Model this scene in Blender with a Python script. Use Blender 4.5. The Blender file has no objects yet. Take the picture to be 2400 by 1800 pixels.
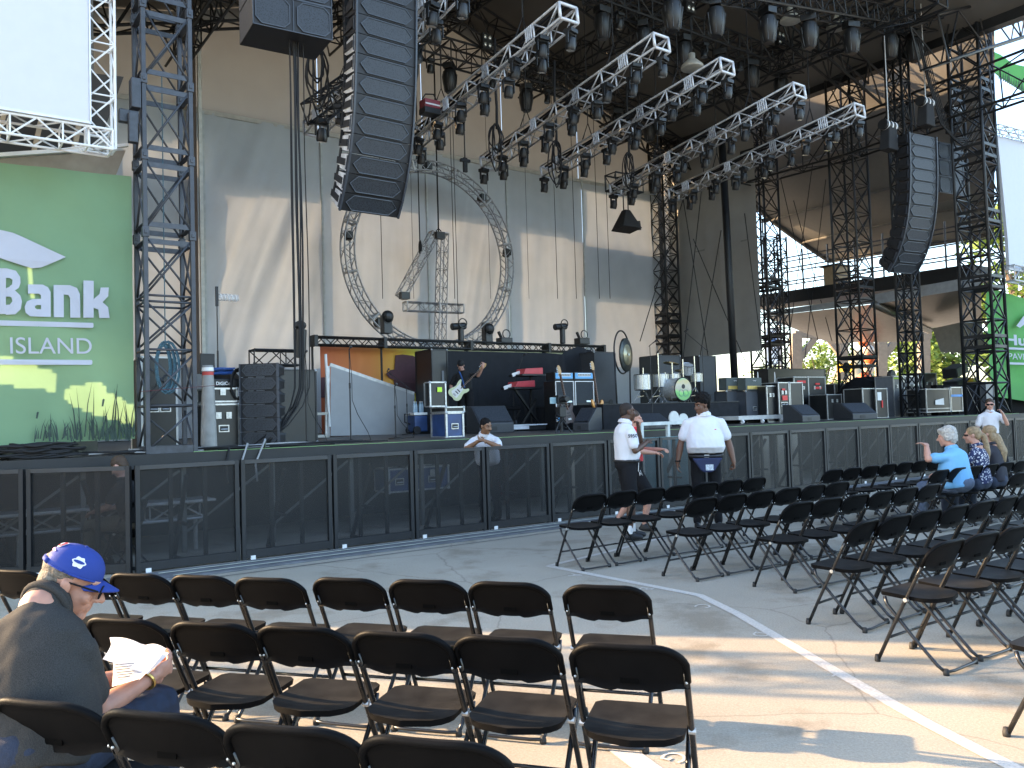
import bpy, bmesh, math, random
from mathutils import Vector, Matrix, Euler, noise
random.seed(7)
SC = bpy.context.scene
COL = SC.collection
R = math.radians

# ---------------------------------------------------------------- camera, sky, sun, exposure
F_PX, PITCH, ROLL, EYE = 1950.0, R(2.3), .030, 1.68
FW = Vector((0, math.cos(PITCH), math.sin(PITCH)))
U0 = Vector((1, 0, 0)).cross(FW)
RT = math.cos(ROLL) * Vector((1, 0, 0)) - math.sin(ROLL) * U0
UP = math.cos(ROLL) * U0 + math.sin(ROLL) * Vector((1, 0, 0))
cam = bpy.data.cameras.new('camera')
cam_o = bpy.data.objects.new('camera', cam); COL.objects.link(cam_o)
cam.sensor_width = 36; cam.lens = 36 * F_PX / 2400
cam.clip_start = .05; cam.clip_end = 3000
m = Matrix((RT, UP, -FW)).transposed().to_4x4(); m.translation = (0, 0, EYE)
cam_o.matrix_world = m
SC.camera = cam_o

SUN_EL = R(20.0)
SUNV = Vector((-.975 * math.cos(SUN_EL), .222 * math.cos(SUN_EL), math.sin(SUN_EL))).normalized()
world = bpy.data.worlds.new('World'); SC.world = world; world.use_nodes = True
nt = world.node_tree; nt.nodes.clear()
wo = nt.nodes.new('ShaderNodeOutputWorld'); bg = nt.nodes.new('ShaderNodeBackground')
sky = nt.nodes.new('ShaderNodeTexSky'); sky.sky_type = 'NISHITA'; sky.sun_disc = False
sky.sun_elevation = SUN_EL
sky.sun_rotation = math.atan2(SUNV.x, SUNV.y)
sky.altitude = 180; sky.air_density = 1.0; sky.dust_density = 2.0; sky.ozone_density = 1.0
bg.inputs['Strength'].default_value = .15
nt.links.new(sky.outputs[0], bg.inputs[0]); nt.links.new(bg.outputs[0], wo.inputs[0])
sl = bpy.data.lights.new('sun', 'SUN'); sl.energy = 3.3; sl.angle = R(.55); sl.color = (1.0, .67, .36)
so = bpy.data.objects.new('sun', sl); COL.objects.link(so)
so.rotation_euler = SUNV.to_track_quat('Z', 'Y').to_euler(); so.location = (-30, 10, 30)
SC.view_settings.view_transform = 'Standard'; SC.view_settings.look = 'None'
SC.view_settings.exposure = 2.6; SC.view_settings.gamma = 1.0
SC.view_settings.use_curve_mapping = False
SC.cycles.max_bounces = 6; SC.cycles.diffuse_bounces = 3; SC.cycles.glossy_bounces = 2
SC.cycles.transparent_max_bounces = 12; SC.cycles.transmission_bounces = 4
SC.cycles.use_denoising = True
SC.cycles.caustics_reflective = False; SC.cycles.caustics_refractive = False

# ---------------------------------------------------------------- survey helpers
# the stage runs along SU, upstage is SN; a survey point is a sight line of the photo met with a known plane
SU = Vector((.814, .581, 0)).normalized(); SN = Vector((-.581, .814, 0)).normalized()
SANG = math.atan2(SU.y, SU.x)
DECK = 1.34
def P(s, n, z=0.0): return SU * s + SN * n + Vector((0, 0, z))
def sight(x, y): return FW + RT * ((x - 1200) / F_PX) - UP * ((y - 900) / F_PX)
def on_n(x, y, n):
    r = sight(x, y); return Vector((0, 0, EYE)) + r * (n / r.dot(SN))
def on_s(x, y, s):
    r = sight(x, y); return Vector((0, 0, EYE)) + r * (s / r.dot(SU))
def on_z(x, y, z):
    r = sight(x, y); return Vector((0, 0, EYE)) + r * ((z - EYE) / r.z)
def on_y(x, y, Y):
    r = sight(x, y); return Vector((0, 0, EYE)) + r * (Y / r.y)
def sn(p): return (p.dot(SU), p.dot(SN), p.z)

# ---------------------------------------------------------------- materials
MATS = {}
def mat(name, col, rough=.6, metal=0.0, var=.12, scale=6.0, bump=0.0, bscale=40.0, spec=.5, trans=0.0, alpha=1.0, emit=0.0):
    if name in MATS: return MATS[name]
    m = bpy.data.materials.new(name); m.use_nodes = True; MATS[name] = m
    nt = m.node_tree; b = nt.nodes['Principled BSDF']; L = nt.links
    b.inputs['Roughness'].default_value = rough; b.inputs['Metallic'].default_value = metal
    b.inputs['Specular IOR Level'].default_value = spec
    tc = nt.nodes.new('ShaderNodeTexCoord')
    if var:
        n = nt.nodes.new('ShaderNodeTexNoise'); n.inputs['Scale'].default_value = scale; n.inputs['Detail'].default_value = 5
        L.new(tc.outputs['Object'], n.inputs['Vector'])
        r = nt.nodes.new('ShaderNodeValToRGB')
        a = [max(0, c * (1 - var)) for c in col[:3]]; z = [min(1, c * (1 + var)) for c in col[:3]]
        r.color_ramp.elements[0].color = (*a, 1); r.color_ramp.elements[1].color = (*z, 1)
        r.color_ramp.elements[0].position = .3; r.color_ramp.elements[1].position = .7
        L.new(n.outputs['Fac'], r.inputs[0]); L.new(r.outputs[0], b.inputs['Base Color'])
        mr = nt.nodes.new('ShaderNodeMapRange'); mr.inputs[3].default_value = max(0, rough - .08); mr.inputs[4].default_value = min(1, rough + .1)
        L.new(n.outputs['Fac'], mr.inputs[0]); L.new(mr.outputs[0], b.inputs['Roughness'])
    else: b.inputs['Base Color'].default_value = (*col[:3], 1)
    if bump:
        n2 = nt.nodes.new('ShaderNodeTexNoise'); n2.inputs['Scale'].default_value = bscale; n2.inputs['Detail'].default_value = 4
        L.new(tc.outputs['Object'], n2.inputs['Vector'])
        bp = nt.nodes.new('ShaderNodeBump'); bp.inputs['Strength'].default_value = bump; bp.inputs['Distance'].default_value = .01
        L.new(n2.outputs['Fac'], bp.inputs['Height']); L.new(bp.outputs[0], b.inputs['Normal'])
    if trans:
        t = nt.nodes.new('ShaderNodeBsdfTranslucent'); mx = nt.nodes.new('ShaderNodeMixShader'); mx.inputs[0].default_value = trans
        src = r.outputs[0] if var else None
        if src: L.new(src, t.inputs[0])
        else: t.inputs[0].default_value = (*col[:3], 1)
        if bump: L.new(bp.outputs[0], t.inputs['Normal'])
        L.new(b.outputs[0], mx.inputs[1]); L.new(t.outputs[0], mx.inputs[2]); L.new(mx.outputs[0], nt.nodes['Material Output'].inputs[0])
    if alpha < 1:
        t = nt.nodes.new('ShaderNodeBsdfTransparent'); mx = nt.nodes.new('ShaderNodeMixShader'); mx.inputs[0].default_value = alpha
        L.new(t.outputs[0], mx.inputs[1]); L.new(b.outputs[0], mx.inputs[2]); L.new(mx.outputs[0], nt.nodes['Material Output'].inputs[0])
    if emit:
        b.inputs['Emission Color'].default_value = (*col[:3], 1); b.inputs['Emission Strength'].default_value = emit
    return m

def wood_noise_ground():
    m = bpy.data.materials.new('concrete_ground'); m.use_nodes = True; nt = m.node_tree; L = nt.links; b = nt.nodes['Principled BSDF']
    tc = nt.nodes.new('ShaderNodeTexCoord')
    def N(sc, det=5, rough=.6, sx=1, sy=1):
        mp = nt.nodes.new('ShaderNodeMapping'); mp.inputs['Scale'].default_value = (sx, sy, 1)
        L.new(tc.outputs['Object'], mp.inputs[0])
        n = nt.nodes.new('ShaderNodeTexNoise'); n.inputs['Scale'].default_value = sc; n.inputs['Detail'].default_value = det
        n.inputs['Roughness'].default_value = rough; L.new(mp.outputs[0], n.inputs['Vector']); return n
    def ramp(n, a, c, p0, p1):
        r = nt.nodes.new('ShaderNodeValToRGB'); r.color_ramp.elements[0].color = (*a, 1); r.color_ramp.elements[1].color = (*c, 1)
        r.color_ramp.elements[0].position = p0; r.color_ramp.elements[1].position = p1; L.new(n.outputs['Fac'], r.inputs[0]); return r
    def mul(a, c, f=1.0):
        x = nt.nodes.new('ShaderNodeMixRGB'); x.blend_type = 'MULTIPLY'; x.inputs[0].default_value = f
        L.new(a, x.inputs[1]); L.new(c, x.inputs[2]); return x.outputs[0]
    base = ramp(N(.5, 8), (.33, .30, .24), (.43, .395, .325), .3, .75).outputs[0]
    stain = ramp(N(1.1, 6, .65), (.66, .62, .57), (1, 1, 1), .36, .47).outputs[0]
    fine = ramp(N(70, 6, .8), (.62, .60, .58), (1.12, 1.12, 1.12), .34, .62).outputs[0]
    speck = ramp(N(230, 2, .5), (.45, .42, .40), (1, 1, 1), .30, .38).outputs[0]
    c = mul(mul(mul(base, stain, .8), fine, .75), speck, .7)
    v = nt.nodes.new('ShaderNodeTexVoronoi'); v.feature = 'DISTANCE_TO_EDGE'; v.inputs['Scale'].default_value = .42
    wn = N(2.5, 5); ad = nt.nodes.new('ShaderNodeMixRGB'); ad.inputs[0].default_value = .12
    L.new(tc.outputs['Object'], ad.inputs[1]); L.new(wn.outputs['Color'], ad.inputs[2]); L.new(ad.outputs[0], v.inputs['Vector'])
    cr = nt.nodes.new('ShaderNodeValToRGB'); cr.color_ramp.elements[0].color = (.45, .42, .4, 1); cr.color_ramp.elements[1].color = (1, 1, 1, 1)
    cr.color_ramp.elements[0].position = 0; cr.color_ramp.elements[1].position = .004; L.new(v.outputs[0], cr.inputs[0])
    c = mul(c, cr.outputs[0], .6)
    L.new(c, b.inputs['Base Color']); b.inputs['Roughness'].default_value = .82
    bp = nt.nodes.new('ShaderNodeBump'); bp.inputs['Strength'].default_value = .5; bp.inputs['Distance'].default_value = .006
    L.new(N(110, 6, .8).outputs['Fac'], bp.inputs['Height']); L.new(bp.outputs[0], b.inputs['Normal'])
    return m

# ---------------------------------------------------------------- mesh builder
def frame_of(d):
    d = d.normalized(); a = Vector((0, 0, 1)) if abs(d.z) < .95 else Vector((1, 0, 0))
    x = d.cross(a).normalized(); return x, d.cross(x).normalized()
class MB:
    def __init__(s): s.v = []; s.f = []; s.mi = []
    def add(s, vs, fs, mi=0):
        b = len(s.v); s.v += [tuple(v) for v in vs]; s.f += [tuple(b + i for i in f) for f in fs]; s.mi += [mi] * len(fs); return s
    def box(s, c, sz, rz=0.0, M=None, mi=0):
        hx, hy, hz = sz[0] / 2, sz[1] / 2, sz[2] / 2; vs = []
        rot = Matrix.Rotation(rz, 3, 'Z') if M is None else M
        for x in (-hx, hx):
            for y in (-hy, hy):
                for z in (-hz, hz): vs.append(Vector(c) + rot @ Vector((x, y, z)))
        return s.add(vs, [(0, 1, 3, 2), (4, 6, 7, 5), (0, 4, 5, 1), (2, 3, 7, 6), (0, 2, 6, 4), (1, 5, 7, 3)], mi)
    def b2(s, a, b, mi=0):  # box by two corners
        return s.box([(a[i] + b[i]) / 2 for i in range(3)], [abs(a[i] - b[i]) for i in range(3)], mi=mi)
    def bar(s, p, q, w, h=None, mi=0):
        p = Vector(p); q = Vector(q); h = h or w; x, y = frame_of(q - p); vs = []
        for o in (p, q):
            for a, b in ((-1, -1), (1, -1), (1, 1), (-1, 1)): vs.append(o + x * a * w / 2 + y * b * h / 2)
        return s.add(vs, [(3, 2, 1, 0), (4, 5, 6, 7), (0, 1, 5, 4), (1, 2, 6, 5), (2, 3, 7, 6), (3, 0, 4, 7)], mi)
    def tube(s, p, q, r, n=8, r2=None, mi=0):
        return s.path([p, q], r, n, r2=r2, mi=mi)
    def path(s, pts, r, n=8, closed=False, r2=None, mi=0):
        pts = [Vector(p) for p in pts]; k = len(pts); vs = []; fs = []
        x = None
        for i, p in enumerate(pts):
            a = pts[(i - 1) % k] if (closed or i > 0) else p; b = pts[(i + 1) % k] if (closed or i < k - 1) else p
            d = (b - a)
            d = d.normalized() if d.length > 1e-9 else Vector((0, 0, 1))
            if x is None: x, y = frame_of(d)
            else:
                x = (x - d * x.dot(d)); x = x.normalized() if x.length > 1e-6 else frame_of(d)[0]; y = d.cross(x)
            rr = r if r2 is None else r + (r2 - r) * i / (k - 1)
            for j in range(n):
                t = 2 * math.pi * j / n; vs.append(p + x * math.cos(t) * rr + y * math.sin(t) * rr)
        for i in range(k if closed else k - 1):
            for j in range(n):
                a = i * n + j; b = i * n + (j + 1) % n; c = ((i + 1) % k) * n + (j + 1) % n; d = ((i + 1) % k) * n + j
                fs.append((a, b, c, d))
        if not closed: fs += [tuple(range(n))[::-1], tuple((k - 1) * n + j for j in range(n))]
        return s.add(vs, fs, mi)
    def ell(s, c, r, M=None, n=12, m=8, mi=0):
        c = Vector(c); vs = [c + (M @ Vector((0, 0, r[2])) if M else Vector((0, 0, r[2])))]; fs = []
        for i in range(1, m):
            ph = math.pi * i / m
            for j in range(n):
                t = 2 * math.pi * j / n; v = Vector((r[0] * math.sin(ph) * math.cos(t), r[1] * math.sin(ph) * math.sin(t), r[2] * math.cos(ph)))
                vs.append(c + (M @ v if M else v))
        v = Vector((0, 0, -r[2])); vs.append(c + (M @ v if M else v)); e = len(vs) - 1
        for j in range(n): fs.append((0, 1 + j, 1 + (j + 1) % n)); fs.append((e, e - n + (j + 1) % n, e - n + j))
        for i in range(m - 2):
            for j in range(n):
                a = 1 + i * n + j; b = 1 + i * n + (j + 1) % n; fs.append((a, a + n, b + n, b))
        return s.add(vs, fs, mi)
    def cap(s, p, r0, q, r1, n=12):
        p = Vector(p); q = Vector(q); s.ell(p, (r0,) * 3, n=n, m=8); s.ell(q, (r1,) * 3, n=n, m=8)
        if (q - p).length > 1e-4: s.path([p, q], r0, n, r2=r1)
        return s
    def lathe(s, prof, n=16, c=(0, 0, 0), M=None, mi=0):
        vs = []; fs = []; k = len(prof); c = Vector(c)
        for r, z in prof:
            for j in range(n):
                t = 2 * math.pi * j / n; v = Vector((r * math.cos(t), r * math.sin(t), z)); vs.append(c + (M @ v if M else v))
        for i in range(k - 1):
            for j in range(n):
                a = i * n + j; b = i * n + (j + 1) % n; fs.append((a, b, b + n, a + n))
        fs += [tuple(range(n))[::-1], tuple((k - 1) * n + j for j in range(n))]
        return s.add(vs, fs, mi)
    def prism(s, poly, off, mi=0):  # poly: 3-D points in order, off: extrusion vector
        off = Vector(off); k = len(poly); vs = [Vector(p) for p in poly] + [Vector(p) + off for p in poly]
        fs = [tuple(range(k))[::-1], tuple(range(k, 2 * k))] + [(i, (i + 1) % k, k + (i + 1) % k, k + i) for i in range(k)]
        return s.add(vs, fs, mi)
    def ring(s, c, R_, r, n=32, k=6, M=None, mi=0):
        pts = [Vector(c) + ((M if M else Matrix.Identity(3)) @ Vector((R_ * math.cos(2 * math.pi * i / n), R_ * math.sin(2 * math.pi * i / n), 0))) for i in range(n)]
        return s.path(pts, r, k, closed=True, mi=mi)
    def mesh(s, name, mats, smooth=False):
        me = bpy.data.meshes.new(name); me.from_pydata(s.v, [], s.f)
        for m in (mats if isinstance(mats, (list, tuple)) else [mats]): me.materials.append(m)
        if any(s.mi): me.polygons.foreach_set('material_index', s.mi)
        if smooth: me.polygons.foreach_set('use_smooth', [True] * len(me.polygons))
        me.update(); return me
    def build(s, name, mats, parent=None, smooth=False, bevel=0.0, label=None, auto=False):
        o = bpy.data.objects.new(name, s.mesh(name, mats, smooth or auto)); COL.objects.link(o)
        if parent is not None: o.parent = parent
        if label: o['label'] = label
        if bevel:
            md = o.modifiers.new('b', 'BEVEL'); md.width = bevel; md.segments = 2; md.limit_method = 'ANGLE'
        if auto:
            try: o.data.set_sharp_from_angle(angle=R(40))
            except Exception: pass
        return o
def mesh_obj(name, me, parent=None, label=None):
    o = bpy.data.objects.new(name, me); COL.objects.link(o)
    if parent is not None: o.parent = parent
    if label: o['label'] = label
    return o
def tag(o, label=None, cat=None, group=None, kind=None):
    if label: o['label'] = label
    if cat: o['category'] = cat
    if group: o['group'] = group
    if kind: o['kind'] = kind
    return o
def thing(name, label, cat, loc=(0, 0, 0), rz=0.0, group=None):
    o = bpy.data.objects.new(name, None); COL.objects.link(o); o.location = loc; o.rotation_euler = (0, 0, rz)
    o.empty_display_size = .1
    return tag(o, label, cat, group)
def sthing(name, label, cat, s, n, z=DECK, rz=0.0, group=None):
    return thing(name, label, cat, P(s, n, z), SANG + rz, group)
def dup(root, loc=None, rz=None, label=None, group=None, rot=None):
    def cp(o, par):
        c = o.copy(); COL.objects.link(c); c.parent = par
        for ch in kids.get(o, []): cp(ch, c)
        return c
    kids = {}
    def walk(o):
        kids[o] = list(o.children)
        for ch in kids[o]: walk(ch)
    walk(root)
    r = cp(root, root.parent)
    if loc is not None: r.location = loc
    if rz is not None: r.rotation_euler = (0, 0, rz)
    if rot is not None: r.rotation_euler = rot
    if label: r['label'] = label
    if group: r['group'] = group
    return r
def structure(name, mb, m, smooth=False):
    return tag(mb.build(name, m, None, smooth), kind='structure')
def text(name, s, size, loc, rot, m, parent, ext=.002, align='LEFT', bold=0.0, sx=1.0, font=None):
    c = bpy.data.curves.new(name, 'FONT'); c.body = s; c.size = size; c.extrude = ext; c.align_x = align; c.offset = bold
    c.materials.append(m); o = bpy.data.objects.new(name, c); COL.objects.link(o); o.parent = parent
    dg = bpy.context.evaluated_depsgraph_get(); me = bpy.data.meshes.new_from_object(o.evaluated_get(dg)); me.materials.clear(); me.materials.append(m)
    bpy.data.objects.remove(o); o = bpy.data.objects.new(name, me); COL.objects.link(o); o.parent = parent
    o.location = loc; o.rotation_euler = rot; o.scale = (sx, 1, 1); return o
ORD = ['first', 'second', 'third', 'fourth', 'fifth', 'sixth', 'seventh', 'eighth', 'ninth', 'tenth', 'eleventh', 'twelfth',
       'thirteenth', 'fourteenth', 'fifteenth', 'sixteenth', 'seventeenth', 'eighteenth', 'nineteenth', 'twentieth']

# shared materials
BLACK = mat('black_paint', (.008, .0088, .010), .5, var=.3)
STEELD = mat('dark_tower_steel', (.05, .055, .065), .5, metal=.2, var=.25)
ALU = mat('aluminium', (.46, .46, .46), .42, metal=.35, var=.2, scale=9)
ALUW = mat('bright_aluminium', (.66, .67, .70), .5, metal=.3, var=.1)
RUB = mat('black_rubber', (.009, .009, .010), .75, var=.2)
CLOTHB = mat('black_drape', (.006, .006, .007), .95, var=.3, spec=.1)
WHITE = mat('white_paint', (.75, .75, .74), .5, var=.06)
PLYB = mat('black_case_laminate', (.010, .011, .012), .38, var=.3)
# ================================================================ ground, painted lines
g = MB(); g.add([(-400, -60, 0), (400, -60, 0), (400, 900, 0), (-400, 900, 0)], [(0, 1, 2, 3)])
structure('ground', g, wood_noise_ground())
paint = mat('worn_white_paint', (.52, .49, .44), .75, var=.18, scale=60, bump=.3, bscale=90)
def strip(pts, w, z):
    pts = [Vector((p.x, p.y, z)) for p in pts]; L = []; Rr = []
    for i, p in enumerate(pts):
        a = pts[max(0, i - 1)]; b = pts[min(len(pts) - 1, i + 1)]; d = (b - a).normalized(); nn = Vector((-d.y, d.x, 0))
        L.append(p + nn * w / 2); Rr.append(p - nn * w / 2)
    m = MB(); k = len(pts); m.add(Rr + L, [(i, i + 1, k + i + 1, k + i) for i in range(k - 1)]); return m
line = [on_z(x, y, 0) for x, y in [(1285, 1327), (1460, 1361), (1640, 1396), (1730, 1440), (1960, 1575), (2170, 1695), (2300, 1762), (2420, 1822)]]
structure('painted_line', strip(line, .09, .004), paint)
structure('painted_line', strip([on_z(x, y, 0) for x, y in [(1285, 1327), (1440, 1290), (1620, 1243)]], .07, .004), mat('faded_paint', (.50, .47, .43), .8, var=.15, scale=50))
structure('painted_line', strip([on_z(1440, 1745, 0), on_z(1555, 1830, 0)], .13, .004), paint)
# row letters stencilled beside the line
for ch, x, y, sz in [('A', 1335, 1347, .2), ('B', 1500, 1378, .2), ('C', 1632, 1418, .19), ('D', 1765, 1484, .17), ('E', 1953, 1581, .17), ('F', 2215, 1728, .17), ('G', 1555, 1768, .17)]:
    p = on_z(x, y, .005)
    t = text('stencilled_letter', ch, sz, p, (0, 0, R(-128 if ch != 'A' else -110)), paint, None, 0, 'CENTER'); t['kind'] = 'structure'
# cable ramps / flat tape strips running along the fence
for off, w, mt in [(.42, .55, mat('ramp_grey', (.13, .135, .145), .7, var=.25, scale=5)), ]:
    m = MB(); a = P(1.7, 10.45 - off); b = P(24, 10.45 - off)
    m.bar(a + Vector((0, 0, .012)), b + Vector((0, 0, .012)), w, .02) ; structure('floor_plate', m, mt)
for off, w in [(.30, .05), (.55, .05)]:
    structure('tape_line', strip([P(2.1 + off * .4, 10.45 - off), P(15, 10.45 - off)], w, .028), mat('tape_pale', (.50, .52, .42), .7))
structure('floor_seam', strip([P(1.2, 9.55), P(13, 9.55)], .03, .004), mat('dark_seam', (.07, .07, .07), .8))

# ================================================================ stage platform
m = MB(); m.b2((-6, 11.58, 1.22), (27.6, 27, DECK)); d = structure('stage_deck', m, mat('stage_deck_ply', (.05, .048, .046), .45, var=.35, scale=2.5, bump=.2)); d.rotation_euler = (0, 0, SANG)
m = MB(); m.b2((-6, 11.54, 1.16), (27.6, 11.578, 1.345)); d = structure('stage_edge', m, mat('stage_edge_black', (.012, .012, .013), .55, var=.4, scale=4)); d.rotation_euler = (0, 0, SANG)
m = MB(); m.b2((3.0, 11.58, 1.3465), (27, 11.62, 1.3505)); d = structure('edge_tape', m, mat('lime_tape', (.35, .62, .22), .6)); d.rotation_euler = (0, 0, SANG)
# black skirt behind the pit and steel legs under the deck
m = MB(); m.b2((-6, 14.0, 0), (27.6, 14.04, 1.22)); d = structure('stage_skirt', m, CLOTHB); d.rotation_euler = (0, 0, SANG)
for i in range(24):
    m = MB(); s0 = -2 + i * 1.22; m.b2((s0, 11.75, 0), (s0 + .06, 11.81, 1.16)); m.bar((s0 + .03, 11.78, .25), (s0 + 1.2, 11.78, 1.1), .03)
    o = m.build('stage_leg', mat('galvanised_leg', (.16, .16, .15), .5, metal=.4)); o.rotation_euler = (0, 0, SANG)
    tag(o, kind='structure')
# pit floor is the same ground; deck lip boards
# ================================================================ roof and back wall of the pavilion
ROOFZ = 13.0
rm = mat('roof_membrane', (.15, .14, .125), .8, var=.1, scale=.8)
m = MB(); k = 12
for i in range(k + 1):
    s0 = -3 + 29.2 * i / k; z = 13.2 + 2.2 * (1 - abs(i - k / 2) / (k / 2)) ** .8
    for n0 in (9.5, 15, 20, 27): m.v.append((s0, n0, z))
for i in range(k):
    for j in range(3): a = i * 4 + j; m.f.append((a, a + 1, a + 5, a + 4)); m.mi.append(0)
o = m.build('roof_membrane', rm); o.rotation_euler = (0, 0, SANG); tag(o, kind='structure')
# wall added on the left wing to block the sun from the stage
m = MB(); m.b2((.3, 15.5, 0), (.45, 27.2, 13.4)); m.b2((-8, 27.0, 0), (.3, 27.2, 13.4)); o = m.build('side_sun_block', mat('sun_block_board', (.10, .085, .07), .8, var=.3)); o.rotation_euler = (0, 0, SANG); tag(o, kind='structure')
# roof: replace the flat profile with the gable the photo shows
for o in [o for o in COL.objects if o.name == 'roof_membrane']: bpy.data.objects.remove(o)
m = MB(); prof = [(1.6, 12.6), (2.2, 13.1), (6, 13.9), (9.5, 15.0), (12.5, 16.1), (14.4, 16.7), (16.4, 16.1), (19.2, 15.3), (22.6, 14.3), (26.2, 13.1)]
ns = [9.0, 13, 17, 21, 25.6]
for s0, z in prof:
    for n0 in ns: m.v.append((s0, n0, z))
for i in range(len(prof) - 1):
    for j in range(len(ns) - 1): a = i * 5 + j; m.f.append((a, a + 5, a + 6, a + 1)); m.mi.append(0)
o = m.build('roof_membrane', rm); o.rotation_euler = (0, 0, SANG); tag(o, kind='structure')

# ---------------------------------------------------------------- backdrop curtain, lit from behind by the sun
def inpoly(x, y, poly):
    c = False; j = len(poly) - 1
    for i in range(len(poly)):
        xi, yi = poly[i]; xj, yj = poly[j]
        if (yi > y) != (yj > y) and x < (xj - xi) * (y - yi) / (yj - yi) + xi: c = not c
        j = i
    return c
sun_s, sun_n, sun_z = SUNV.dot(SU), SUNV.dot(SN), SUNV.z
def screen_mask(name, n, gap, s0, s1, z0, z1, cell, holes, material, keep=None):
    """unseen sheet added `gap` behind the cloth at plane n, holes shaped to set the sun patches"""
    ds = gap * sun_s / sun_n; dz = gap * sun_z / sun_n
    hs = [[(a + ds, b + dz) for a, b in h] for h in holes]
    m = MB(); z = z0
    while z < z1:
        run = None; s = s0
        while s <= s1 + cell:
            solid = s < s1 and not any(inpoly(s + cell / 2, z + cell / 2, h) for h in hs)
            if solid and run is None: run = s
            if not solid and run is not None:
                b = len(m.v); m.v += [(run, n + gap, z), (s, n + gap, z), (s, n + gap, z + cell), (run, n + gap, z + cell)]; m.f.append((b, b + 1, b + 2, b + 3)); m.mi.append(0); run = None
            s += cell
        z += cell
    o = m.build(name, material); o.rotation_euler = (0, 0, SANG); return tag(o, kind='structure')
CN = 25.0
def H_(L): return [(lambda q: (q[0], q[2]))(sn(on_n(x, y, CN))) for x, y in L]
holes = [
    [(2.0, 11.05), (26, 11.05), (26, 13.2), (22.6, 13.9), (20.5, 14.2), (14.4, 16.2), (9.5, 14.4), (6.9, 13.7), (2.0, 12.6)],
    H_([(519, 454), (748, 472), (748, 860), (519, 860)]),
    H_([(770, 474), (977, 502), (977, 860), (778, 860)]),
    H_([(1016, 508), (1184, 535), (1184, 860), (1016, 860)]),
    H_([(1213, 545), (1361, 566), (1361, 860), (1213, 860)]),
    H_([(1371, 300), (1540, 320), (1540, 602), (1371, 574)]),
    H_([(1398, 708), (1545, 718), (1545, 860), (1393, 860), (1393, 714)]),
    H_([(300, 560), (470, 560), (470, 860), (300, 860)]),
    H_([(280, 330), (470, 330), (470, 415), (280, 415)]),
]
screen_mask('rear_shade_sheet', CN, .55, 0.3, 27.5, 1.3, 16.6, .1, holes, mat('shade_sheet_black', (.03, .03, .03), .9))  # unseen sheet added behind the curtain, cut open where sun patches should fall
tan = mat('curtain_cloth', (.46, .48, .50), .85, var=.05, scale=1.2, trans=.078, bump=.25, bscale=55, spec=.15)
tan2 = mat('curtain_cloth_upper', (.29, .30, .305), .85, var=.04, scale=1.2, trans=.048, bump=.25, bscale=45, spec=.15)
root = thing('backdrop_curtain', 'huge beige stage backdrop cloth hanging in panels behind the round truss', 'curtain', P(0, CN, 0), SANG)
seams = [1.8, 3.2, 6.84, 10.52, 14.37, 17.79, 21.47, 25.75]
def cloth_panel(a, b, z0, z1, y0, amp, seed, material, topz=None, diag=0.0, nz=46, nx=36):
    m = MB(); nx = nx
    for i in range(nx + 1):
        for j in range(nz + 1):
            u = i / nx; v = j / nz; s = a + (b - a) * u; zt = z1 if topz is None else min(z1, topz(s)); z = z0 + (zt - z0) * v
            w = noise.noise(Vector((s * .9 + (zt - z) * diag + seed, z * .12, seed))) * 1.3 + noise.noise(Vector((s * 2.6 + (zt - z) * diag * 2.2, z * .2, seed + 9))) * .7 - abs(noise.noise(Vector((s * 5 + (zt - z) * diag * 4.2, z * .2, seed + 19)))) * .55
            edge = min(1, min(u, 1 - u) * 9) * (.35 + .65 * min(1, (1 - v) * 5 + .1))
            m.v.append((s, y0 + w * amp * edge, z))
    for i in range(nx):
        for j in range(nz): a0 = i * (nz + 1) + j; m.f.append((a0, a0 + nz + 1, a0 + nz + 2, a0 + 1)); m.mi.append(0)
    return m
def rooft(s):
    for i in range(len(prof) - 1):
        if prof[i][0] <= s <= prof[i + 1][0]:
            t = (s - prof[i][0]) / (prof[i + 1][0] - prof[i][0]); return prof[i][1] * (1 - t) + prof[i + 1][1] * t - .03
    return 13.0
diags = [0, 0, .42, .08, .22, .06, .05, -.38]; amps = [.06, .06, .21, .06, .11, .07, .05, .19]
for i in range(7):
    m = cloth_panel(seams[i] + .01, seams[i + 1] - .01, 1.36, 11.0, -.06 - .0, amps[i + 0], 3.1 * i, tan, diag=diags[i] if i != 6 else -.38)
    m.build('curtain_panel', tan, root, smooth=True)
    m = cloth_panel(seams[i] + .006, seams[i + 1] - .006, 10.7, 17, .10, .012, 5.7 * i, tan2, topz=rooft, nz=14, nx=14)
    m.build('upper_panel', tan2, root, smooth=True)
    if i:  # webbing between the panels
        mm = MB(); mm.b2((seams[i] - .035, -.13, 1.36), (seams[i] + .035, -.10, 11.0)); mm.build('webbing', mat('webbing_pale', (.45, .47, .46), .7), root)
mm = MB(); mm.b2((1.8, -.1, 10.93), (25.7, -.055, 11.06)); mm.build('hem_band', mat('hem_band_grey', (.46, .44, .40), .8), root)
mm = MB(); mm.b2((6.64, -.4, 1.36), (6.74, -.3, 14)); mm.build('support_pole', mat('pole_offwhite', (.62, .62, .58), .6), root)
mm = MB(); mm.b2((6.38, -.45, 3.2), (6.56, -.3, 14)); mm.build('brown_post', mat('brown_post', (.09, .06, .045), .7), root)
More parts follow.
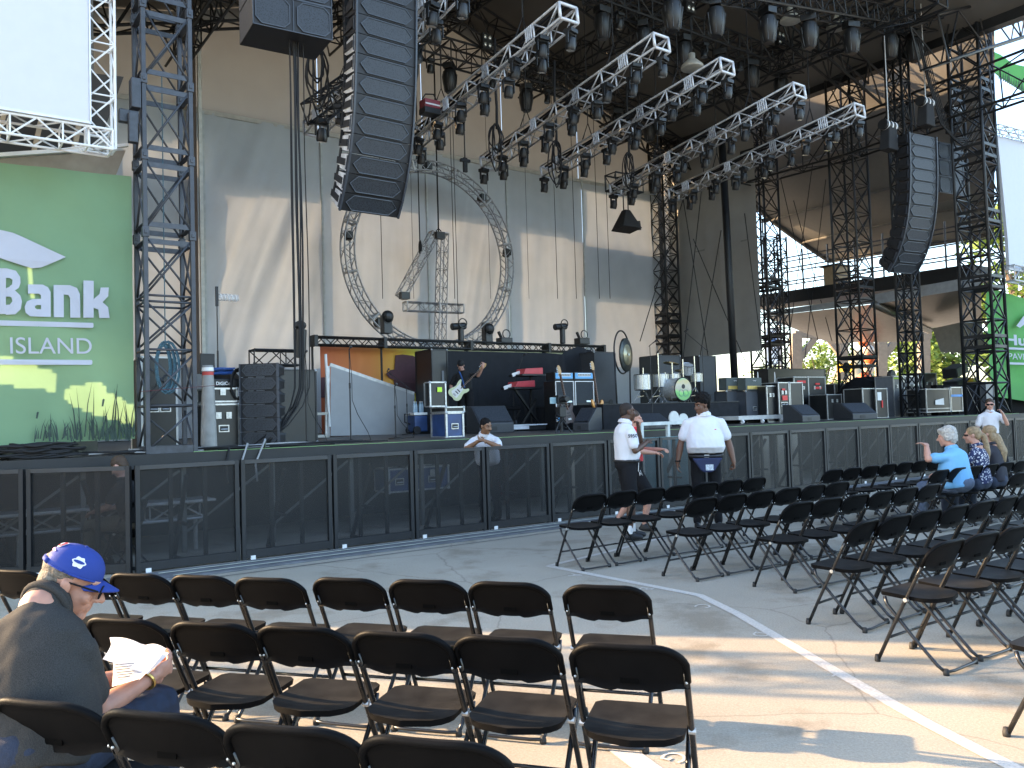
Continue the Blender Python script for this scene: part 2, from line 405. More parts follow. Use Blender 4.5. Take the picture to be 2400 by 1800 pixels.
# thin lines hanging down in front of the cloth
for i, x in enumerate([897, 1066, 1307, 1351, 1405, 1430, 1077, 970, 1150, 1240]):
    p = on_n(x, 700 if x not in (1077,) else 860, 22.0 if i < 7 else 24.5); t = p.copy(); t.z = 13.2
    mm = MB(); mm.tube(p, t, .011 if i < 7 else .007, 5); tag(mm.build('hanging_line', RUB), '%s thin dark line hanging in front of the beige cloth, counted from the left' % ORD[sorted([897, 970, 1066, 1077, 1150, 1240, 1307, 1351, 1405, 1430]).index(x)], 'line', 'lines hanging in front of the backdrop')
# grey cloth closing the right rear side of the stage
grey = mat('side_cloth_grey', (.30, .295, .28), .85, var=.07, scale=1.5, bump=.2, bscale=30)
root = thing('side_curtain', 'grey side cloth of the stage hanging beside the black rear tower', 'curtain', P(26.3, 22.6, 0), SANG + R(90))
m = cloth_panel(-2.3, 2.55, 3.95, 13.0, 0, .06, 44, grey, nz=30, nx=26)
m.build('cloth', grey, root, smooth=True)
m = MB(); m.b2((-2.3, -.02, 8.3), (2.5, -.09, 8.36)); m.build('hem_band', mat('hem_band_dark', (.2, .2, .19), .8), root)

# ---------------------------------------------------------------- trusses
def box_truss(m, p, q, w, h, r, bay, br=None, up=None, ends=True, x_bracing=False, faces='lrtb'):
    """four chords and zig-zag webs, from p to q; w sideways, h along up"""
    p = Vector(p); q = Vector(q); d = (q - p).normalized(); up = Vector(up or (0, 0, 1)); x = d.cross(up).normalized(); y = x.cross(d).normalized()
    br = br or r * .55; c = lambda a, b, t: p + (q - p) * t + x * a * w / 2 + y * b * h / 2
    for a, b in ((-1, -1), (1, -1), (1, 1), (-1, 1)): m.tube(c(a, b, 0), c(a, b, 1), r, 7)
    k = max(1, round((q - p).length / bay)); F = {'b': ((-1, -1), (1, -1)), 'r': ((1, -1), (1, 1)), 't': ((1, 1), (-1, 1)), 'l': ((-1, 1), (-1, -1))}
    for f in faces:
        A, B = F[f]
        for i in range(k):
            t0, t1 = i / k, (i + 1) / k
            if x_bracing: m.tube(c(*A, t0), c(*B, t1), br, 5); m.tube(c(*B, t0), c(*A, t1), br, 5); m.tube(c(*A, t0), c(*B, t0), br, 5)
            else:
                if i % 2 == 0: m.tube(c(*A, t0), c(*B, t1), br, 5)
                else: m.tube(c(*B, t0), c(*A, t1), br, 5)
                m.tube(c(*A, t0), c(*B, t0), br, 5) if (i % 2 == 0) else None
        if ends: m.tube(c(*A, 0), c(*B, 0), br * 1.2, 5); m.tube(c(*A, 1), c(*B, 1), br * 1.2, 5)
    return m
# overhead finger trusses (aluminium), raked over the front of the stage
finger = []
for i, (sx, zn, zf) in enumerate([(8.0, 9.72, 8.95), (10.58, 9.72, 8.95), (13.2, 9.75, 8.9), (15.35, 9.7, 8.95), (18.1, 9.7, 8.8), (20.75, 9.7, 9.0)]):
    a = P(sx, 12.5, zn); b = P(sx - .05, 19.3, zf); finger.append((a, b))
    root = thing('lighting_truss', 'aluminium lighting truss running back over the stage, %s counting from the left loudspeaker' % ORD[i], 'truss', a, 0, 'aluminium trusses over the stage')
    d = (b - a); dn = d.normalized(); x = dn.cross(Vector((0, 0, 1))).normalized(); y = x.cross(dn); w, h = .46, .33
    c = lambda aa, bb, t: d * t + x * aa * w / 2 + y * bb * h / 2
    for A in ((-1, -1), (1, -1), (1, 1), (-1, 1)): mm = MB(); mm.tube(c(*A, 0), c(*A, 1), .026, 8); mm.build('chord', ALU, root, smooth=True)
    k = 16
    for side in (-1, 1):
        mm = MB()
        for j in range(k):
            t0, t1 = j / k, (j + 1) / k
            mm.tube(c(side, -1, t0), c(side, 1, t0), .022, 6) if j % 2 == 0 else None
            mm.tube(c(side, 1 if j % 2 == 0 else -1, t0), c(side, -1 if j % 2 == 0 else 1, t1), .016, 6)
        mm.build('web', ALUW, root, smooth=True)
    for bb in (-1, 1):
        mm = MB()
        for j in range(0, k, 2):
            mm.tube(c(-1, bb, j / k), c(1, bb, j / k), .018, 6); mm.tube(c(-1, bb, j / k), c(1, bb, (j + 2) / k), .014, 6)
        mm.build('lacing', ALU, root, smooth=True)
    for tt in (0, 1):
        mm = MB()
        for A, B in (((-1, -1), (1, -1)), ((1, -1), (1, 1)), ((1, 1), (-1, 1)), ((-1, 1), (-1, -1))): mm.tube(c(*A, tt), c(*B, tt), .034, 8)
        mm.build('end_frame', ALUW, root, smooth=True)
    for tt in (.13, .37, .37, .62, .88):   # clusters of upright couplers
        mm = MB()
        for q in range(4): mm.tube(c(-1, -.9, tt + q * .009) - x * .04, c(-1, .9, tt + q * .009) - x * .04, .018, 6)
        mm.build('coupler', ALUW, root)
    mm = MB(); mm.path([c(.2, 1.02, t / 12) + Vector((0, 0, .03 * math.sin(t * 2.1))) for t in range(13)], .035, 6); mm.path([c(-.3, 1.02, t / 12) + Vector((0, 0, .03 * math.sin(t * 1.3))) for t in range(13)], .028, 6)
    mm.build('cable_run', RUB, root)
    for tt in (.22, .72):   # hanging chains up to the roof
        e = c(0, 1, tt); mm = MB(); mm.path([c(-1, 1, tt), e + Vector((0, 0, .55)), c(1, 1, tt)], .018, 5); mm.tube(e + Vector((0, 0, .55)), e + Vector((0, 0, 4.0)), .014, 5)
        mm.build('sling_chain', RUB, root)

# ---------------------------------------------------------------- moving-head lamps: one built, many hung
LAMP = mat('lamp_housing', (.012, .013, .014), .42, var=.2); LENS = mat('lamp_lens', (.10, .12, .14), .12, var=0, spec=.8)
def make_lamp(scale=1.0):
    r = thing('stage_lamp', '', 'stage lamp')
    m = MB(); m.box((0, 0, -.07), (.34, .3, .13)); m.tube((0, 0, 0), (0, 0, .07), .03, 6); m.b2((-.12, -.02, 0), (.12, .02, .05)); m.build('base', LAMP, r, bevel=.02)
    m = MB(); m.b2((-.2, -.05, -.46), (-.165, .05, -.12)); m.b2((.165, -.05, -.46), (.2, .05, -.12)); m.b2((-.2, -.06, -.165), (.2, .06, -.12)); m.build('yoke', LAMP, r, bevel=.01)
    m = MB(); M = Matrix.Rotation(R(12), 3, 'X')
    m.lathe([(.05, .18), (.11, .16), (.14, .08), (.145, 0), (.155, -.08), (.15, -.17), (.135, -.2)], 14, (0, 0, -.42), M); h = m.build('head', LAMP, r, auto=True)
    m = MB(); m.lathe([(.125, -.203), (.12, -.206)], 14, (0, 0, -.42), M); m.build('lens', LENS, h)
    return r
def make_flood():
    r = thing('cowled_lamp', '', 'stage lamp')
    m = MB(); m.box((0, 0, -.12), (.5, .36, .22)); m.tube((0, 0, 0), (0, 0, .1), .035, 6); m.build('base', LAMP, r, bevel=.03)
    m = MB(); m.lathe([(.12, .02), (.25, -.05), (.30, -.25), (.28, -.5), (.20, -.82), (.15, -.88)], 12, (0, 0, -.25)); hd = m.build('head', LAMP, r, auto=True)
    m = MB()
    for a in range(0, 360, 45): t = R(a); m.bar((.305 * math.cos(t), .305 * math.sin(t), -.45), (.21 * math.cos(t), .21 * math.sin(t), -1.08), .02)
    m.build('cage_rib', mat('lamp_rib', (.05, .055, .06), .5), hd)
    return r
lamp0 = make_lamp(); lamp0.scale = (.70,)*3; fl = make_flood(); fl.scale = (.8,)*3; fused = False
SPOT = ['nearest', 'second', 'third', 'fourth', 'fifth', 'sixth', 'seventh', 'eighth', 'ninth', 'tenth', 'last']
def hang(proto, loc, rz, label, group):
    o = proto if not proto.get('placed') else dup(proto)
    o.location = loc; o.rotation_euler = (0, 0, rz); proto['placed'] = 1; o['label'] = label; o['group'] = group
    if 'placed' in o.keys() and o is not proto: del o['placed']
    return o
for i, (a, b) in enumerate(finger):
    d = b - a; dn = d.normalized(); x = dn.cross(Vector((0, 0, 1))).normalized()
    for j, t in enumerate([.02, .09, .16, .23, .34, .41, .48, .55, .64, .71, .78, .85, .92, .985]):
        if i == 0 and t > .6: continue
        off = -.2 if j % 2 else .16
        hang(lamp0, a + d * t + x * off + Vector((0, 0, -.22)), SANG + .3 * math.sin(j * 2.3 + i), 'black moving lamp, %s from the near end under the %s aluminium truss from the left' % (SPOT[j] if j < 10 else ORD[j], ORD[i]), 'moving lamps under the aluminium trusses')
# ================================================================ stage towers
plate_m = mat('tower_plate', (.05, .055, .065), .45, metal=.2, var=.3, scale=12)
def zt(y, x=460, n=11.6): return on_n(x, y, n).z
def near_tower():
    root = thing('stage_tower', 'dark grey steel lattice tower on the stage corner between green banner and loudspeaker stack', 'tower', P(2.44, 11.66, DECK), SANG)
    W, D = .60, .55; T = 12.6 - DECK; m0 = Vector((0, 0, 0))
    for x in (0, W):
        for y in (0, D): m = MB(); m.box((x, y, T / 2), (.058, .058, T)); m.build('post', STEELD, root, bevel=.008)
    js = [z - DECK for z in (zt(205), zt(378), zt(553))]
    allz = [0.0] + [zt(949) - DECK, zt(820) - DECK, zt(703) - DECK] + js[::-1] + [js[0] + (js[0] - js[1]) * k for k in range(1, 7)]
    faces = [((0, 0), (W, 0)), ((W, 0), (W, D)), ((W, D), (0, D)), ((0, D), (0, 0))]
    for z in js + [js[0] + (js[0] - js[1]) * k for k in range(1, 6)]:
        for (a, b) in faces:
            for dz in (-.115, .115):
                m = MB(); p = Vector((*a, z + dz)); q = Vector((*b, z + dz)); e = (q - p).normalized() * .03
                m.bar(p + e, q - e, .07 if abs(q.x - p.x) < .1 else .012, .012 if abs(q.x - p.x) < .1 else .07)
                m.build('tie_plate', plate_m, root)
        for x in (0, W):
            for y in (0, D): m = MB(); m.box((x, y, z), (.085, .085, .13)); m.box((x, y - .045, z), (.04, .02, .05)); m.build('clamp', plate_m, root, bevel=.006)
    for z in (zt(949) - DECK, zt(820) - DECK, zt(696) - DECK, zt(710) - DECK):
        for a, b in faces: m = MB(); m.tube((*a, z), (*b, z), .016, 8); m.build('rail', STEELD, root, smooth=True)
    for a, b in faces:
        m = MB(); m.bar((*a, .05), (*b, .05), .04, .1); m.build('base_beam', plate_m, root)
        for i in range(len(allz) - 1):
            z0, z1 = allz[i] + .05, allz[i + 1] - .05
            m = MB(); m.tube((*a, z0), (*b, z1), .015, 8); m.build('brace', STEELD, root, smooth=True)
            if i not in (0,): m = MB(); m.tube((a[0], a[1] + .0, z1), (b[0], b[1], z0), .015, 8); m.build('brace', STEELD, root, smooth=True)
    m = MB(); m.b2((-.16, -.05, js[0] - .42), (-.04, .12, js[0] - .02)); m.b2((-.3, 0, js[0] - .62), (-.06, .1, js[0] - .45)); m.b2((-.2, -.08, js[0] - .9), (-.09, .02, js[0] - .5)); m.build('winch_bracket', plate_m, root, bevel=.01)
    return root
near_tower()
def far_tower(label, s, n, z0, T, W, D, r, bay, group=None, rz=0.0, plates=()):
    root = sthing('stage_tower', label, 'tower', s, n, z0, rz, group)
    for x in (0, W):
        for y in (0, D): m = MB(); m.tube((x, y, 0), (x, y, T), r, 8); m.build('post', BLACK, root, smooth=True)
    faces = [((0, 0), (W, 0)), ((W, 0), (W, D)), ((W, D), (0, D)), ((0, D), (0, 0))]; k = int(T / bay)
    for a, b in faces:
        m = MB()
        for i in range(k):
            z0_, z1_ = i * bay, (i + 1) * bay
            m.tube((*a, z0_), (*b, z1_), r * .55, 5); m.tube((*b, z0_), (*a, z1_), r * .55, 5); m.tube((*a, z1_), (*b, z1_), r * .55, 5)
        m.build('lattice', BLACK, root)
    for z in plates:
        for dz in (-.16, .16):
            m = MB()
            for a, b in faces: m.bar((*a, z + dz), (*b, z + dz), .05, .09)
            m.build('tie_frame', BLACK, root)
    return root
G = 'black lattice towers carrying the roof on the far side'
far_tower('black lattice tower at the front right stage corner, in front of the green banner', 26.0, 11.75, DECK, 15, .85, .9, .05, .95, G, plates=(2.2, 4.0, 6.0, 8.0, 10.0))
far_tower('second black lattice tower of the right wing, behind the bent loudspeaker column', 26.0, 16.0, DECK, 13, .9, .9, .042, 1.0, G, plates=(1.9, 4.6))
far_tower('third black lattice tower of the right wing, right of the grey side cloth', 26.4, 20.0, DECK, 12.5, .9, .9, .042, 1.0, G, plates=(1.4, 3.0, 5.2))
far_tower('rear black lattice tower between the beige backdrop and the grey side cloth', 25.3, 24.2, DECK, 12.6, .75, .75, .042, .7, G, plates=(3.4, 4.3))
far_tower('slim black lattice mast of the right wing standing just beyond the third tower', 27.9, 20.6, DECK, 7.3, .6, .6, .035, .6, None, plates=(1.5, 3.2))
far_tower('black lattice mast beside the front right tower, hung with bundles of cable', 24.6, 13.4, DECK, 13, .45, .5, .04, .65, None)
# eave beam on the right, lattice beams under it
m = MB(); m.bar(P(26.2, 8.5, 13.0), P(26.2, 26, 13.2), .35, .35); tag(m.build('eave_beam', BLACK), 'thick black eave beam along the right edge of the roof', 'beam')
m = MB(); box_truss(m, P(26.1, 9, 11.2), P(26.1, 16, 10.9), .7, 1.2, .04, 1.1); box_truss(m, P(26.1, 16, 10.9), P(26.1, 20.5, 11.0), .7, 1.2, .04, 1.1)
tag(m.build('lattice_beam', BLACK), 'long black lattice beam running under the right eave beam towards the front tower', 'beam')
m = MB(); box_truss(m, on_n(2165, 95, 12.0) + SU * .3, on_n(2460, 20, 12.0), .8, 1.3, .045, 1.2); tag(m.build('lattice_beam', BLACK), 'black lattice beam reaching out to the right from the front right tower against the sky', 'beam')
# roof structure: rows of dark girders below the membrane
def girder(label, p, q, w, h, r, bay, grp='dark girders under the roof'):
    root = thing('roof_girder', label, 'girder', p, 0, grp); m = MB(); d = q - p; dn = d.normalized(); x = dn.cross(Vector((0, 0, 1))).normalized(); y = x.cross(dn)
    c = lambda a, b, t: d * t + x * a * w / 2 + y * b * h / 2
    for a, b in ((-1, -1), (1, -1), (1, 1), (-1, 1)): mm = MB(); mm.tube(c(a, b, 0), c(a, b, 1), r, 6); mm.build('chord', BLACK, root)
    k = max(2, round(d.length / bay))
    for A, B in (((-1, -1), (-1, 1)), ((1, -1), (1, 1)), ((-1, -1), (1, -1)), ((-1, 1), (1, 1))):
        for i in range(k):
            t0, t1 = i / k, (i + 1) / k; m.tube(c(*(A if i % 2 == 0 else B), t0), c(*(B if i % 2 == 0 else A), t1), r * .6, 5); m.tube(c(*A, t0), c(*B, t0), r * .6, 5)
    m.build('lattice', BLACK, root); return root
def rz_(s):
    for i in range(len(prof) - 1):
        if prof[i][0] <= s <= prof[i + 1][0]:
            t = (s - prof[i][0]) / (prof[i + 1][0] - prof[i][0]); return prof[i][1] * (1 - t) + prof[i + 1][1] * t
    return 13.1
gl = ['front', 'middle', 'rear']
for i, n0 in enumerate((15.2, 19.2, 23.6)):
    for a, b, side in ((2.2, 14.4, 'left'), (14.4, 26.2, 'right')):
        girder('dark lattice rafter in the %s row under the %s half of the roof' % (gl[i], side), P(a, n0, rz_(a) - .9), P(b, n0, rz_(b) - .9), .6, 1.0, .045, 1.0, 'sloping rafters under the roof')
for i, s0 in enumerate((6.0, 10.5, 14.4, 18.5, 22.5)):
    girder('dark purlin girder running front to back under the roof, %s from the left' % ORD[i], P(s0, 11.0, rz_(s0) - 1.5), P(s0, 24.6, rz_(s0) - 1.5), .5, .8, .04, .9, 'purlin girders front to back')
# black lighting trusses across the stage, with cowled lamps hanging from them
black_lx = []
LX = [('black lighting truss crossing the stage highest at the front', on_n(1500, -60, 13.0), on_n(2175, 60, 13.0), .5, .5),
      ('black lighting truss crossing above the middle of the stage', on_n(1380, -20, 16.5), on_n(1868, 160, 16.5), .5, .5),
      ('black lighting truss crossing the rear of the stage behind the aluminium trusses', on_n(930, 90, 21.5), on_n(1560, 265, 21.5), .6, .6),
      ('black lighting truss end seen left of the tall loudspeaker column', on_n(735, 265, 15.0), on_n(1010, 60, 18.5), .4, .4)]
for lab, a, b, w, h in LX:
    if lab.endswith('column'):
        root = girder(lab, a, b, w, h, .025, .45, None)
    else: root = girder(lab, a, b, w, h, .035, .55, None)
    root['category'] = 'truss'; root.name = 'lighting_bar'
def lampsrow(a, b, ts, proto, lab, grp, dz=-.5, sw=0.0):
    for j, t in enumerate(ts): hang(proto, a + (b - a) * t + Vector((0, 0, dz)), SANG + j * .7, lab % SPOT[min(j, 9)], grp)
lampsrow(LX[0][1], LX[0][2], [.08, .2, .36, .50, .66, .82, .93], fl, 'large cowled black lamp hanging below the highest front bar, %s from the left', 'cowled lamps on the front bar', -.3)
lampsrow(LX[1][1], LX[1][2], [.05, .22, .4, .58, .74, .90], fl, 'large cowled black lamp hanging below the middle bar, %s from the left', 'cowled lamps on the middle bar', -.3)
lampsrow(LX[2][1], LX[2][2], [.04, .16, .42, .6, .78, .92], fl, 'large cowled black lamp on the rear bar behind the aluminium trusses, %s from the left', 'cowled lamps on the rear bar', -.35)
lampsrow(LX[2][1], LX[2][2], [.1, .3, .5, .7], lamp0, 'black moving lamp on the rear bar between the cowled lamps, %s from the left', 'moving lamps on the rear bar', -.35)
lampsrow(LX[1][1], LX[1][2], [.12, .31, .5, .68], lamp0, 'black moving lamp on the middle bar between cowled lamps, %s from the left', 'moving lamps on the middle bar', -.3)
lampsrow(LX[3][1], LX[3][2], [.05, .18, .32, .5, .7, .85], lamp0, 'black moving lamp on the bar left of the tall loudspeaker column, %s from the left', 'moving lamps beside the loudspeaker column', -.25)
# blinder lamps (four bright cells) and round work lamps
for i, (x, y, n) in enumerate([(1676, 42, 16.0), (1828, 92, 16.0), (1140, 98, 21.0), (1615, 12, 16)]):
    r = sthing('blinder_lamp', 'black four-cell blinder lamp with pale reflectors, %s of the four' % ORD[i], 'lamp', *sn(on_n(x, y, n)), group='four-cell blinder lamps')
    m = MB(); m.box((0, 0, 0), (.36, .14, .48)); m.tube((0, 0, .24), (0, 0, .5), .02, 6); m.build('housing', LAMP, r, bevel=.02)
    for a in (-.085, .085):
        for b in (-.12, .12): m = MB(); m.ell((a, -.075, b), (.06, .03, .07), n=10, m=6); m.build('cell', mat('lamp_cell', (.75, .75, .7), .2, metal=.6, var=0), r, smooth=True)
for i, (x, y, n) in enumerate([(1853, 38, 14.5), (1622, 148, 15.0), (1960, 55, 14.5)]):
    r = sthing('work_lamp', 'round pale bell-shaped work lamp under the roof, %s of the three' % ORD[i], 'lamp', *sn(on_n(x, y, n)), group='bell work lamps')
    m = MB(); m.lathe([(.05, .28), (.09, .26), (.09, .12), (.17, .05), (.30, -.08), (.31, -.14), (.29, -.16)], 18); m.build('reflector', mat('work_lamp_grey', (.42, .42, .38), .45), r, smooth=True)
    m = MB(); m.tube((0, 0, .27), (0, 0, 1.2), .012, 5); m.build('cord', RUB, r)

# ================================================================ hung loudspeakers
GRI = bpy.data.materials.new('speaker_grille'); GRI.use_nodes = True
def _gr():
    nt = GRI.node_tree; b = nt.nodes['Principled BSDF']; L = nt.links; tc = nt.nodes.new('ShaderNodeTexCoord')
    v = nt.nodes.new('ShaderNodeTexVoronoi'); v.inputs['Scale'].default_value = 42; L.new(tc.outputs['Object'], v.inputs['Vector'])
    r = nt.nodes.new('ShaderNodeValToRGB'); r.color_ramp.elements[0].color = (.006, .007, .009, 1); r.color_ramp.elements[1].color = (.028, .033, .042, 1)
    r.color_ramp.elements[0].position = .2; r.color_ramp.elements[1].position = .5
    L.new(v.outputs['Distance'], r.inputs[0]); L.new(r.outputs[0], b.inputs['Base Color']); b.inputs['Roughness'].default_value = .55
_gr()
EDGE = mat('speaker_edge', (.045, .052, .065), .45, var=.15)
SPK = mat('speaker_body', (.013, .014, .017), .6, var=.25, scale=14)
def line_array(label, top, boxes, angs, face_rz, bw=1.22, bh=.345, dep=.5, side=None, dark=False):
    """top: world point of the front top edge centre; local x along the front, y back"""
    root = thing('loudspeaker_column', label, 'loudspeaker', top, face_rz)
    p = Vector((0, 0, 0)); a = 0.0
    for i in range(boxes):
        a += angs[i]; M = Matrix.Rotation(a, 3, 'X'); dn = M @ Vector((0, 0, -1)); bk = M @ Vector((0, 1, 0)); o = p
        hx = bw / 2; hb = bh * .30
        def q(x, y, z): return o + Vector((x, 0, 0)) + bk * y + dn * z
        m = MB()   # trapezoid cabinet, narrower at the back
        vs = [q(-hx, 0, .006), q(hx, 0, .006), q(hx, 0, bh - .006), q(-hx, 0, bh - .006), q(-hx * .93, dep, .05), q(hx * .93, dep, .05), q(hx * .93, dep, bh - .05), q(-hx * .93, dep, bh - .05)]
        m.add(vs, [(3, 2, 1, 0), (4, 5, 6, 7), (0, 1, 5, 4), (2, 3, 7, 6), (0, 4, 7, 3), (1, 2, 6, 5)])
        box = m.build('speaker_box', SPK, root)
        if side and i > 4: mm = MB(); mm.prism([q(-hx - .004, .02, .02), q(-hx * .93 - .006, dep - .02, .06), q(-hx * .93 - .006, dep - .02, bh - .06), q(-hx - .004, .02, bh - .02)], Vector((-.006, 0, 0))); mm.build('lit_side_plate', side, box)  # pale plates paint sunlight onto the left flank of the lower boxes
        m = MB()   # hexagonal grille standing proud
        pts = [q(-hx * .84, -.012, bh * .5), q(-hx * .62, -.012, .035), q(hx * .62, -.012, .035), q(hx * .84, -.012, bh * .5), q(hx * .62, -.012, bh - .035), q(-hx * .62, -.012, bh - .035)]
        m.prism(pts, bk * .012); m.build('grille', GRI, box)
        m = MB(); k = len(pts)
        for j in range(k): m.bar(pts[j] - bk * .004, pts[(j + 1) % k] - bk * .004, .014)
        for sx in (-1, 1):
            m.bar(q(sx * hx * .985, -.02, 0), q(sx * hx * .985, -.02, bh), .035, .035); m.bar(q(sx * hx, .04, .05), q(sx * hx, .04, bh - .05), .02, .05)
        m.build('frame_edge', EDGE, box)
        m = MB()
        for sx in (-1, 1): m.bar(q(sx * (hx * .94 + .02), dep * .8, -.05), q(sx * (hx * .94 + .02), dep * .8, bh * .55), .02, .07); m.bar(q(sx * (hx + .01), .1, bh * .5), q(sx * (hx * .95 + .01), dep, bh * .5), .015, .12)
        m.build('rigging_link', SPK, box)
        p = p + dn * bh
    return root
n_ = 13.0
top = on_n(905, -130, n_)
ang = [0.02, .01, .01, .01, .012, .015, .02, .03, .04, .055, .07, .085, .095, .1, .1]
LA = line_array('tall black line-array loudspeaker column hanging left of the stage centre, its left flank pale in the light', top, 14, ang, SANG + R(2), side=mat('speaker_side_lit', (.60, .60, .60), .4, var=.25))
top2 = on_n(2162, 316, 12.5)
ang2 = [.01, .01, .015, .02, .03, .04, .055, .07, .085, .1, .11, .12]
line_array('black line-array loudspeaker column bending inward on the right side of the stage', top2 - SU * .0, 12, ang2, SANG - R(8))
def sub_array(label, loc, rz, rows, cols=1, W=1.25, Hh=.52, D=.85):
    root = thing('subwoofer_cluster', label, 'loudspeaker', loc, rz)
    for i in range(rows):
        z = i * (Hh + .015)
        m = MB(); m.b2((-W / 2, 0, z), (W / 2, D, z + Hh)); b = m.build('cabinet', SPK, root, bevel=.012)
        for sx in (-1, 1):
            cx = sx * W * .26; w, h, c = W * .21, Hh * .44, .09
            pts = [Vector((cx + a, -.012, z + Hh / 2 + bb)) for a, bb in ((-w, -h + c), (-w + c, -h), (w - c, -h), (w, -h + c), (w, h - c), (w - c, h), (-w + c, h), (-w, h - c))]
            m = MB(); m.prism(pts, (0, .012, 0)); m.build('grille', GRI, b)
            m = MB()
            for j in range(8): m.bar(pts[j] - Vector((0, .006, 0)), pts[(j + 1) % 8] - Vector((0, .006, 0)), .016)
            m.build('grille_rim', EDGE, b)
        m = MB()
        for a, bb in (((-W / 2, z), (W / 2, z)), ((-W / 2, z + Hh), (W / 2, z + Hh)), ((-W / 2, z), (-W / 2, z + Hh)), ((W / 2, z), (W / 2, z + Hh)), ((0, z), (0, z + Hh))):
            m.bar((a[0], -.008, a[1]), (bb[0], -.008, bb[1]), .014)
        m.build('edge_strip', EDGE, b)
    return root
c1 = on_n(688, 75, 12.3)
sub_array('pair-grilled subwoofer cluster hanging at the top left beside the tall loudspeaker column', Vector((c1.x, c1.y, c1.z - .0)), SANG - R(4), 3)
c2 = on_n(2232, 455, 13.0)
sub_array('three stacked subwoofers hanging behind the right loudspeaker column', c2, SANG - R(6), 3, W=1.3)
# chain motors in black bags with pale chains
bag = mat('motor_bag', (.016, .016, .017), .85, var=.3)
for i, (x, y, n) in enumerate([(2083, 305, 13), (2170, 250, 12.6), (2235, 270, 13.1)]):
    r = sthing('chain_hoist', 'chain hoist with white-striped motor and black bag above the right loudspeakers, %s from the left' % ORD[i], 'hoist', *sn(on_n(x, y, n)), group='chain hoists above the right loudspeakers')
    m = MB(); m.tube((-.32, 0, .12), (.3, 0, .12), .15, 14); m.build('motor', BLACK, r, smooth=False)
    for q in (-.2, 0, .2): m = MB(); m.tube((q - .025, 0, .12), (q + .025, 0, .12), .154, 14); m.build('stripe', WHITE, r)
    m = MB(); m.add([(-.2, -.14, .05), (.2, -.14, .05), (.2, .14, .05), (-.2, .14, .05), (-.3, -.16, -.62), (.22, -.16, -.62), (.22, .16, -.62), (-.3, .16, -.62)], [(3, 2, 1, 0), (4, 5, 6, 7), (0, 1, 5, 4), (1, 2, 6, 5), (2, 3, 7, 6), (3, 0, 4, 7)]); m.build('chain_bag', bag, r, bevel=.03)
    m = MB(); m.tube((0, 0, .2), (0, 0, 4.3 if i else 3.6), .018, 6); m.build('chain', mat('chain_steel', (.45, .44, .42), .5, metal=.5), r)
    m = MB(); m.tube((.05, 0, -.0), (.05, 0, -1.0 + .2 * i), .015, 6); m.build('hook', RUB, r)
m = MB()
for k in range(5): m.path([on_n(2215 - k * 6 + (t * 110 / 10), 80 + 0 * t, 12.5) if False else on_n(x + k * 5, y + k * 4, 12.5) for t, (x, y) in enumerate([(2150, 90), (2175, 190), (2205, 290), (2235, 325), (2262, 322), (2285, 280), (2300, 180)])], .028 if k < 2 else .014, 6)
tag(m.build('cable_loom', RUB), 'thick looping black cable loom hanging right of the right loudspeaker column', 'cable')
# cable trunk falling to the deck beside the loudspeaker stack
r = sthing('cable_drop', 'bundle of long black cables dropping from the top left loudspeakers to the stage floor', 'cable', *sn(on_n(712, 1040, 12.6)))
b0 = r.location.copy(); 
for k, (dx, off) in enumerate([(-.12, 0), (-.10, .02), (-.04, .0), (-.02, .03), (.01, 0), (.04, .02), (.12, 0), (-.015, .03)]):
    pts = []
    for t in range(26):
        z = 7.2 - t * (7.2 - .02) / 25; bend = max(0, (1.0 - z)) ** 2 * (-.45 - .05 * k)
        pts.append((dx * (1 + .06 * math.sin(z * .8 + k)) + bend + .006 * math.sin(z * 1.5 + k * 2), off + .02 * math.sin(z * 1.7 + k), z))
    m = MB(); m.path(pts, .009 + .003 * (k % 3), 6); m.build('cable', RUB, r, smooth=True)
for k, px in enumerate([(955, 2), (748, 3)]): pass
# coiled cable hanging looms between the finger trusses
for i, (x, y, n) in enumerate([(1165, 320, 17.5), (1305, 360, 17.5), (1475, 385, 17.8), (745, 150, 14)]):
    r = thing('hanging_cable_loop', 'looped bundle of black cable hanging between the aluminium trusses, %s from the left' % ORD[[1, 2, 3, 0][i]], 'cable', on_n(x, y, n), SANG, 'looped cable bundles under the roof')
    for k in range(5):
        m = MB(); a, b = .14 + .03 * k, .42 + .06 * k
        m.path([(a * (.75 + .25 * math.sin(k * 2.4 + i)) * math.sin(t * math.pi / 10) + .04 * math.sin(k * 3.1 + i) + .02 * math.sin(t * .9 + k), .02 * k, -b * (.8 + .25 * math.sin(k * 1.7 + i * 2)) * (math.cos(t * math.pi / 10) + 1) + .34 + .02 * math.sin(t * 1.3 + k)) for t in range(20)], .017, 6, closed=True); m.build('loop', RUB, r, smooth=True)
    m = MB(); m.path([(0, 0, .2), (.03, .02, .8), (-.02, 0, 1.6), (.02, 0, 2.6)], .035, 6); m.build('riser', RUB, r, smooth=True)
# red striped box on the first truss
r = thing('hoist_case', 'dark red and white case sitting high behind the leftmost aluminium truss', 'case', on_n(1008, 270, 17), SANG)
m = MB(); m.b2((-.22, -.15, 0), (.22, .15, .14)); m.build('lower_box', BLACK, r, bevel=.01); m = MB(); m.b2((-.21, -.14, .142), (.21, .14, .34)); m.build('upper_box', mat('case_red', (.22, .02, .03), .5), r, bevel=.01)
m = MB(); m.b2((-.2, -.145, .20), (.2, -.15, .235)); m.build('white_band', WHITE, r); m = MB(); m.path([(-.2, 0, .36), (-.1, .02, .5), (.1, -.02, .52), (.22, 0, .34)], .018, 6); m.build('cord', RUB, r)
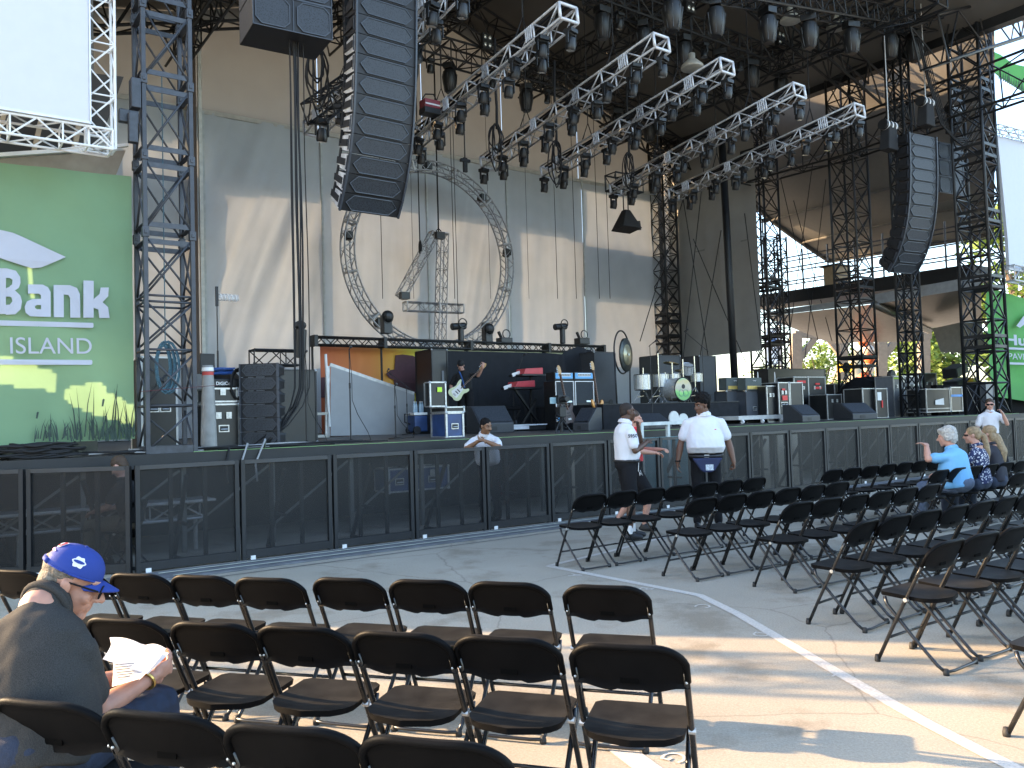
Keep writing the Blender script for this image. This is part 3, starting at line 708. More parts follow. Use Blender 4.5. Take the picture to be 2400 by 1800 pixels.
# hoist and clamp hanging in the middle, small cube truss with covered lamp
r = thing('hanging_control', 'black control handset dangling on a cord below the leftmost aluminium truss', 'handset', on_n(1090, 380, 19), SANG)
m = MB(); m.b2((-.06, -.04, -.28), (.06, .04, .12)); m.b2((-.15, -.05, .0), (.15, .05, .08)); m.tube((0, 0, .1), (0, 0, .9), .02, 6); m.build('handset', BLACK, r, bevel=.01)
r = thing('cube_truss', 'small black cube truss hanging above the covered lamp on the right side', 'truss', on_n(1455, 430, 19.5), SANG)
m = MB(); box_truss(m, (-.45, 0, 0), (.75, 0, 0), .5, .5, .03, .4); m.build('lattice', BLACK, r)
r = thing('covered_lamp', 'black lamp with barn doors hanging under the small cube truss', 'lamp', on_n(1468, 520, 19.5), SANG)
m = MB(); m.add([(-.42, -.3, -.22), (.42, -.3, -.22), (.42, .3, -.3), (-.42, .3, -.3), (-.1, -.1, .38), (.1, -.1, .38), (.1, .1, .38), (-.1, .1, .38)], [(3, 2, 1, 0), (4, 5, 6, 7), (0, 1, 5, 4), (1, 2, 6, 5), (2, 3, 7, 6), (3, 0, 4, 7)]); m.build('hood', bag, r, bevel=.02)
m = MB(); m.tube((-.1, 0, .3), (-.1, 0, 1.0), .02, 6); m.tube((.1, 0, .3), (.1, 0, 1.0), .02, 6); m.bar((.2, 0, -.1), (.62, 0, -.05), .05, .3); m.build('bracket', BLACK, r)

# ================================================================ the round truss with the figure 4
RINGM = mat('ring_truss_metal', (.30, .30, .31), .42, metal=.5, var=.25, scale=9)
def arc_truss(root, R_, w, r, n):
    T = lambda rad, y, a: Vector((rad * math.cos(a), y, rad * math.sin(a)))
    for rad, y in ((R_, -w / 2), (R_, w / 2), (R_ - w, -w / 2), (R_ - w, w / 2)):
        m = MB(); m.path([T(rad, y, 2 * math.pi * i / 96) for i in range(96)], r, 7, closed=True); m.build('chord', RINGM, root, smooth=True)
    m = MB(); k = n
    for i in range(k):
        a0, a1 = 2 * math.pi * i / k, 2 * math.pi * (i + 1) / k
        A = (R_, -w / 2), (R_ - w, -w / 2), (R_, w / 2), (R_ - w, w / 2)
        e, f = (0, 1) if i % 2 == 0 else (1, 0)
        m.tube(T(*A[e], a0), T(*A[f], a1), r * .55, 5); m.tube(T(*A[2 + e], a0), T(*A[2 + f], a1), r * .55, 5)
        m.tube(T(*A[e], a0), T(*A[2 + e], a1), r * .5, 5)
    m.build('lacing', RINGM, root)
    for i in range(12):
        a = 2 * math.pi * (i + .45) / 12; m = MB()
        A = [T(R_, -w / 2, a), T(R_ - w, -w / 2, a), T(R_ - w, w / 2, a), T(R_, w / 2, a)]
        for j in range(4): m.tube(A[j], A[(j + 1) % 4], r * 1.3, 6)
        m.build('joint_frame', ALU, root)
cc = P(13.72, 23.5, 7.0)
root = thing('round_truss', 'large circular aluminium truss standing in front of the beige backdrop', 'truss', cc, SANG)
arc_truss(root, 3.16, .32, .03, 72)
for i, a in enumerate([8, 48, 92, 132, 172, 228, 312]):
    m = MB(); p = Vector((3.0 * math.cos(R(a)), 0, 3.0 * math.sin(R(a)))); m.lathe([(.1, .14), (.13, .1), (.13, -.1), (.1, -.14)], 10, p, Matrix.Rotation(R(a), 3, 'Y')); m.box(p + Vector((0, -.12, 0)), (.2, .1, .2))
    m.build('effect_lamp', LAMP, root)
root = thing('figure_four_truss', 'aluminium truss shaped like the figure 4 hanging inside the round truss', 'truss', cc, SANG)
def q4(x, y): v = on_n(x, y, 23.5) - cc; return Vector((v.dot(SU), 0, v.z))
def seg_truss(root, p, q, w, r, bay, nm):
    m = MB(); box_truss(m, p, q, w, w, r, bay, up=(0, 1, 0), br=r * .6); m.build(nm, RINGM, root)
    d = (q - p).normalized(); x = d.cross(Vector((0, 1, 0)))
    for t in (0, 1):
        c = p + (q - p) * t; m = MB()
        for a, b in (((-1, -1), (1, -1)), ((1, -1), (1, 1)), ((1, 1), (-1, 1)), ((-1, 1), (-1, -1))): m.tube(c + x * a[0] * w / 2 + Vector((0, a[1] * w / 2, 0)), c + x * b[0] * w / 2 + Vector((0, b[1] * w / 2, 0)), r * 1.5, 6)
        m.build('joint_frame', ALU, root)
seg_truss(root, q4(1032, 800), q4(1038, 548), .28, .02, .3, 'upright_segment')
seg_truss(root, q4(1018, 548), q4(940, 695), .28, .02, .3, 'slanting_segment')
seg_truss(root, q4(950, 718), q4(1082, 724), .28, .02, .3, 'cross_segment')
m = MB(); m.tube(q4(1028, 545), q4(1028, 545) + Vector((0, 0, 6.0)), .025, 6); m.path([q4(1015, 550), q4(1028, 535), q4(1042, 552)], .02, 6); m.build('sling', RUB, root)
m = MB(); m.tube(q4(985, 600), q4(985, 600) + Vector((0, 0, 5.5)), .018, 6); m.ell(q4(985, 580), (.06, .06, .25)); m.build('bridle', RUB, root)
for i, (x, y) in enumerate([(941, 695), (1023, 555)]): m = MB(); m.box(q4(x, y) - Vector((0, .2, 0)), (.3, .2, .22), 0); m.build('corner_lamp', LAMP, root)

# ================================================================ video screen, banner on the left
r = thing('video_screen', 'white video screen in a white truss frame at the top left corner', 'screen', P(0, 11.0, 0), SANG)
q = lambda x, y: (lambda v: (v[0], v[2]))(sn(on_n(x, y, 11.0)))
sx1 = q(210, 287)[0]; zb = q(105, 267)[1]
for i in range(4):
    a = sx1 - (i + 1) * .95; m = MB(); m.b2((a + .003, 0, zb), (a + .947, .05, 11)); m.build('screen_panel', mat('screen_cloth_white', (.62, .63, .67), .7, var=.02, trans=.06), r)
m = MB(); m.b2((sx1, -.01, zb - .02), (sx1 + .02, .06, 11)); m.b2((-2.3, -.01, zb - .03), (sx1 + .02, .06, zb)); m.build('edge_profile', ALUW, r)
m = MB(); box_truss(m, (-2.4, .2, zb - .17), (sx1 + .26, .2, zb - .17), .34, .24, .016, .28, up=(0, 0, 1), br=.011); m.build('bottom_truss', WHITE, r)
m = MB(); box_truss(m, (sx1 + .15, .2, zb - .27), (sx1 + .15, .2, 11), .3, .26, .016, .32, up=(0, 1, 0), br=.011); m.build('side_truss', WHITE, r)
# pavilion side roof: white edge tube with tan membrane, dark underside and timber rafters behind it
r = thing('side_canopy', 'white edged tan canopy corner between the screen and the green banner', 'canopy', P(0, 12.4, 0), SANG)
q = lambda x, y, n=12.4: (lambda v: Vector((v[0], v[1] - 12.4, v[2])))(sn(on_n(x, y, n)))
m = MB(); m.bar(q(-300, 385), q(240, 348), .1, .05); m.bar(q(240, 347), q(300, 340), .07, .04); m.build('edge_tube', WHITE, r)
m = MB(); m.add([q(-300, 392), q(295, 352), q(270, 415), q(-300, 440)], [(0, 1, 2, 3)]); m.build('membrane', mat('tan_membrane', (.34, .29, .23), .8, trans=.25), r)
r = thing('wing_roof', 'dark underside of the left wing roof with light timber rafters', 'roof', P(0, 13.5, 0), SANG)
q = lambda x, y, n=13.5: (lambda v: Vector((v[0], v[1] - 13.5, v[2])))(sn(on_n(x, y, n)))
m = MB(); m.add([q(-400, 100, 13.5), q(290, 180, 13.5), q(230, 345, 13.5), q(-400, 400, 13.5)], [(0, 1, 2, 3)]); m.build('roof_deck', mat('roof_deck_dark', (.05, .045, .04), .85), r)
for x0, x1 in ((10, -25), (100, 70), (190, 165)):
    m = MB(); m.bar(q(x0, 265, 13.3), q(x1, 395, 13.3), .16, .06); m.build('rafter', mat('rafter_timber', (.42, .33, .22), .7, var=.2), r)
# banner: printed green cloth, sun behind it
def banner_mat(name, col):
    return mat(name, col, .75, var=.05, scale=1.5, trans=.45, bump=.15, bscale=12)
gb = banner_mat('banner_green', (.27, .45, .26))
def P12(x, y): v = sn(on_n(x, y, 12.0)); return Vector((v[0], 0, v[2]))
root = thing('green_banner', 'large green banner reading Bank ISLAND, reeds printed along its foot', 'banner', P(0, 12.0, 0), SANG)
TLr, BRr = P12(305, 413), P12(315, 1028); top0, bot0 = P12(0, 382), P12(0, 1044)
m = MB(); nx, nz = 60, 40; s0 = -2.1; s1 = BRr.x
def bannery(s, z): return .035 * noise.noise(Vector((s * .9 + z * .8, z * .5, 2))) + .03 * noise.noise(Vector((s * 1.8 + z * 1.4, z * .6, 7))) + .012 * noise.noise(Vector((s * 4, z * 3, 3)))
for i in range(nx + 1):
    for j in range(nz + 1):
        s = s0 + (s1 - s0) * i / nx; zb_ = bot0.z + (BRr.z - bot0.z) * (s - bot0.x) / (BRr.x - bot0.x); zt_ = top0.z + (TLr.z - top0.z) * (s - top0.x) / (TLr.x - top0.x)
        z = zb_ + (zt_ - zb_) * j / nz; m.v.append((s, bannery(s, z), z))
for i in range(nx):
    for j in range(nz): a = i * (nz + 1) + j; m.f.append((a, a + nz + 1, a + nz + 2, a + 1)); m.mi.append(0)
m.build('cloth', gb, root, smooth=True)
bw = mat('banner_print_white', (.62, .63, .70), .75, var=.03, trans=.35)
def onb(x, y, d=-.045): p = P12(x, y); return Vector((p.x, bannery(p.x, p.z) + d, p.z))
def printed(nm, poly, mt, d=-.045):
    m = MB(); m.prism([onb(x, y, d) for x, y in poly], (0, .004, 0)); return m.build(nm, mt, root)
sc = 2.765
L1 = lambda L: [(x / sc, 600 + y / sc) for x, y in L]
# swoosh over the word
printed('printed_swoosh', [(-60, 530), (0, 540), (30, 547), (60, 560), (95, 577), (125, 591), (153, 604), (125, 616), (95, 628), (75, 630), (40, 620), (0, 607), (-60, 590)], bw)
# heavy rounded letters B a n k, with counters cut as separate strokes
def stroke_letter(polys, nm='printed_letter'):
    m = MB()
    for pl in polys: m.prism([onb(x, y) for x, y in L1(pl)], (0, .004, 0))
    m.build(nm, bw, root)
stroke_letter([[(-75, 85), (40, 85), (100, 100), (128, 140), (130, 180), (118, 212), (90, 230), (60, 230), (60, 200), (75, 190), (78, 160), (60, 148), (35, 148), (35, 380), (-75, 380)],
               [(60, 226), (95, 230), (128, 262), (138, 300), (130, 350), (95, 382), (35, 385), (35, 322), (60, 320), (76, 300), (72, 275), (60, 268), (35, 268), (35, 215), (60, 205)]])
stroke_letter([[(178, 188), (275, 188), (308, 205), (325, 235), (325, 398), (262, 398), (262, 258), (250, 248), (178, 248)],
               [(262, 282), (205, 284), (170, 300), (155, 335), (162, 372), (190, 395), (262, 398), (262, 350), (235, 350), (222, 342), (222, 330), (235, 322), (262, 322)]])
stroke_letter([[(345, 190), (450, 192), (495, 210), (515, 250), (517, 402), (452, 402), (452, 275), (440, 255), (410, 252), (410, 400), (345, 400)]])
stroke_letter([[(537, 162), (603, 165), (603, 402), (537, 402)], [(603, 282), (640, 250), (648, 208), (700, 208), (696, 265), (660, 302), (603, 318)], [(603, 290), (655, 298), (696, 335), (706, 404), (640, 404), (634, 350), (603, 338)]])
printed('printed_bar', L1([(-120, 415), (598, 436), (602, 442), (602, 462), (596, 468), (-120, 450)]), bw)
printed('printed_bar', L1([(-120, 670), (588, 676), (594, 684), (592, 702), (584, 708), (-120, 706)]), bw)
ps = [P12(x / sc, 600 + y / sc) for x, y in ((52, 634), (580, 632), (52, 526))]
t = text('printed_word', 'ISLAND', (ps[2].z - ps[0].z) * 1.42, (ps[0].x - .0, -.05, ps[0].z), (R(90), R(-1), 0), bw, root, .002, bold=.0)
bpy.context.view_layer.update(); t.scale = ((ps[1].x - ps[0].x) / max(.1, t.dimensions.x), 1, 1)
# dark reeds printed at the bottom
reed = mat('banner_print_reed', (.035, .06, .05), .8, var=.3)
rr = random.Random(5)
for i in range(92):
    x0 = rr.uniform(80, 312) if i > 22 else rr.uniform(170, 312); y0 = 1032 - rr.uniform(-3, 12) + (x0 - 200) * -.02
    h = rr.uniform(18, 60) if i > 14 else rr.uniform(70, 135); ln = rr.uniform(-18, 18); w = rr.uniform(1.2, 2.4)
    printed('printed_reed', [(x0 - w, y0), (x0 + w, y0), (x0 + ln * .4 + w * .6, y0 - h * .6), (x0 + ln, y0 - h), (x0 + ln * .4 - w * .6, y0 - h * .6)], reed, -.04 - .0002 * i)
for x0, y0, h in ((86, 965, 16), (238, 935, 18), (292, 1000, 14)):
    printed('printed_bulrush', [(x0 - 3, y0 + h), (x0 + 1, y0 + h), (x0 + 4, y0 + 2), (x0 + 2, y0), (x0 - 1, y0 + 2)], reed, -.065)
# unseen sheet added behind the banner, pierced to leave the sunlit yellow patches
def Hb(L): return [(lambda p: (p.x, p.z))(P12(x, y)) for x, y in L]
bh = [Hb([(-80, 825), (40, 842), (90, 862), (135, 872), (131, 925), (100, 912), (0, 903), (-80, 905)]),
      Hb([(150, 925), (160, 905), (215, 890), (240, 902), (250, 925), (258, 920), (315, 955), (313, 1000), (275, 985), (200, 965), (160, 945)]),
      Hb([(70, 612), (80, 610), (76, 700), (66, 700)])]
mk = screen_mask('side_shade_sheet', 12.0, 1.6, -3.3, 2.1, 1.3, 12.5, .05, bh, mat('shade_sheet_grey', (.12, .12, .11), .9))
m = MB(); m.b2((-8, 12.3, 0), (2.2, 12.34, 1.3)); o = m.build('stage_skirt', CLOTHB); o.rotation_euler = (0, 0, SANG); tag(o, kind='structure')
# off to the left, beyond the frame: unseen lattice posts added to throw the shade bands over the seats
for i, (s, n, W, lab) in enumerate([(-3.2, 11.4, .6, 'unseen lattice tower added for its shade at the outer edge of the left screen'), (-4.8, 8.2, .28, 'unseen slim lattice pole added for its shade out beyond the left screen'), (-6.6, 7.2, .45, 'unseen lattice tower added for its shade farthest out to the left of the seats')]):
    far_tower(lab, s, n, 0, 9.5, W, W, .04, .55, None)
# ================================================================ things on the stage
def D(x, n): p = on_n(x, 1000, n); return Vector((p.x, p.y, DECK))
def Hh(x, y, n): return on_n(x, y, n).z - DECK
def span(x0, x1, n): return (D(x1, n) - D(x0, n)).dot(SU)
CASE = PLYB
CASEG = mat('case_grey', (.12, .13, .145), .45, var=.15); CASEBL = mat('case_blue', (.02, .05, .15), .4, var=.25)
TRIM = mat('case_trim', (.46, .47, .47), .38, metal=.7, var=.2, scale=20)
def case_at(label, loc, rz, W, Dp, H, body=CASE, trim=TRIM, t=.022, latches=2, handles=1, group=None, name='road_case', wheels=0, mid=None, extra=None):
    r = thing(name, label, 'case', loc, rz, group); z0 = .12 if wheels else 0
    m = MB(); m.b2((0, 0, z0), (W, Dp, H)); m.build('body', body, r)
    m = MB(); e = .004
    for x in (0, W):
        for y in (0, Dp): m.b2((x - t / 2 - e, y - t / 2 - e, z0), (x + t / 2 + e, y + t / 2 + e, H))
    lv = [z0, H] + ([mid] if mid else [])
    for z in lv:
        for y in (0, Dp): m.b2((t, y - t / 2 - e, z - t / 2), (W - t, y + t / 2 + e, z + t / 2 + e))
        for x in (0, W): m.b2((x - t / 2 - e, t, z - t / 2), (x + t / 2 + e, Dp - t, z + t / 2 + e))
    m.build('edge_trim', trim, r)
    for i in range(latches):
        x = W * (i + 1) / (latches + 1); zz = (mid or H * .75); m = MB(); m.b2((x - .04, -.024, zz - .05), (x + .04, -.013, zz + .05)); m.b2((x - .015, -.032, zz - .03), (x + .015, -.022, zz + .03)); m.build('latch', TRIM, r)
    for i in range(handles):
        x = W * (i + 1) / (handles + 1); zz = H * .45; m = MB(); m.b2((x - .08, -.016, zz - .055), (x + .08, -.012, zz + .055)); m.build('handle_dish', TRIM, r)
        m = MB(); m.b2((x - .062, -.022, zz - .038), (x + .062, -.017, zz + .038)); m.build('handle_recess', BLACK, r)
        m = MB(); m.tube((x - .05, -.032, zz - .012), (x + .05, -.032, zz - .012), .012, 6); m.build('handle', TRIM, r)
    for i in range(wheels and 4):
        x = .1 if i % 2 else W - .1; y = .1 if i < 2 else Dp - .1; m = MB(); m.tube((x - .02, y, .055), (x + .02, y, .055), .055, 12); m.b2((x - .03, y - .03, .07), (x + .03, y + .03, .12)); m.build('wheel', RUB, r)
    for z in (z0, H):
        for x in (0, W): m = MB(); m.ell((x, 0, z), (.028, .028, .028), n=8, m=6); m.build('ball_corner', TRIM, r)
    if extra: extra(r, W, Dp, H)
    return r
def case_px(label, x0, x1, ytop, n, Dp=.6, rz=0, **k):
    return case_at(label, D(x0, n), SANG + rz, span(x0, x1, n), Dp, Hh((x0 + x1) / 2, ytop, n), **k)
# --- left wing
case_px('tall black road case with white edges standing behind the left tower', 333, 415, 838, 13.4, .7, handles=2, latches=0, trim=mat('case_trim_white', (.6, .6, .6), .4, var=.1))
case_px('black road case under the console, right of the left tower', 488, 560, 948, 13.0, .7, handles=1, latches=2, mid=None)
r = case_at('black lidded flight case lying on the taller case behind the grey pipe', D(490, 13.0) + Vector((0, .0, Hh(520, 946, 13.0) + .03)), SANG, span(490, 556, 13.0), .6, .2, latches=1, handles=0)
r = thing('mixing_console', 'black mixing console under a heap of cable on the left road case', 'console', D(492, 13.0) + Vector((0, .05, Hh(520, 946, 13.0) + .26)), SANG)
m = MB(); m.add([(0, 0, 0), (.5, 0, 0), (.5, .4, 0), (0, .4, 0), (0, 0, .12), (.5, 0, .12), (.5, .4, .26), (0, .4, .26)], [(3, 2, 1, 0), (4, 5, 6, 7), (0, 1, 5, 4), (1, 2, 6, 5), (2, 3, 7, 6), (3, 0, 4, 7)]); m.build('body', BLACK, r, bevel=.01)
text('printed_name', 'DiGiCo', .07, (.08, -.004, .03), (R(90), 0, 0), WHITE, r, .001, bold=.002)
m = MB()
for k in range(6): m.path([(.02 + .4 * math.sin(t * .9 + k) * .5 + .2, .15 + .08 * math.sin(t * 1.4 + k * 2), .25 + .05 * math.sin(t * .7 + k)) for t in range(9)], .014, 5)
m.build('cable_heap', mat('cable_blue', (.02, .07, .25), .6), r)
m = MB(); m.b2((-.12, .1, .2), (.1, .14, .52)); m.b2((-.02, .1, 0), (.02, .14, .2)); m.build('monitor_screen', BLACK, r, bevel=.008)
m = MB()
for k in range(7): m.path([(.42 + .1 * math.sin(t * math.pi / 8) * (1 + .06 * k), -.02 - .008 * k, .04 + .2 * math.cos(t * math.pi / 8) * (1 + .04 * k)) for t in range(16)], .012, 5, closed=True)
m.build('coiled_cable', RUB, r)
r = sthing('grey_pipe', 'grey tapered pipe sleeve standing against the left tower foot', 'pipe', *sn(D(489, 12.0)))
m = MB(); m.lathe([(.115, 0), (.11, .1), (.085, .9), (.075, 1.15), (.072, 1.2)], 20); m.build('sleeve', mat('pipe_grey', (.25, .25, .24), .6, var=.2, bump=.2), r, smooth=True); m = MB(); m.lathe([(.079, 1.06), (.078, 1.11)], 20); m.build('red_band', mat('band_red', (.45, .05, .04), .6), r)
m = MB(); m.lathe([(.08, 1.12), (.079, 1.17)], 20); m.build('white_band', WHITE, r)
r = sthing('ratchet_strap', 'dark red strap run around the tower legs and the grey pipe', 'strap', *sn(on_n(330, 918, 11.62)))
m = MB(); b_ = on_n(498, 905, 11.8) - r.location; m.bar((-.02, -.03, 0), (b_.dot(SU), -.08, b_.z), .035, .006); m.build('webbing', mat('strap_red', (.10, .02, .025), .7), r)
r = sthing('coiled_rope', 'blue rope coiled and hung on the left tower', 'rope', *sn(on_n(388, 852, 11.9)))
for k in range(8): m = MB(); m.path([((.09 + .008 * k) * math.sin(t * math.pi / 8) + .012 * k - .04, .02 * (k % 3), (.30 + .02 * (k % 4)) * math.cos(t * math.pi / 8) - .05) for t in range(16)], .011, 6, closed=True); m.build('loop', mat('rope_blue', (.06, .13, .17), .8, var=.4, scale=50), r, smooth=True)
m = MB(); m.tube((0, 0, .2), (0, 0, 4), .008, 5); m.build('line', mat('rope_blue', (.06, .13, .17), .8), r)
r = sthing('antenna_stand', 'black stand carrying a white helical antenna left of the loudspeaker stack', 'antenna', *sn(D(513, 13.6)))
h = Hh(513, 672, 13.6); m = MB(); m.tube((0, 0, 0), (0, 0, h * .6), .016, 8); m.tube((0, 0, h * .55), (0, 0, h), .01, 8); m.b2((-.02, -.02, h - .32), (.02, .02, h)); m.build('pole', BLACK, r)
for a in (30, 150, 270): m = MB(); m.tube((0, 0, .35), (.35 * math.cos(R(a)), .35 * math.sin(R(a)), .01), .012, 6); m.build('leg', BLACK, r)
m = MB(); m.path([(.03 + .0085 * t, .06 * math.cos(t * .9), h - .17 + .06 * math.sin(t * .9)) for t in range(36)], .006, 5); m.build('helix', WHITE, r); m = MB(); m.tube((.02, 0, h - .17), (.34, 0, h - .17), .056, 14); m.build('radome', mat('radome', (.6, .6, .6), .3, var=0, alpha=.35), r)
# loudspeaker stack of six
r0 = D(565, 12.9); stackW, bh = .60, .205
for i in range(6):
    o = thing('line_array_box', 'black line-array box, %s in the stack on the left of the deck' % ['bottom one', 'second from below', 'third from below', 'fourth from below', 'fifth from below', 'topmost one'][i], 'loudspeaker', r0 + Vector((0, 0, .03 + i * (bh + .006))), R(-4), 'boxes of the left loudspeaker stack')
    m = MB(); m.add([(0, 0, 0), (stackW, 0, 0), (stackW, 0, bh), (0, 0, bh), (.05, .42, .035), (stackW - .05, .42, .035), (stackW - .05, .42, bh - .035), (.05, .42, bh - .035)], [(0, 1, 2, 3), (7, 6, 5, 4), (0, 4, 5, 1), (3, 2, 6, 7), (0, 3, 7, 4), (1, 5, 6, 2)]); m.build('cabinet', SPK, o)
    m = MB(); pts = [Vector((x, -.012, z)) for x, z in ((.03, bh / 2), (.1, .02), (stackW - .1, .02), (stackW - .03, bh / 2), (stackW - .1, bh - .02), (.1, bh - .02))]; m.prism(pts, (0, .012, 0)); m.build('grille', GRI, o)
    m = MB(); [m.bar(pts[j], pts[(j + 1) % 6], .008) for j in range(6)]; m.bar((.0, -.02, .0), (.0, -.02, bh), .02); m.bar((stackW, -.02, 0), (stackW, -.02, bh), .035); m.bar((stackW - .02, .05, bh * .8), (stackW - .05, .4, bh * .75), .03); m.build('frame_edge', EDGE, o)
m = MB(); m.b2((-.03, -.05, 0), (stackW + .03, .5, .028)); t_ = m.build('base_plate', STEELD); t_.location = r0; t_.rotation_euler = (0, 0, R(-4)); t_.name = 'speaker_trolley'; tag(t_, 'low dark trolley plate under the left loudspeaker stack', 'trolley')
case_px('tall black cabinet right behind the left loudspeaker stack', 660, 742, 868, 14.6, .8, handles=0, latches=0, trim=BLACK)
r = sthing('black_truss_arch', 'small black truss piece above the left loudspeaker stack', 'truss', *sn(on_n(590, 838, 15.4)))
m = MB(); L_ = span(590, 700, 15.4); box_truss(m, (0, 0, 0), (L_, 0, 0), .3, .28, .022, .3); m.tube((0, -.15, -.1), (0, -.15, -1.6), .025, 6); m.tube((L_, -.15, -.1), (L_, -.15, -1.6), .025, 6); m.build('lattice', BLACK, r)
r = sthing('tube_light', 'black tubular spotlight clamped above the black truss, left of the cable bundle', 'lamp', *sn(on_n(702, 800, 14.9)))
m = MB(); m.tube((0, 0, -.3), (.03, 0, .22), .11, 14); m.ell((.02, 0, .3), (.12, .1, .09)); m.build('barrel', LAMP, r, auto=True)
# --- orange painted backdrop with a hat, hanging on the low black truss
NB = 20.3
def PB(x, y, d=0.0): v = sn(on_n(x, y, NB)); return Vector((v[0], d, v[2]))
r = thing('painted_backdrop', 'orange and yellow painted backdrop with a dark wide-brimmed hat hanging below the black truss', 'backdrop', P(0, NB, 0), SANG)
ob = bpy.data.materials.new('painted_orange'); ob.use_nodes = True
def _ob():
    nt = ob.node_tree; b = nt.nodes['Principled BSDF']; L = nt.links; tc = nt.nodes.new('ShaderNodeTexCoord'); sx = nt.nodes.new('ShaderNodeSeparateXYZ'); L.new(tc.outputs['Object'], sx.inputs[0])
    a0 = PB(752, 900).x; a1 = PB(1000, 900).x; mr = nt.nodes.new('ShaderNodeMapRange'); mr.inputs[1].default_value = a0; mr.inputs[2].default_value = a1; L.new(sx.outputs[0], mr.inputs[0])
    c = nt.nodes.new('ShaderNodeValToRGB'); e = c.color_ramp.elements; e[0].color = (.50, .13, .055, 1); e[1].color = (.72, .68, .40, 1); e[1].position = 1
    for p_, q_ in ((.45, (.60, .22, .06, 1)), (.72, (.66, .36, .05, 1)), (.88, (.70, .62, .08, 1))): k = e.new(p_); k.color = q_
    L.new(mr.outputs[0], c.inputs[0]); L.new(c.outputs[0], b.inputs['Base Color']); b.inputs['Roughness'].default_value = .8
_ob()
m = MB(); nx = 60; a, b = PB(750, 812).x, PB(1420, 1000).x
for i in range(nx + 1):
    s = a + (b - a) * i / nx; y = .03 * math.sin(s * 7.1) + .02 * math.sin(s * 13); zt_ = PB(750, 812).z + .0
    m.v += [(s, y, DECK + .0), (s, y, zt_)]
for i in range(nx): m.f.append((2 * i, 2 * i + 2, 2 * i + 3, 2 * i + 1)); m.mi.append(0)
m.build('cloth', ob, r, smooth=True)
hat = mat('painted_maroon', (.085, .035, .04), .8, var=.15)
def flatpoly(nm, pts, mt, par, d=-.07, th=.004):
    m = MB(); m.prism([PB(x, y, d) for x, y in pts], (0, th, 0)); return m.build(nm, mt, par)
flatpoly('painted_hat_crown', [(924, 833), (940, 831), (965, 834), (982, 844), (986, 895), (920, 893)], hat, r)
flatpoly('painted_hat_brim', [(902, 876), (912, 868), (940, 862), (975, 868), (1000, 880), (1000, 902), (960, 898), (925, 892), (908, 885)], hat, r, -.076)
flatpoly('painted_face', [(920, 893), (985, 896), (985, 925), (960, 920), (922, 905)], mat('painted_maroon_dark', (.06, .026, .03), .8), r, -.073)
flatpoly('painted_shadow', [(750, 885), (768, 884), (768, 932), (750, 932)], hat, r)
flatpoly('painted_star', [(1330, 836), (1360, 838), (1342, 855), (1338, 872)], mat('painted_orange2', (.62, .3, .1), .8), r)
r = sthing('low_black_truss', 'long low black truss spanning the stage above the painted backdrop', 'truss', *sn(on_n(735, 799, 19.8)))
L_ = span(735, 1413, 19.8)
for nm, a, b in (('chord', -.15, -.1), ('chord', .15, -.1), ('chord', -.15, .1), ('chord', .15, .1)): m = MB(); m.tube((0, a, b), (L_, a, b), .025, 8); m.build(nm, BLACK, r, smooth=True)
m = MB(); k = 44
for i in range(k):
    x0, x1 = L_ * i / k, L_ * (i + 1) / k; z0, z1 = (-.1, .1) if i % 2 == 0 else (.1, -.1)
    for y in (-.15, .15): m.tube((x0, y, z0), (x1, y, z1), .014, 5)
    m.tube((x0, -.15, z0), (x1, .15, z0), .012, 5)
m.build('lacing', BLACK, r)
for t in (0, .2, .48, .77, 1): m = MB(); m.box((L_ * t, 0, 0), (.09, .36, .28)); m.tube((L_ * t, .1, 0), (L_ * t, .1, -2.3), .03, 6); m.build('support', BLACK, r)
for i, (x, y, k) in enumerate([(905, 765, 0), (1080, 775, 1), (1142, 792, 0), (1182, 800, 2), (1318, 775, 1), (1364, 800, 2)]):
    q = sthing('truss_top_lamp', 'black lamp standing on the low black truss, %s from the left' % ORD[i], 'lamp', *sn(on_n(x, y, 19.8)), group='lamps on the low black truss')
    m = MB()
    if k == 0: m.box((0, 0, .05), (.24, .24, .5)); m.ell((0, -.1, .25), (.17, .14, .17))
    elif k == 1: m.tube((-.3, 0, .1), (.15, 0, .14), .1, 12); m.tube((0, 0, .1), (0, 0, -.4), .09, 10)
    else: m.box((0, 0, 0), (.4, .3, .2)); m.tube((-.1, 0, .1), (-.2, 0, .28), .05, 8)
    m.build('body', LAMP, q, bevel=.02); m = MB(); m.ring((0, -.12, .2), .13, .018, 16, 5, Matrix.Rotation(R(90), 3, 'X')); m.build('yoke_ring', LAMP, q)
# grey cloth ramp screen, platform, mic stands
r = sthing('grey_ramp_cloth', 'pale grey cloth covering the side of a sloping ramp in front of the orange backdrop', 'cloth', 0, 18.9, 0)
q = lambda x, y: (lambda v: Vector((v[0], 0, v[2])))(sn(on_n(x, y, 18.9)))
A, B, C_, E_ = q(775, 858), q(972, 926), q(968, 1017), q(774, 1022); m = MB()
for i in range(25):
    for j in range(13):
        u, v = i / 24, j / 12; top_ = A.lerp(B, u); bot_ = E_.lerp(C_, u); p = bot_.lerp(top_, v); w = .02 * noise.noise(Vector((p.x * 3 + p.z * 4, p.z * 1.5, 1))) + .012 * math.sin((p.x * 3 - p.z * 4) * 3) * (1 - v) * (1 - u); m.v.append((p.x, w, p.z))
for i in range(24):
    for j in range(12): a = i * 13 + j; m.f.append((a, a + 13, a + 14, a + 1)); m.mi.append(0)
m.build('cloth', mat('ramp_cloth', (.33, .34, .35), .85, var=.03), r, smooth=True)
m = MB(); m.bar(A + Vector((0, .05, .03)), B + Vector((0, .05, .03)), .05, .1); m.bar(A + Vector((-.06, .05, 0)), E_ + Vector((-.06, .05, 0)), .05, .1); m.build('rail', ALU, r)
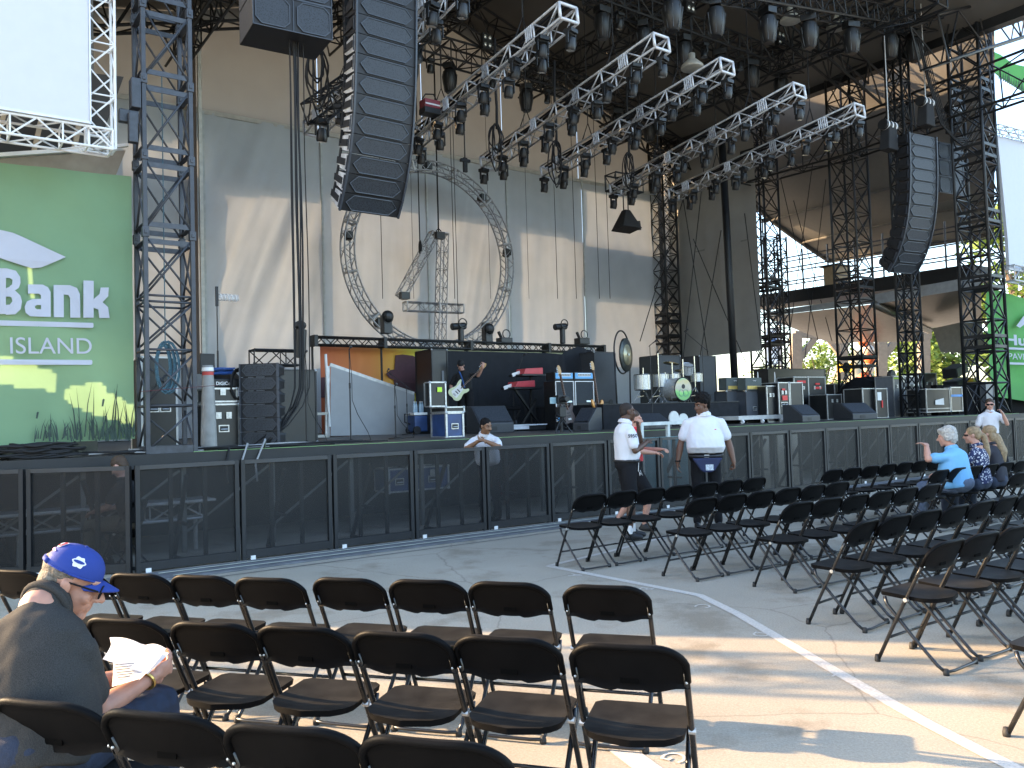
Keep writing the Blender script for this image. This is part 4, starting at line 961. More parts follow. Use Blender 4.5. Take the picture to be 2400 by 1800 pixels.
m = MB(); m.tube(q(763, 830), q(772, 1000), .035, 8); m.build('white_pole', WHITE, r)
r = thing('rolling_platform', 'metal framed rolling platform left of the grey ramp cloth', 'platform', D(728, 17.6), SANG)
m = MB(); W_ = span(728, 772, 17.6); m.b2((0, 0, .52), (W_, .8, .58)); m.b2((0, 0, .02), (W_, .8, .08)); m.build('deck', mat('platform_ply', (.36, .35, .31), .6), r)
for x in (.02, W_ - .02): m = MB(); m.tube((x, 0, .05), (x, 0, .55), .022, 6); m.build('post', ALU, r)
def mic_stand(label, x, n, ytop, boom=None, base=.14, cable=True):
    r = thing('microphone_stand', label, 'microphone stand', D(x, n), SANG); h = Hh(x, ytop, n)
    m = MB(); m.lathe([(base, 0), (base, .02), (.03, .035), (.012, .05)], 16); m.build('base', BLACK, r)
    m = MB(); m.tube((0, 0, .03), (0, 0, h * .62), .013, 8); m.tube((0, 0, h * .6), (0, 0, h), .008, 8); m.tube((0, 0, h * .58), (0, 0, h * .64), .018, 8); m.build('pole', BLACK, r)
    e = Vector((0, 0, h))
    if boom: e2 = Vector((boom[0], boom[1], h + boom[2])); m = MB(); m.tube(e - (e2 - e) * .35, e2, .008, 6); m.build('boom', BLACK, r); e = e2
    m = MB(); m.tube(e, e + Vector((-.02, -.1, .03)), .012, 8); m.ell(e + Vector((-.025, -.13, .04)), (.026, .03, .026)); m.build('microphone', mat('mic_grey', (.06, .06, .065), .4, metal=.5), r)
    if cable: m = MB(); m.path([(0, -.01, h), (.03, -.02, h * .7), (.03, -.02, h * .45), (.12, -.03, h * .3), (.3, -.05, h * .1), (.34, -.08, .02), (.1, -.1, .01)], .006, 5); m.build('cable', RUB, r)
    return r
mic_stand('tall straight microphone stand with a wide black top in front of the grey ramp cloth', 822, 13.4, 820)
mic_stand('short microphone stand with boxes at mid height before the right end of the grey ramp', 927, 14.0, 906, None)
mic_stand('microphone boom stand beside the blue cooler', 955, 17.5, 905, (-.5, 0, .35), cable=False)
mic_stand('microphone stand left of the blue amplifiers with a tilted boom', 1205, 17.8, 905, (.3, -.1, .8), cable=False)
mic_stand('tall boom microphone stand right of the drum kit', 1653, 14.6, 812, (-.75, -.1, .35), cable=False)
mic_stand('tall straight microphone stand in front of the pale drum at left of the drum kit', 1530, 14.2, 810, (.0, -.1, .05), cable=False)
mic_stand('thin cable stand with drooping wire left of the rolling platform', 718, 13.6, 830, None)
# blue cooler with bottles
r = thing('cooler', 'blue wheeled cooler with white lid carrying water bottles', 'cooler', D(967, 17.9), SANG); W_ = span(967, 1014, 17.9)
m = MB(); m.b2((.06, 0, .06), (W_, .4, .46)); m.build('body', CASEBL, r, bevel=.03); m = MB(); m.b2((.04, -.02, .462), (W_ + .02, .42, .53)); m.build('lid', WHITE, r, bevel=.015)
for y in (-.02, .36): m = MB(); m.tube((.12, y, .1), (.12, y + .05, .1), .1, 14); m.build('wheel', RUB, r)
m = MB(); m.path([(.05, .2, .5), (-.1, .2, .5), (-.1, .2, .3), (.04, .2, .25)], .018, 6); m.build('handle', RUB, r)
for k in range(4):
    b_ = thing('water_bottle', 'clear water bottle on the white cooler lid, %s of four' % ORD[k], 'bottle', D(967, 17.9) + SU * (.12 + .085 * k) + SN * (.12 + .05 * (k % 2)) + Vector((0, 0, .532)), SANG, 'water bottles on the cooler')
    m = MB(); m.lathe([(.03, 0), (.035, .02), (.035, .15), (.03, .19), (.014, .23), (.014, .25)], 10); m.build('bottle_body', mat('bottle_plastic', (.45, .6, .72), .1, var=0, alpha=.7), b_, smooth=True); m = MB(); m.lathe([(.016, .25), (.016, .27)], 8); m.build('cap', WHITE, b_)
# tall black cabinets, blue road case with a case standing on it
case_px('tall black cabinet with a long slot, left of the guitarist', 1016, 1052, 820, 17.6, .8, handles=0, latches=0, trim=BLACK, extra=lambda r, W, Dp, H: MB().b2((W * .6, -.02, H * .45), (W * .75, -.012, H * .75)).build('slot', CASEG, r))
bc = D(1046, 13.6); W_ = span(1046, 1085, 13.6)
case_at('blue road case with aluminium edges standing at the stage front', bc, SANG, W_, .55, Hh(1060, 968, 13.6), body=CASEBL, handles=1, latches=0, t=.03)
case_at('shallow aluminium edged drawer case on top of the blue road case', bc + Vector((0, 0, Hh(1060, 968, 13.6) + .02)), SANG, W_ + .03, .55, .09, body=CASE, handles=0, latches=0)
def sticker(r, W, Dp, H): MB().b2((W * .45, -.02, H * .6), (W * .75, -.014, H * .8)).build('lime_sticker', mat('sticker_lime', (.5, .8, .05), .6), r)
case_at('upright black case with lime sticker standing on the blue road case', bc + SU * -.22 + SN * .2 + Vector((0, 0, Hh(1060, 968, 13.6) + .135)), SANG, .34, .2, .46, handles=0, latches=0, extra=sticker)
# black drapes over the back line
def drape(label, pts, n, th, fold=.04):
    r = sthing('black_drape', label, 'drape', 0, n, 0); L = [(lambda v: (v[0], v[2]))(sn(on_n(x, y, n))) for x, y in pts]; s0, s1 = L[0][0], L[-1][0]; m = MB(); nx = 50; nz = 16
    for i in range(nx + 1):
        s = s0 + (s1 - s0) * i / nx
        for j in range(len(L) - 1):
            if L[j][0] <= s <= L[j + 1][0] + 1e-6: t = (s - L[j][0]) / (L[j + 1][0] - L[j][0]); zt_ = L[j][1] * (1 - t) + L[j + 1][1] * t
        for j in range(nz + 1):
            v = j / nz; z = DECK + .005 + (zt_ - DECK) * v; m.v.append((s, fold * (1 - v * .6) * math.sin(s * 14 + math.sin(s * 5) * 2) - .25 * (1 - v), z))
    for i in range(nx):
        for j in range(nz): a = i * (nz + 1) + j; m.f.append((a, a + nz + 1, a + nz + 2, a + 1)); m.mi.append(0)
    m.build('cloth', mat('drape_fold', (.014, .015, .018), .8, var=.2, spec=.3), r, smooth=True)
drape('wide black drape behind the guitarist closing the rear of the stage', [(1012, 822), (1100, 824), (1200, 826), (1290, 828), (1330, 832)], 19.0, .1)
drape('black cloth heaped over a tall cabinet right of the keyboards', [(1272, 900), (1290, 868), (1320, 825), (1355, 812), (1385, 822), (1398, 850), (1402, 900)], 17.4, .1, .07)
# guitarist's corner: keyboard stand with red keyboards, wedges, piano bench
r = thing('keyboard_stand', 'black keyboard stand carrying two red keyboards seen edge-on', 'keyboard stand', D(1215, 17.0), SANG)
hk = Hh(1230, 912, 17.0)
m = MB(); m.bar((0, .1, hk), (.75, .0, .05), .07, .05); m.bar((.1, .1, .05), (.6, .0, hk * .75), .06, .05); m.b2((-.15, -.1, hk + .0), (.72, .5, hk + .05)); m.b2((.1, -.1, hk + .34), (.85, .5, hk + .38)); m.tube((.65, .3, 0), (.65, .3, hk + .36), .03, 8); m.b2((.3, -.1, 0), (1.1, .5, .06)); m.build('frame', BLACK, r)
for i, (x, z) in enumerate(((-.05, hk + .055), (.22, hk + .385))):
    o = thing('keyboard', ['lower', 'upper'][i] + ' red keyboard on the black stand right of the guitarist', 'keyboard', D(1215, 17.0) + SU * x + Vector((0, 0, z)), SANG, 'red keyboards on the stand')
    m = MB(); m.add([(0, 0, 0), (.62, 0, 0), (.62, .4, 0), (0, .4, 0), (.06, 0, .14), (.62, 0, .17), (.62, .4, .17), (.06, .4, .14)], [(3, 2, 1, 0), (4, 5, 6, 7), (0, 1, 5, 4), (1, 2, 6, 5), (2, 3, 7, 6), (3, 0, 4, 7)]); m.build('body', mat('keyboard_red', (.50, .05, .06), .45, var=.1), o, bevel=.012)
    m = MB(); m.bar((.02, .2, .05), (-.22, .2, -.02), .02, .09); m.build('keybed', WHITE, o)
r = thing('piano_bench', 'black padded bench behind the wedge monitor', 'bench', D(1165, 16.8), SANG); m = MB(); m.b2((0, 0, .52), (.75, .35, .62)); m.build('cushion', CLOTHB, r, bevel=.03)
for x in (.1, .65): m = MB(); m.bar((x, .05, 0), (x + .1, .3, .52), .04); m.bar((x + .1, .05, .52), (x, .3, 0), .04); m.build('leg', BLACK, r)
def wedge(label, x, n, W, H=.42, Dp=.6, rz=0.0, grp=None):
    r = thing('wedge_monitor', label, 'monitor', D(x, n), SANG + rz, grp)
    m = MB(); pr = [(0, 0, 0), (0, Dp, 0), (0, Dp, H), (0, Dp * .62, H), (0, 0, H * .35)]; m.prism([Vector(p) for p in pr][::-1], (W, 0, 0)); b = m.build('cabinet', mat('wedge_black', (.03, .032, .036), .5, var=.2, scale=20), r, bevel=.015)
    a = Vector((0, Dp * .05, H * .40)); c = Vector((0, Dp * .58, H * .95)); nn = Vector((0, -(c.z - a.z), c.y - a.y)).normalized() * .008
    m = MB(); m.prism([a + Vector((.03, 0, 0)) + nn, a + Vector((W - .03, 0, 0)) + nn, c + Vector((W - .03, 0, 0)) + nn, c + Vector((.03, 0, 0)) + nn], nn); m.build('grille', GRI, r)
    m = MB(); m.b2((W * .3, -.006, H * .08), (W * .5, .0, H * .24)); m.build('handle_slot', BLACK, r)
    return r
wedge('large black wedge monitor lying below the piano bench', 1124, 15.6, span(1124, 1205, 15.6), .62, .55)
wedge('black wedge monitor turned sideways in front of the blue amplifiers', 1342, 13.8, .4, .5, .6, R(-70))
wedge('low black wedge monitor in front of the drum riser, between the two guards', 1498, 13.0, 1.0, .34, .6)
wedge('low black wedge monitor left of the right-hand road cases', 1882, 13.0, .75, .45, .6)
wedge('black wedge monitor with triangular handle seen from its end', 2000, 13.0, .9, .46, .7, R(-12))
r = thing('low_riser', 'low black riser with silver front rail carrying the keyboards', 'riser', D(1106, 16.2), SANG); L_ = span(1106, 1280, 16.2)
m = MB(); m.b2((0, 0, .03), (L_, 2.2, .16)); m.build('deck', BLACK, r); m = MB(); m.b2((0, -.03, .05), (L_ * .75, -.002, .13)); m.b2((L_ * .2, -.05, .135), (L_, -.032, .165)); m.build('front_rail', ALUW, r)
# bass amplifiers, light blue
AMPB = mat('amp_blue', (.13, .38, .66), .5, var=.06); GC = mat('grille_cloth_dark', (.035, .04, .045), .9, var=.2, scale=60)
for i, (x0, x1) in enumerate(((1304, 1347), (1350, 1394))):
    n = 16.0; W_ = span(x0, x1, n); H1 = Hh(x0, 893, n); zb_ = Hh(x0, 966, n) ; z0 = .2
    r = thing('bass_cabinet', 'light blue and black bass cabinet, %s of the pair' % ['left', 'right'][i], 'amplifier', D(x0, n), SANG, 'pair of light blue bass cabinets')
    m = MB(); m.b2((0, 0, z0), (W_, .45, H1)); m.build('cabinet', BLACK, r)
    for a, b, mt, nm in ((z0 + .02, zb_ + .08, AMPB, 'lower_grille'), (H1 - (H1 - z0) * .56, H1 - .04, GC, 'upper_grille')): m = MB(); m.b2((.04, -.01, a), (W_ - .04, -.001, b)); m.build(nm, mt, r)
    m = MB(); m.b2((0, -.02, z0), (.02, -.002, H1)); m.b2((W_ - .02, -.02, z0), (W_, -.002, H1)); m.b2((.02, -.02, H1 - .02), (W_ - .02, -.002, H1)); m.build('piping', WHITE, r)
    m = MB(); m.b2((W_ * .58, -.022, H1 - (H1 - z0) * .53), (W_ * .88, -.012, H1 - (H1 - z0) * .49)); m.build('name_plate', mat('plate_chrome', (.5, .6, .7), .3, metal=.5), r)
    m = MB(); m.b2((0, .05, 0), (W_, .4, z0 - .002)); m.build('plinth', BLACK, r)
    o = thing('bass_amplifier', 'light blue amplifier head with row of knobs on the %s bass cabinet' % ['left', 'right'][i], 'amplifier', D(x0, n) + Vector((0, 0, H1 + .03)), SANG, 'light blue amplifier heads')
    hh = Hh(x0, 875, n) - H1; m = MB(); m.b2((0, 0, 0), (W_, .35, hh)); m.build('case', BLACK, o); m = MB(); m.b2((.02, -.01, .03), (W_ - .02, -.001, hh - .02)); m.build('front_panel', AMPB, o)
    m = MB(); m.b2((W_ * .17, -.014, hh * .45), (W_ * .85, -.0105, hh * .85)); m.build('panel_strip', WHITE, o)
    for k in range(8): m = MB(); xx = W_ * (.2 + .6 * k / 7); m.tube((xx, -.014, hh * .64), (xx, -.04, hh * .64), .014, 8); m.build('knob', BLACK, o)
def guitar(label, loc, rz, tilt, body_c, neck_c, scale=1.0, bass=False, name='bass_guitar', M=None):
    r = thing(name, label, 'guitar', loc, rz); r.scale = (scale,) * 3
    if M is not None: r.rotation_euler = M
    out = [(0, .02), (.09, .0), (.16, .05), (.175, .13), (.14, .21), (.13, .27), (.17, .34), (.165, .42), (.12, .43), (.085, .36), (.03, .33), (-.03, .33), (-.08, .38), (-.13, .46), (-.165, .44), (-.15, .34), (-.12, .27), (-.14, .2), (-.18, .12), (-.16, .04), (-.08, 0)]
    k = len(out); sm = []
    for i in range(k):  # rounded outline
        p0, p1, p2 = out[i - 1], out[i], out[(i + 1) % k]; sm += [((p0[0] + 3 * p1[0]) / 4, (p0[1] + 3 * p1[1]) / 4), ((p2[0] + 3 * p1[0]) / 4, (p2[1] + 3 * p1[1]) / 4)]
    m = MB(); m.prism([Vector((x, -.022, z)) for x, z in sm], (0, .045, 0)); m.build('body', body_c, r, bevel=.008)
    m = MB(); m.prism([Vector((x, -.027, z)) for x, z in [(-.11, .1), (.0, .06), (.09, .08), (.07, .2), (.06, .3), (.03, .34), (-.04, .34), (-.1, .4), (-.09, .26)]], (0, .004, 0)); m.build('pickguard', WHITE if not bass else mat('pickguard_tort', (.05, .03, .03), .4), r)
    nl = .62 if not bass else .78
    m = MB(); m.bar((0, -.02, .3), (0, -.02, .3 + nl), .05, .022); m.build('neck', mat('fretboard', (.10, .05, .03), .5), r)
    m = MB(); [m.bar((-.026, -.0325, .36 + q * nl / 16), (.026, -.0325, .36 + q * nl / 16), .004, .003) for q in range(15)]; m.build('frets', ALU, r)
    z = .3 + nl; m = MB(); m.prism([Vector((x, -.025, z + y)) for x, y in [(-.025, 0), (.03, 0), (.045, .05), (.04, .15), (.01, .2), (-.03, .19), (-.04, .1)]], (0, .016, 0)); m.build('headstock', neck_c, r)
    for q in range(4): m = MB(); m.box((-.055, -.02, z + .04 + q * .035), (.03, .01, .014)); m.build('tuning_peg', ALU, r)
    m = MB(); m.b2((-.04, -.033, .08), (.04, -.027, .12)); m.build('bridge', ALU, r)
    for q in (.16, .22): m = MB(); m.b2((-.045, -.033, q), (.045, -.027, q + .022)); m.build('pickup', BLACK, r)
    return r
MAPLE = mat('maple', (.48, .28, .11), .45, var=.1); SUNB = mat('sunburst', (.55, .24, .05), .35, var=.35, scale=5)
guitar('sunburst bass guitar standing right of the light blue cabinets', D(1406, 14.8) + Vector((0, 0, .22)), SANG, 0, SUNB, MAPLE, 1.1, True, M=(R(-6), R(-3), SANG))
guitar('dark bass guitar leaning in front of the left blue cabinet', D(1336, 15.2) + Vector((0, 0, .15)), SANG, 0, mat('bass_dark', (.04, .02, .02), .4), MAPLE, 1.1, True, M=(R(-6), R(-8), SANG))
r = thing('guitar_stand', 'black folding stand holding the sunburst bass guitar', 'guitar stand', D(1406, 14.8), SANG)
for a in (-.22, .22): m = MB(); m.tube((0, .12, .5), (a, -.1, 0), .014, 6); m.build('leg', BLACK, r)
m = MB(); m.tube((0, .12, .6), (0, .3, 0), .014, 6); m.bar((-.12, -.03, .2), (.12, -.03, .2), .03); m.build('cradle', BLACK, r)
# tall black cabinets behind, gong, drums
for i, (x0, x1, yt, n) in enumerate([(1398, 1447, 826, 16.8), (1548, 1600, 834, 18.2), (1645, 1683, 835, 18), (1640, 1690, 925, 16.2)]):
    sub = case_px(['upright grey-black cabinet between the blue amplifiers and the gong', 'flat black cabinet behind the drum kit', 'grey cabinet column right of the drum kit', 'low grey cabinet with round handles right of the drum kit'][i], x0, x1, yt, n, .8, body=mat('cab_charcoal', (.045, .048, .053), .6), handles=0, latches=0, trim=mat('cab_edge', (.03, .03, .033), .5), name='speaker_cabinet')
    W_ = span(x0, x1, n)
    if i in (0, 3): zz = Hh(x0, 943 if i == 0 else 946, n); [MB().lathe([(.075, 0), (.07, -.012)], 14, (W_ * q, -.014, zz), Matrix.Rotation(R(90), 3, 'X')).build('round_handle', BLACK, sub) for q in (.28, .72)]; MB().b2((W_ * .28, -.02, zz - .01), (W_ * .72, -.014, zz + .01)).build('handle_bar', BLACK, sub)
ng = 15.9; gc = on_n(1465, 832, ng)
r = thing('gong', 'large round gong with pale centre hanging in a black ring stand', 'gong', gc, SANG + R(26))
Mx = Matrix.Rotation(R(90), 3, 'X')
m = MB(); m.lathe([(.0, 0), (.12, .0), (.40, .01), (.43, .03)], 40, (0, 0, 0), Mx); m.lathe([(.43, .03), (.40, .0)], 40, (0, 0, 0), Mx)
m = MB(); m.lathe([(.27, -.02), (.272, .0)], 40, (0, -.07, 0), Mx); m.build('gong_centre', mat('gong_brass', (.42, .38, .25), .35, metal=.5, var=.25, scale=8), r, smooth=True)
m = MB(); m.lathe([(.44, .0), (.445, .03), (.43, .05)], 40, (0, 0, 0), Mx); m.build('gong_plate', mat('gong_dark', (.05, .055, .05), .35, metal=.5, var=.5, scale=14), r, smooth=True)
m = MB(); m.ell((0, -.10, 0), (.04, .03, .04), n=12, m=8); m.build('boss', mat('gong_boss', (.6, .6, .5), .4), r)
m = MB(); m.ring((0, .08, .08), .56, .022, 40, 8, Mx); m.tube((-.56, .08, .05), (-.45, .08, gc.z * 0 - (gc.z - DECK)), .022, 8); m.tube((.56, .08, .05), (.45, .08, -(gc.z - DECK)), .022, 8); m.build('ring_stand', BLACK, r, smooth=True)
# drum riser and kit
nr = 14.6; hr = Hh(1590, 945, nr)
r = thing('drum_riser', 'black skirted drum riser', 'riser', D(1415, nr), SANG); W_ = span(1415, 1733, nr)
m = MB(); m.b2((0, 0, 0), (W_, 2.6, hr)); m.build('skirted_box', mat('riser_cloth', (.014, .015, .018), .8, spec=.2, var=.3, bump=.4, bscale=8), r); m = MB(); m.b2((-.01, -.012, hr + .003), (W_ + .01, 2.6, hr + .02)); m.build('top_deck', BLACK, r)
CHR = mat('chrome', (.55, .55, .52), .18, metal=.95, var=.1); SPARK = mat('drum_silver', (.55, .56, .55), .3, metal=.35, var=.2, scale=30)
kit = thing('drum_kit', 'silver drum kit with painted green bass drum head on the black riser', 'drum kit', D(1600, nr + .9) + Vector((0, 0, hr + .02)), SANG)
def kx(x, y, n): v = on_n(x, y, n) - kit.location; return Vector((v.dot(SU), v.dot(SN), v.z))
c = kx(1601, 912, nr + .3); ax = Matrix.Rotation(R(90), 3, 'X') @ Matrix.Identity(3); br_ = .30
Mt = Matrix.Rotation(R(-3), 3, 'Z') @ Matrix.Rotation(R(90), 3, 'X')
m = MB(); m.lathe([(br_, -.45), (br_, 0)], 32, c, Mt); m.build('bass_drum_shell', SPARK, kit, smooth=False, auto=True)
hd = bpy.data.materials.new('drum_head'); hd.use_nodes = True
def _hd():
    nt = hd.node_tree; b = nt.nodes['Principled BSDF']; L = nt.links; tc = nt.nodes.new('ShaderNodeTexCoord'); mp = nt.nodes.new('ShaderNodeMapping'); mp.inputs['Location'].default_value = (-c.x, -c.y, -c.z); L.new(tc.outputs['Object'], mp.inputs[0])
    n = nt.nodes.new('ShaderNodeTexNoise'); n.inputs['Scale'].default_value = 7; L.new(mp.outputs[0], n.inputs['Vector']); sx = nt.nodes.new('ShaderNodeSeparateXYZ'); L.new(mp.outputs[0], sx.inputs[0])
    ad = nt.nodes.new('ShaderNodeMath'); ad.operation = 'MULTIPLY_ADD'; ad.inputs[1].default_value = .3; L.new(n.outputs['Fac'], ad.inputs[0]); L.new(sx.outputs[2], ad.inputs[2])
    r = nt.nodes.new('ShaderNodeValToRGB'); e = r.color_ramp.elements; e[0].position = 0; e[0].color = (.15, .42, .12, 1); e[1].position = 1; e[1].color = (.3, .55, .5, 1)
    for p_, q_ in ((.08, (.22, .6, .15, 1)), (.15, (.45, .4, .3, 1)), (.24, (.55, .5, .38, 1)), (.36, (.6, .5, .25, 1)), (.45, (.25, .5, .3, 1))): k = e.new(p_); k.color = q_
    L.new(ad.outputs[0], r.inputs[0]); L.new(r.outputs[0], b.inputs['Base Color']); b.inputs['Roughness'].default_value = .35
_hd()
m = MB(); m.lathe([(br_ - .012, .0), (br_ - .014, .012)], 32, c, Mt); m.build('bass_drum_head', hd, kit); fr = Mt @ Vector((0, 0, .016))
m = MB(); m.lathe([(.06, .0), (.058, .004)], 20, c + Mt @ Vector((.0, .07, .014)), Mt); m.build('head_port', BLACK, kit)
m = MB(); m.ring(c + Mt @ Vector((0, 0, .01)), br_ + .005, .016, 32, 6, Mt); m.build('bass_hoop', BLACK, kit)
for q in range(2): m = MB(); m.ring(c + Mt @ Vector((-.075 + .15 * q, -.1, .016)), .085, .006, 24, 4, Mt); m.build('painted_ring', mat('head_paint_line', (.12, .3, .25), .5), kit)
def drum(nm, p, r_, h, tilt=(0, 0)):
    M_ = Matrix.Rotation(R(tilt[0]), 3, 'X') @ Matrix.Rotation(R(tilt[1]), 3, 'Y')
    m = MB(); m.lathe([(r_, -h / 2), (r_, h / 2)], 24, p, M_); b = m.build(nm, SPARK, kit, auto=True)
    m = MB(); m.ring(p + M_ @ Vector((0, 0, h / 2)), r_ + .006, .011, 24, 6, M_); m.ring(p - M_ @ Vector((0, 0, h / 2)), r_ + .006, .011, 24, 6, M_); [m.tube(p + M_ @ Vector(((r_ + .012) * math.cos(a), (r_ + .012) * math.sin(a), -h / 2)), p + M_ @ Vector(((r_ + .012) * math.cos(a), (r_ + .012) * math.sin(a), h / 2)), .006, 5) for a in [k * math.pi / 4 for k in range(8)]]; m.build('drum_hoops', CHR, b)
drum('floor_tom', kx(1506, 896, nr + .6), .2, .38); drum('floor_tom', kx(1548, 892, nr + .9), .19, .34); drum('rack_tom', kx(1611, 865, nr + .8), .155, .24, (22, -12)); drum('snare_drum', kx(1578, 882, nr + 1.0), .17, .14); drum('floor_tom', kx(1632, 885, nr + 1.3), .15, .24)
for i, (x, yt) in enumerate([(1507, 862), (1542, 828), (1559, 873), (1600, 842), (1627, 835), (1575, 850)]):
    m = MB(); t = kx(x, yt, nr + .75); m.tube(Vector((t.x, t.y, .3)), t, .013, 8)
    for a in (20, 140, 260): m.tube(Vector((t.x, t.y, .42)), Vector((t.x + .3 * math.cos(R(a)), t.y + .3 * math.sin(R(a)), .01)), .01, 6); m.tube(Vector((t.x, t.y, .2)), Vector((t.x + .17 * math.cos(R(a)), t.y + .17 * math.sin(R(a)), .17)), .006, 5)
    m.build('cymbal_stand', CHR, kit)
for i, (x, y, r_) in enumerate([(1573, 852, .22), (1525, 868, .0), (1598, 870, .2)]):
    if r_: m = MB(); m.lathe([(r_, 0), (.06, .025), (.03, .04), (.0, .04)], 24, kx(x, y, nr + 1.1), Matrix.Rotation(R(12), 3, 'Y')); m.build('cymbal', mat('cymbal_bronze', (.35, .28, .16), .3, metal=.8), kit, smooth=True)
m = MB(); m.lathe([(.17, .5), (.17, .56)], 16, (-.1, 1.0, 0)); m.tube((-.1, 1, 0), (-.1, 1, .5), .02, 6); m.build('drum_throne', BLACK, kit)
# right side back line
def lamp_cab(label, x0, x1, ytop, n, head=True, i=0):
    r = case_px(label, x0, x1, ytop, n, .4, body=mat('amp_charcoal', (.05, .055, .065), .7), trim=mat('amp_edge', (.03, .03, .035), .5), handles=1, latches=0, name='guitar_cabinet')
    if head:
        H1 = Hh(x0, ytop, n); W_ = span(x0, x1, n); o = thing('guitar_amplifier', 'olive-grey guitar amplifier head with gold panel and small script badge on the %s cabinet' % ['left', 'right'][i], 'amplifier', D(x0, n) + SU * .01 + Vector((0, 0, H1 + .025)), SANG, 'gold-fronted amplifier heads')
        hh = Hh(x0, ytop - 30, n) - H1; m = MB(); m.b2((0, 0, 0), (W_, .28, hh)); m.build('case', mat('amp_olive', (.07, .085, .08), .7), o, bevel=.01); m = MB(); m.b2((W_ * .1, -.008, .03), (W_ * .85, -.001, .12)); m.build('gold_panel', mat('gold_panel', (.5, .36, .1), .35, metal=.4), o); m = MB(); m.path([(W_ * .45 + .02 * t, -.008, hh * .75 + .012 * math.sin(t * 2.2)) for t in range(7)], .006, 5); m.build('script_badge', WHITE, o)
lamp_cab('dark guitar cabinet under the left gold-fronted amplifier', 1706, 1744, 917, 14.9, i=0)
lamp_cab('dark guitar cabinet under the right gold-fronted amplifier', 1751, 1789, 917, 14.6, i=1)
r = thing('wheeled_platform', 'silver edged wheeled platform under the two guitar cabinets', 'platform', D(1732, 13.9), SANG); L_ = span(1732, 1841, 13.9)
m = MB(); m.b2((0, 0, .1), (L_, 1.4, .2)); m.build('deck', mat('platform_silver', (.5, .5, .48), .5), r)
for x in (.15, L_ * .5, L_ - .15): m = MB(); m.tube((x - .02, 0, .05), (x + .02, 0, .05), .05, 12); m.b2((x - .03, -.02, .06), (x + .03, .04, .1)); m.build('castor', WHITE, r)
RED = mat('label_red', (.62, .03, .03), .5)
def reds(L):
    def f(r, W, Dp, H):
        for a, b, w, h in L: MB().b2((W * a, -.024, H * b), (W * (a + w), -.014, H * (b + h))).build('red_label', RED, r)
    return f
spec = [
    ('black case with open shelves beside the gold-fronted amplifiers', 1800, 1822, 905, 14.3, dict(handles=0)),
    ('narrow black case with red patches right of the amplifier platform', 1828, 1852, 897, 14.2, dict(extra=reds([(.3, .55, .5, .12), (.3, .8, .3, .05)]), handles=2)),
    ('open fronted black rack with silver edges', 1855, 1884, 897, 14.6, dict(handles=0, latches=0)),
    ('tall wide black road case with red labels and red cable on top', 1865, 1898, 884, 15.4, dict(extra=reds([(.2, .86, .6, .06)]), handles=1)),
    ('tall black road case, right half of the red-labelled pair', 1899, 1938, 884, 15.4, dict(extra=reds([(.4, .82, .25, .04), (.35, .72, .4, .05)]), handles=1)),
    ('low black equipment case left of the black covered heap', 1941, 1975, 925, 14.6, dict(handles=0)),
    ('open black case with silver edges in front of the black heap', 2025, 2053, 911, 13.9, dict(handles=0, latches=0)),
    ('small upright black case with white paper and red tag', 2056, 2082, 911, 13.8, dict(extra=reds([(.45, .35, .1, .25)]), handles=0, latches=0)),
    ('tall grey trunk, left half with lime tape on top', 2099, 2122, 882, 14.2, dict(body=CASEG)),
    ('tall grey trunk, right half with square window', 2123, 2157, 882, 14.2, dict(body=CASEG)),
    ('stack of rack gear behind the grey trunks', 2165, 2200, 875, 15.2, dict(handles=0)),
    ('wide black case with a white sheet taped on its front', 2174, 2229, 912, 13.2, dict(handles=0, latches=0, wheels=1, mid=.22)),
    ('black upright case with blue tape and silver edge at right', 2232, 2258, 908, 13.3, dict(handles=0, latches=0, wheels=1)),
    ('grey speaker on its end at the right tower foot', 2315, 2333, 895, 13.2, dict(body=CASEG, trim=CASEG, handles=0, latches=0)),
    ('long black case lying behind the amplifiers against the sky', 1805, 1940, 865, 19.0, dict(handles=0, latches=0, trim=BLACK)),
    ('black desk case behind the lattice mast', 1960, 2010, 900, 17.0, dict(handles=0, latches=1)),
]
for lab, x0, x1, yt, n, kw in spec:
    r = case_px(lab, x0, x1, yt, n, .6, **kw)
    W_ = span(x0, x1, n); H_1 = Hh(x0, yt, n)
    if 'white sheet' in lab: m = MB(); m.add([(W_ * .35, -.02, H_1 * .42), (W_ * .72, -.02, H_1 * .40), (W_ * .72, -.02, H_1 * .66), (W_ * .35, -.02, H_1 * .58)], [(0, 1, 2, 3)]); m.build('paper_sheet', WHITE, r)
    if 'white paper' in lab: m = MB(); m.b2((W_ * .1, -.02, H_1 * .6), (W_ * .45, -.014, H_1 * .88)); m.build('paper_sheet', WHITE, r)
    if 'blue tape' in lab: m = MB(); m.b2((0, -.022, H_1 * .66), (W_, -.014, H_1 * .74)); m.build('blue_tape', mat('tape_blue', (.05, .28, .7), .5), r)
    if 'lime tape' in lab: m = MB(); m.b2((0, -.022, H_1 * .93), (W_, -.014, H_1 * .97)); m.build('lime_tape', mat('sticker_lime', (.5, .8, .05), .6), r)
    if 'square window' in lab: m = MB(); m.b2((W_ * .2, -.022, H_1 * .68), (W_ * .6, -.014, H_1 * .80)); m.build('window', BLACK, r)
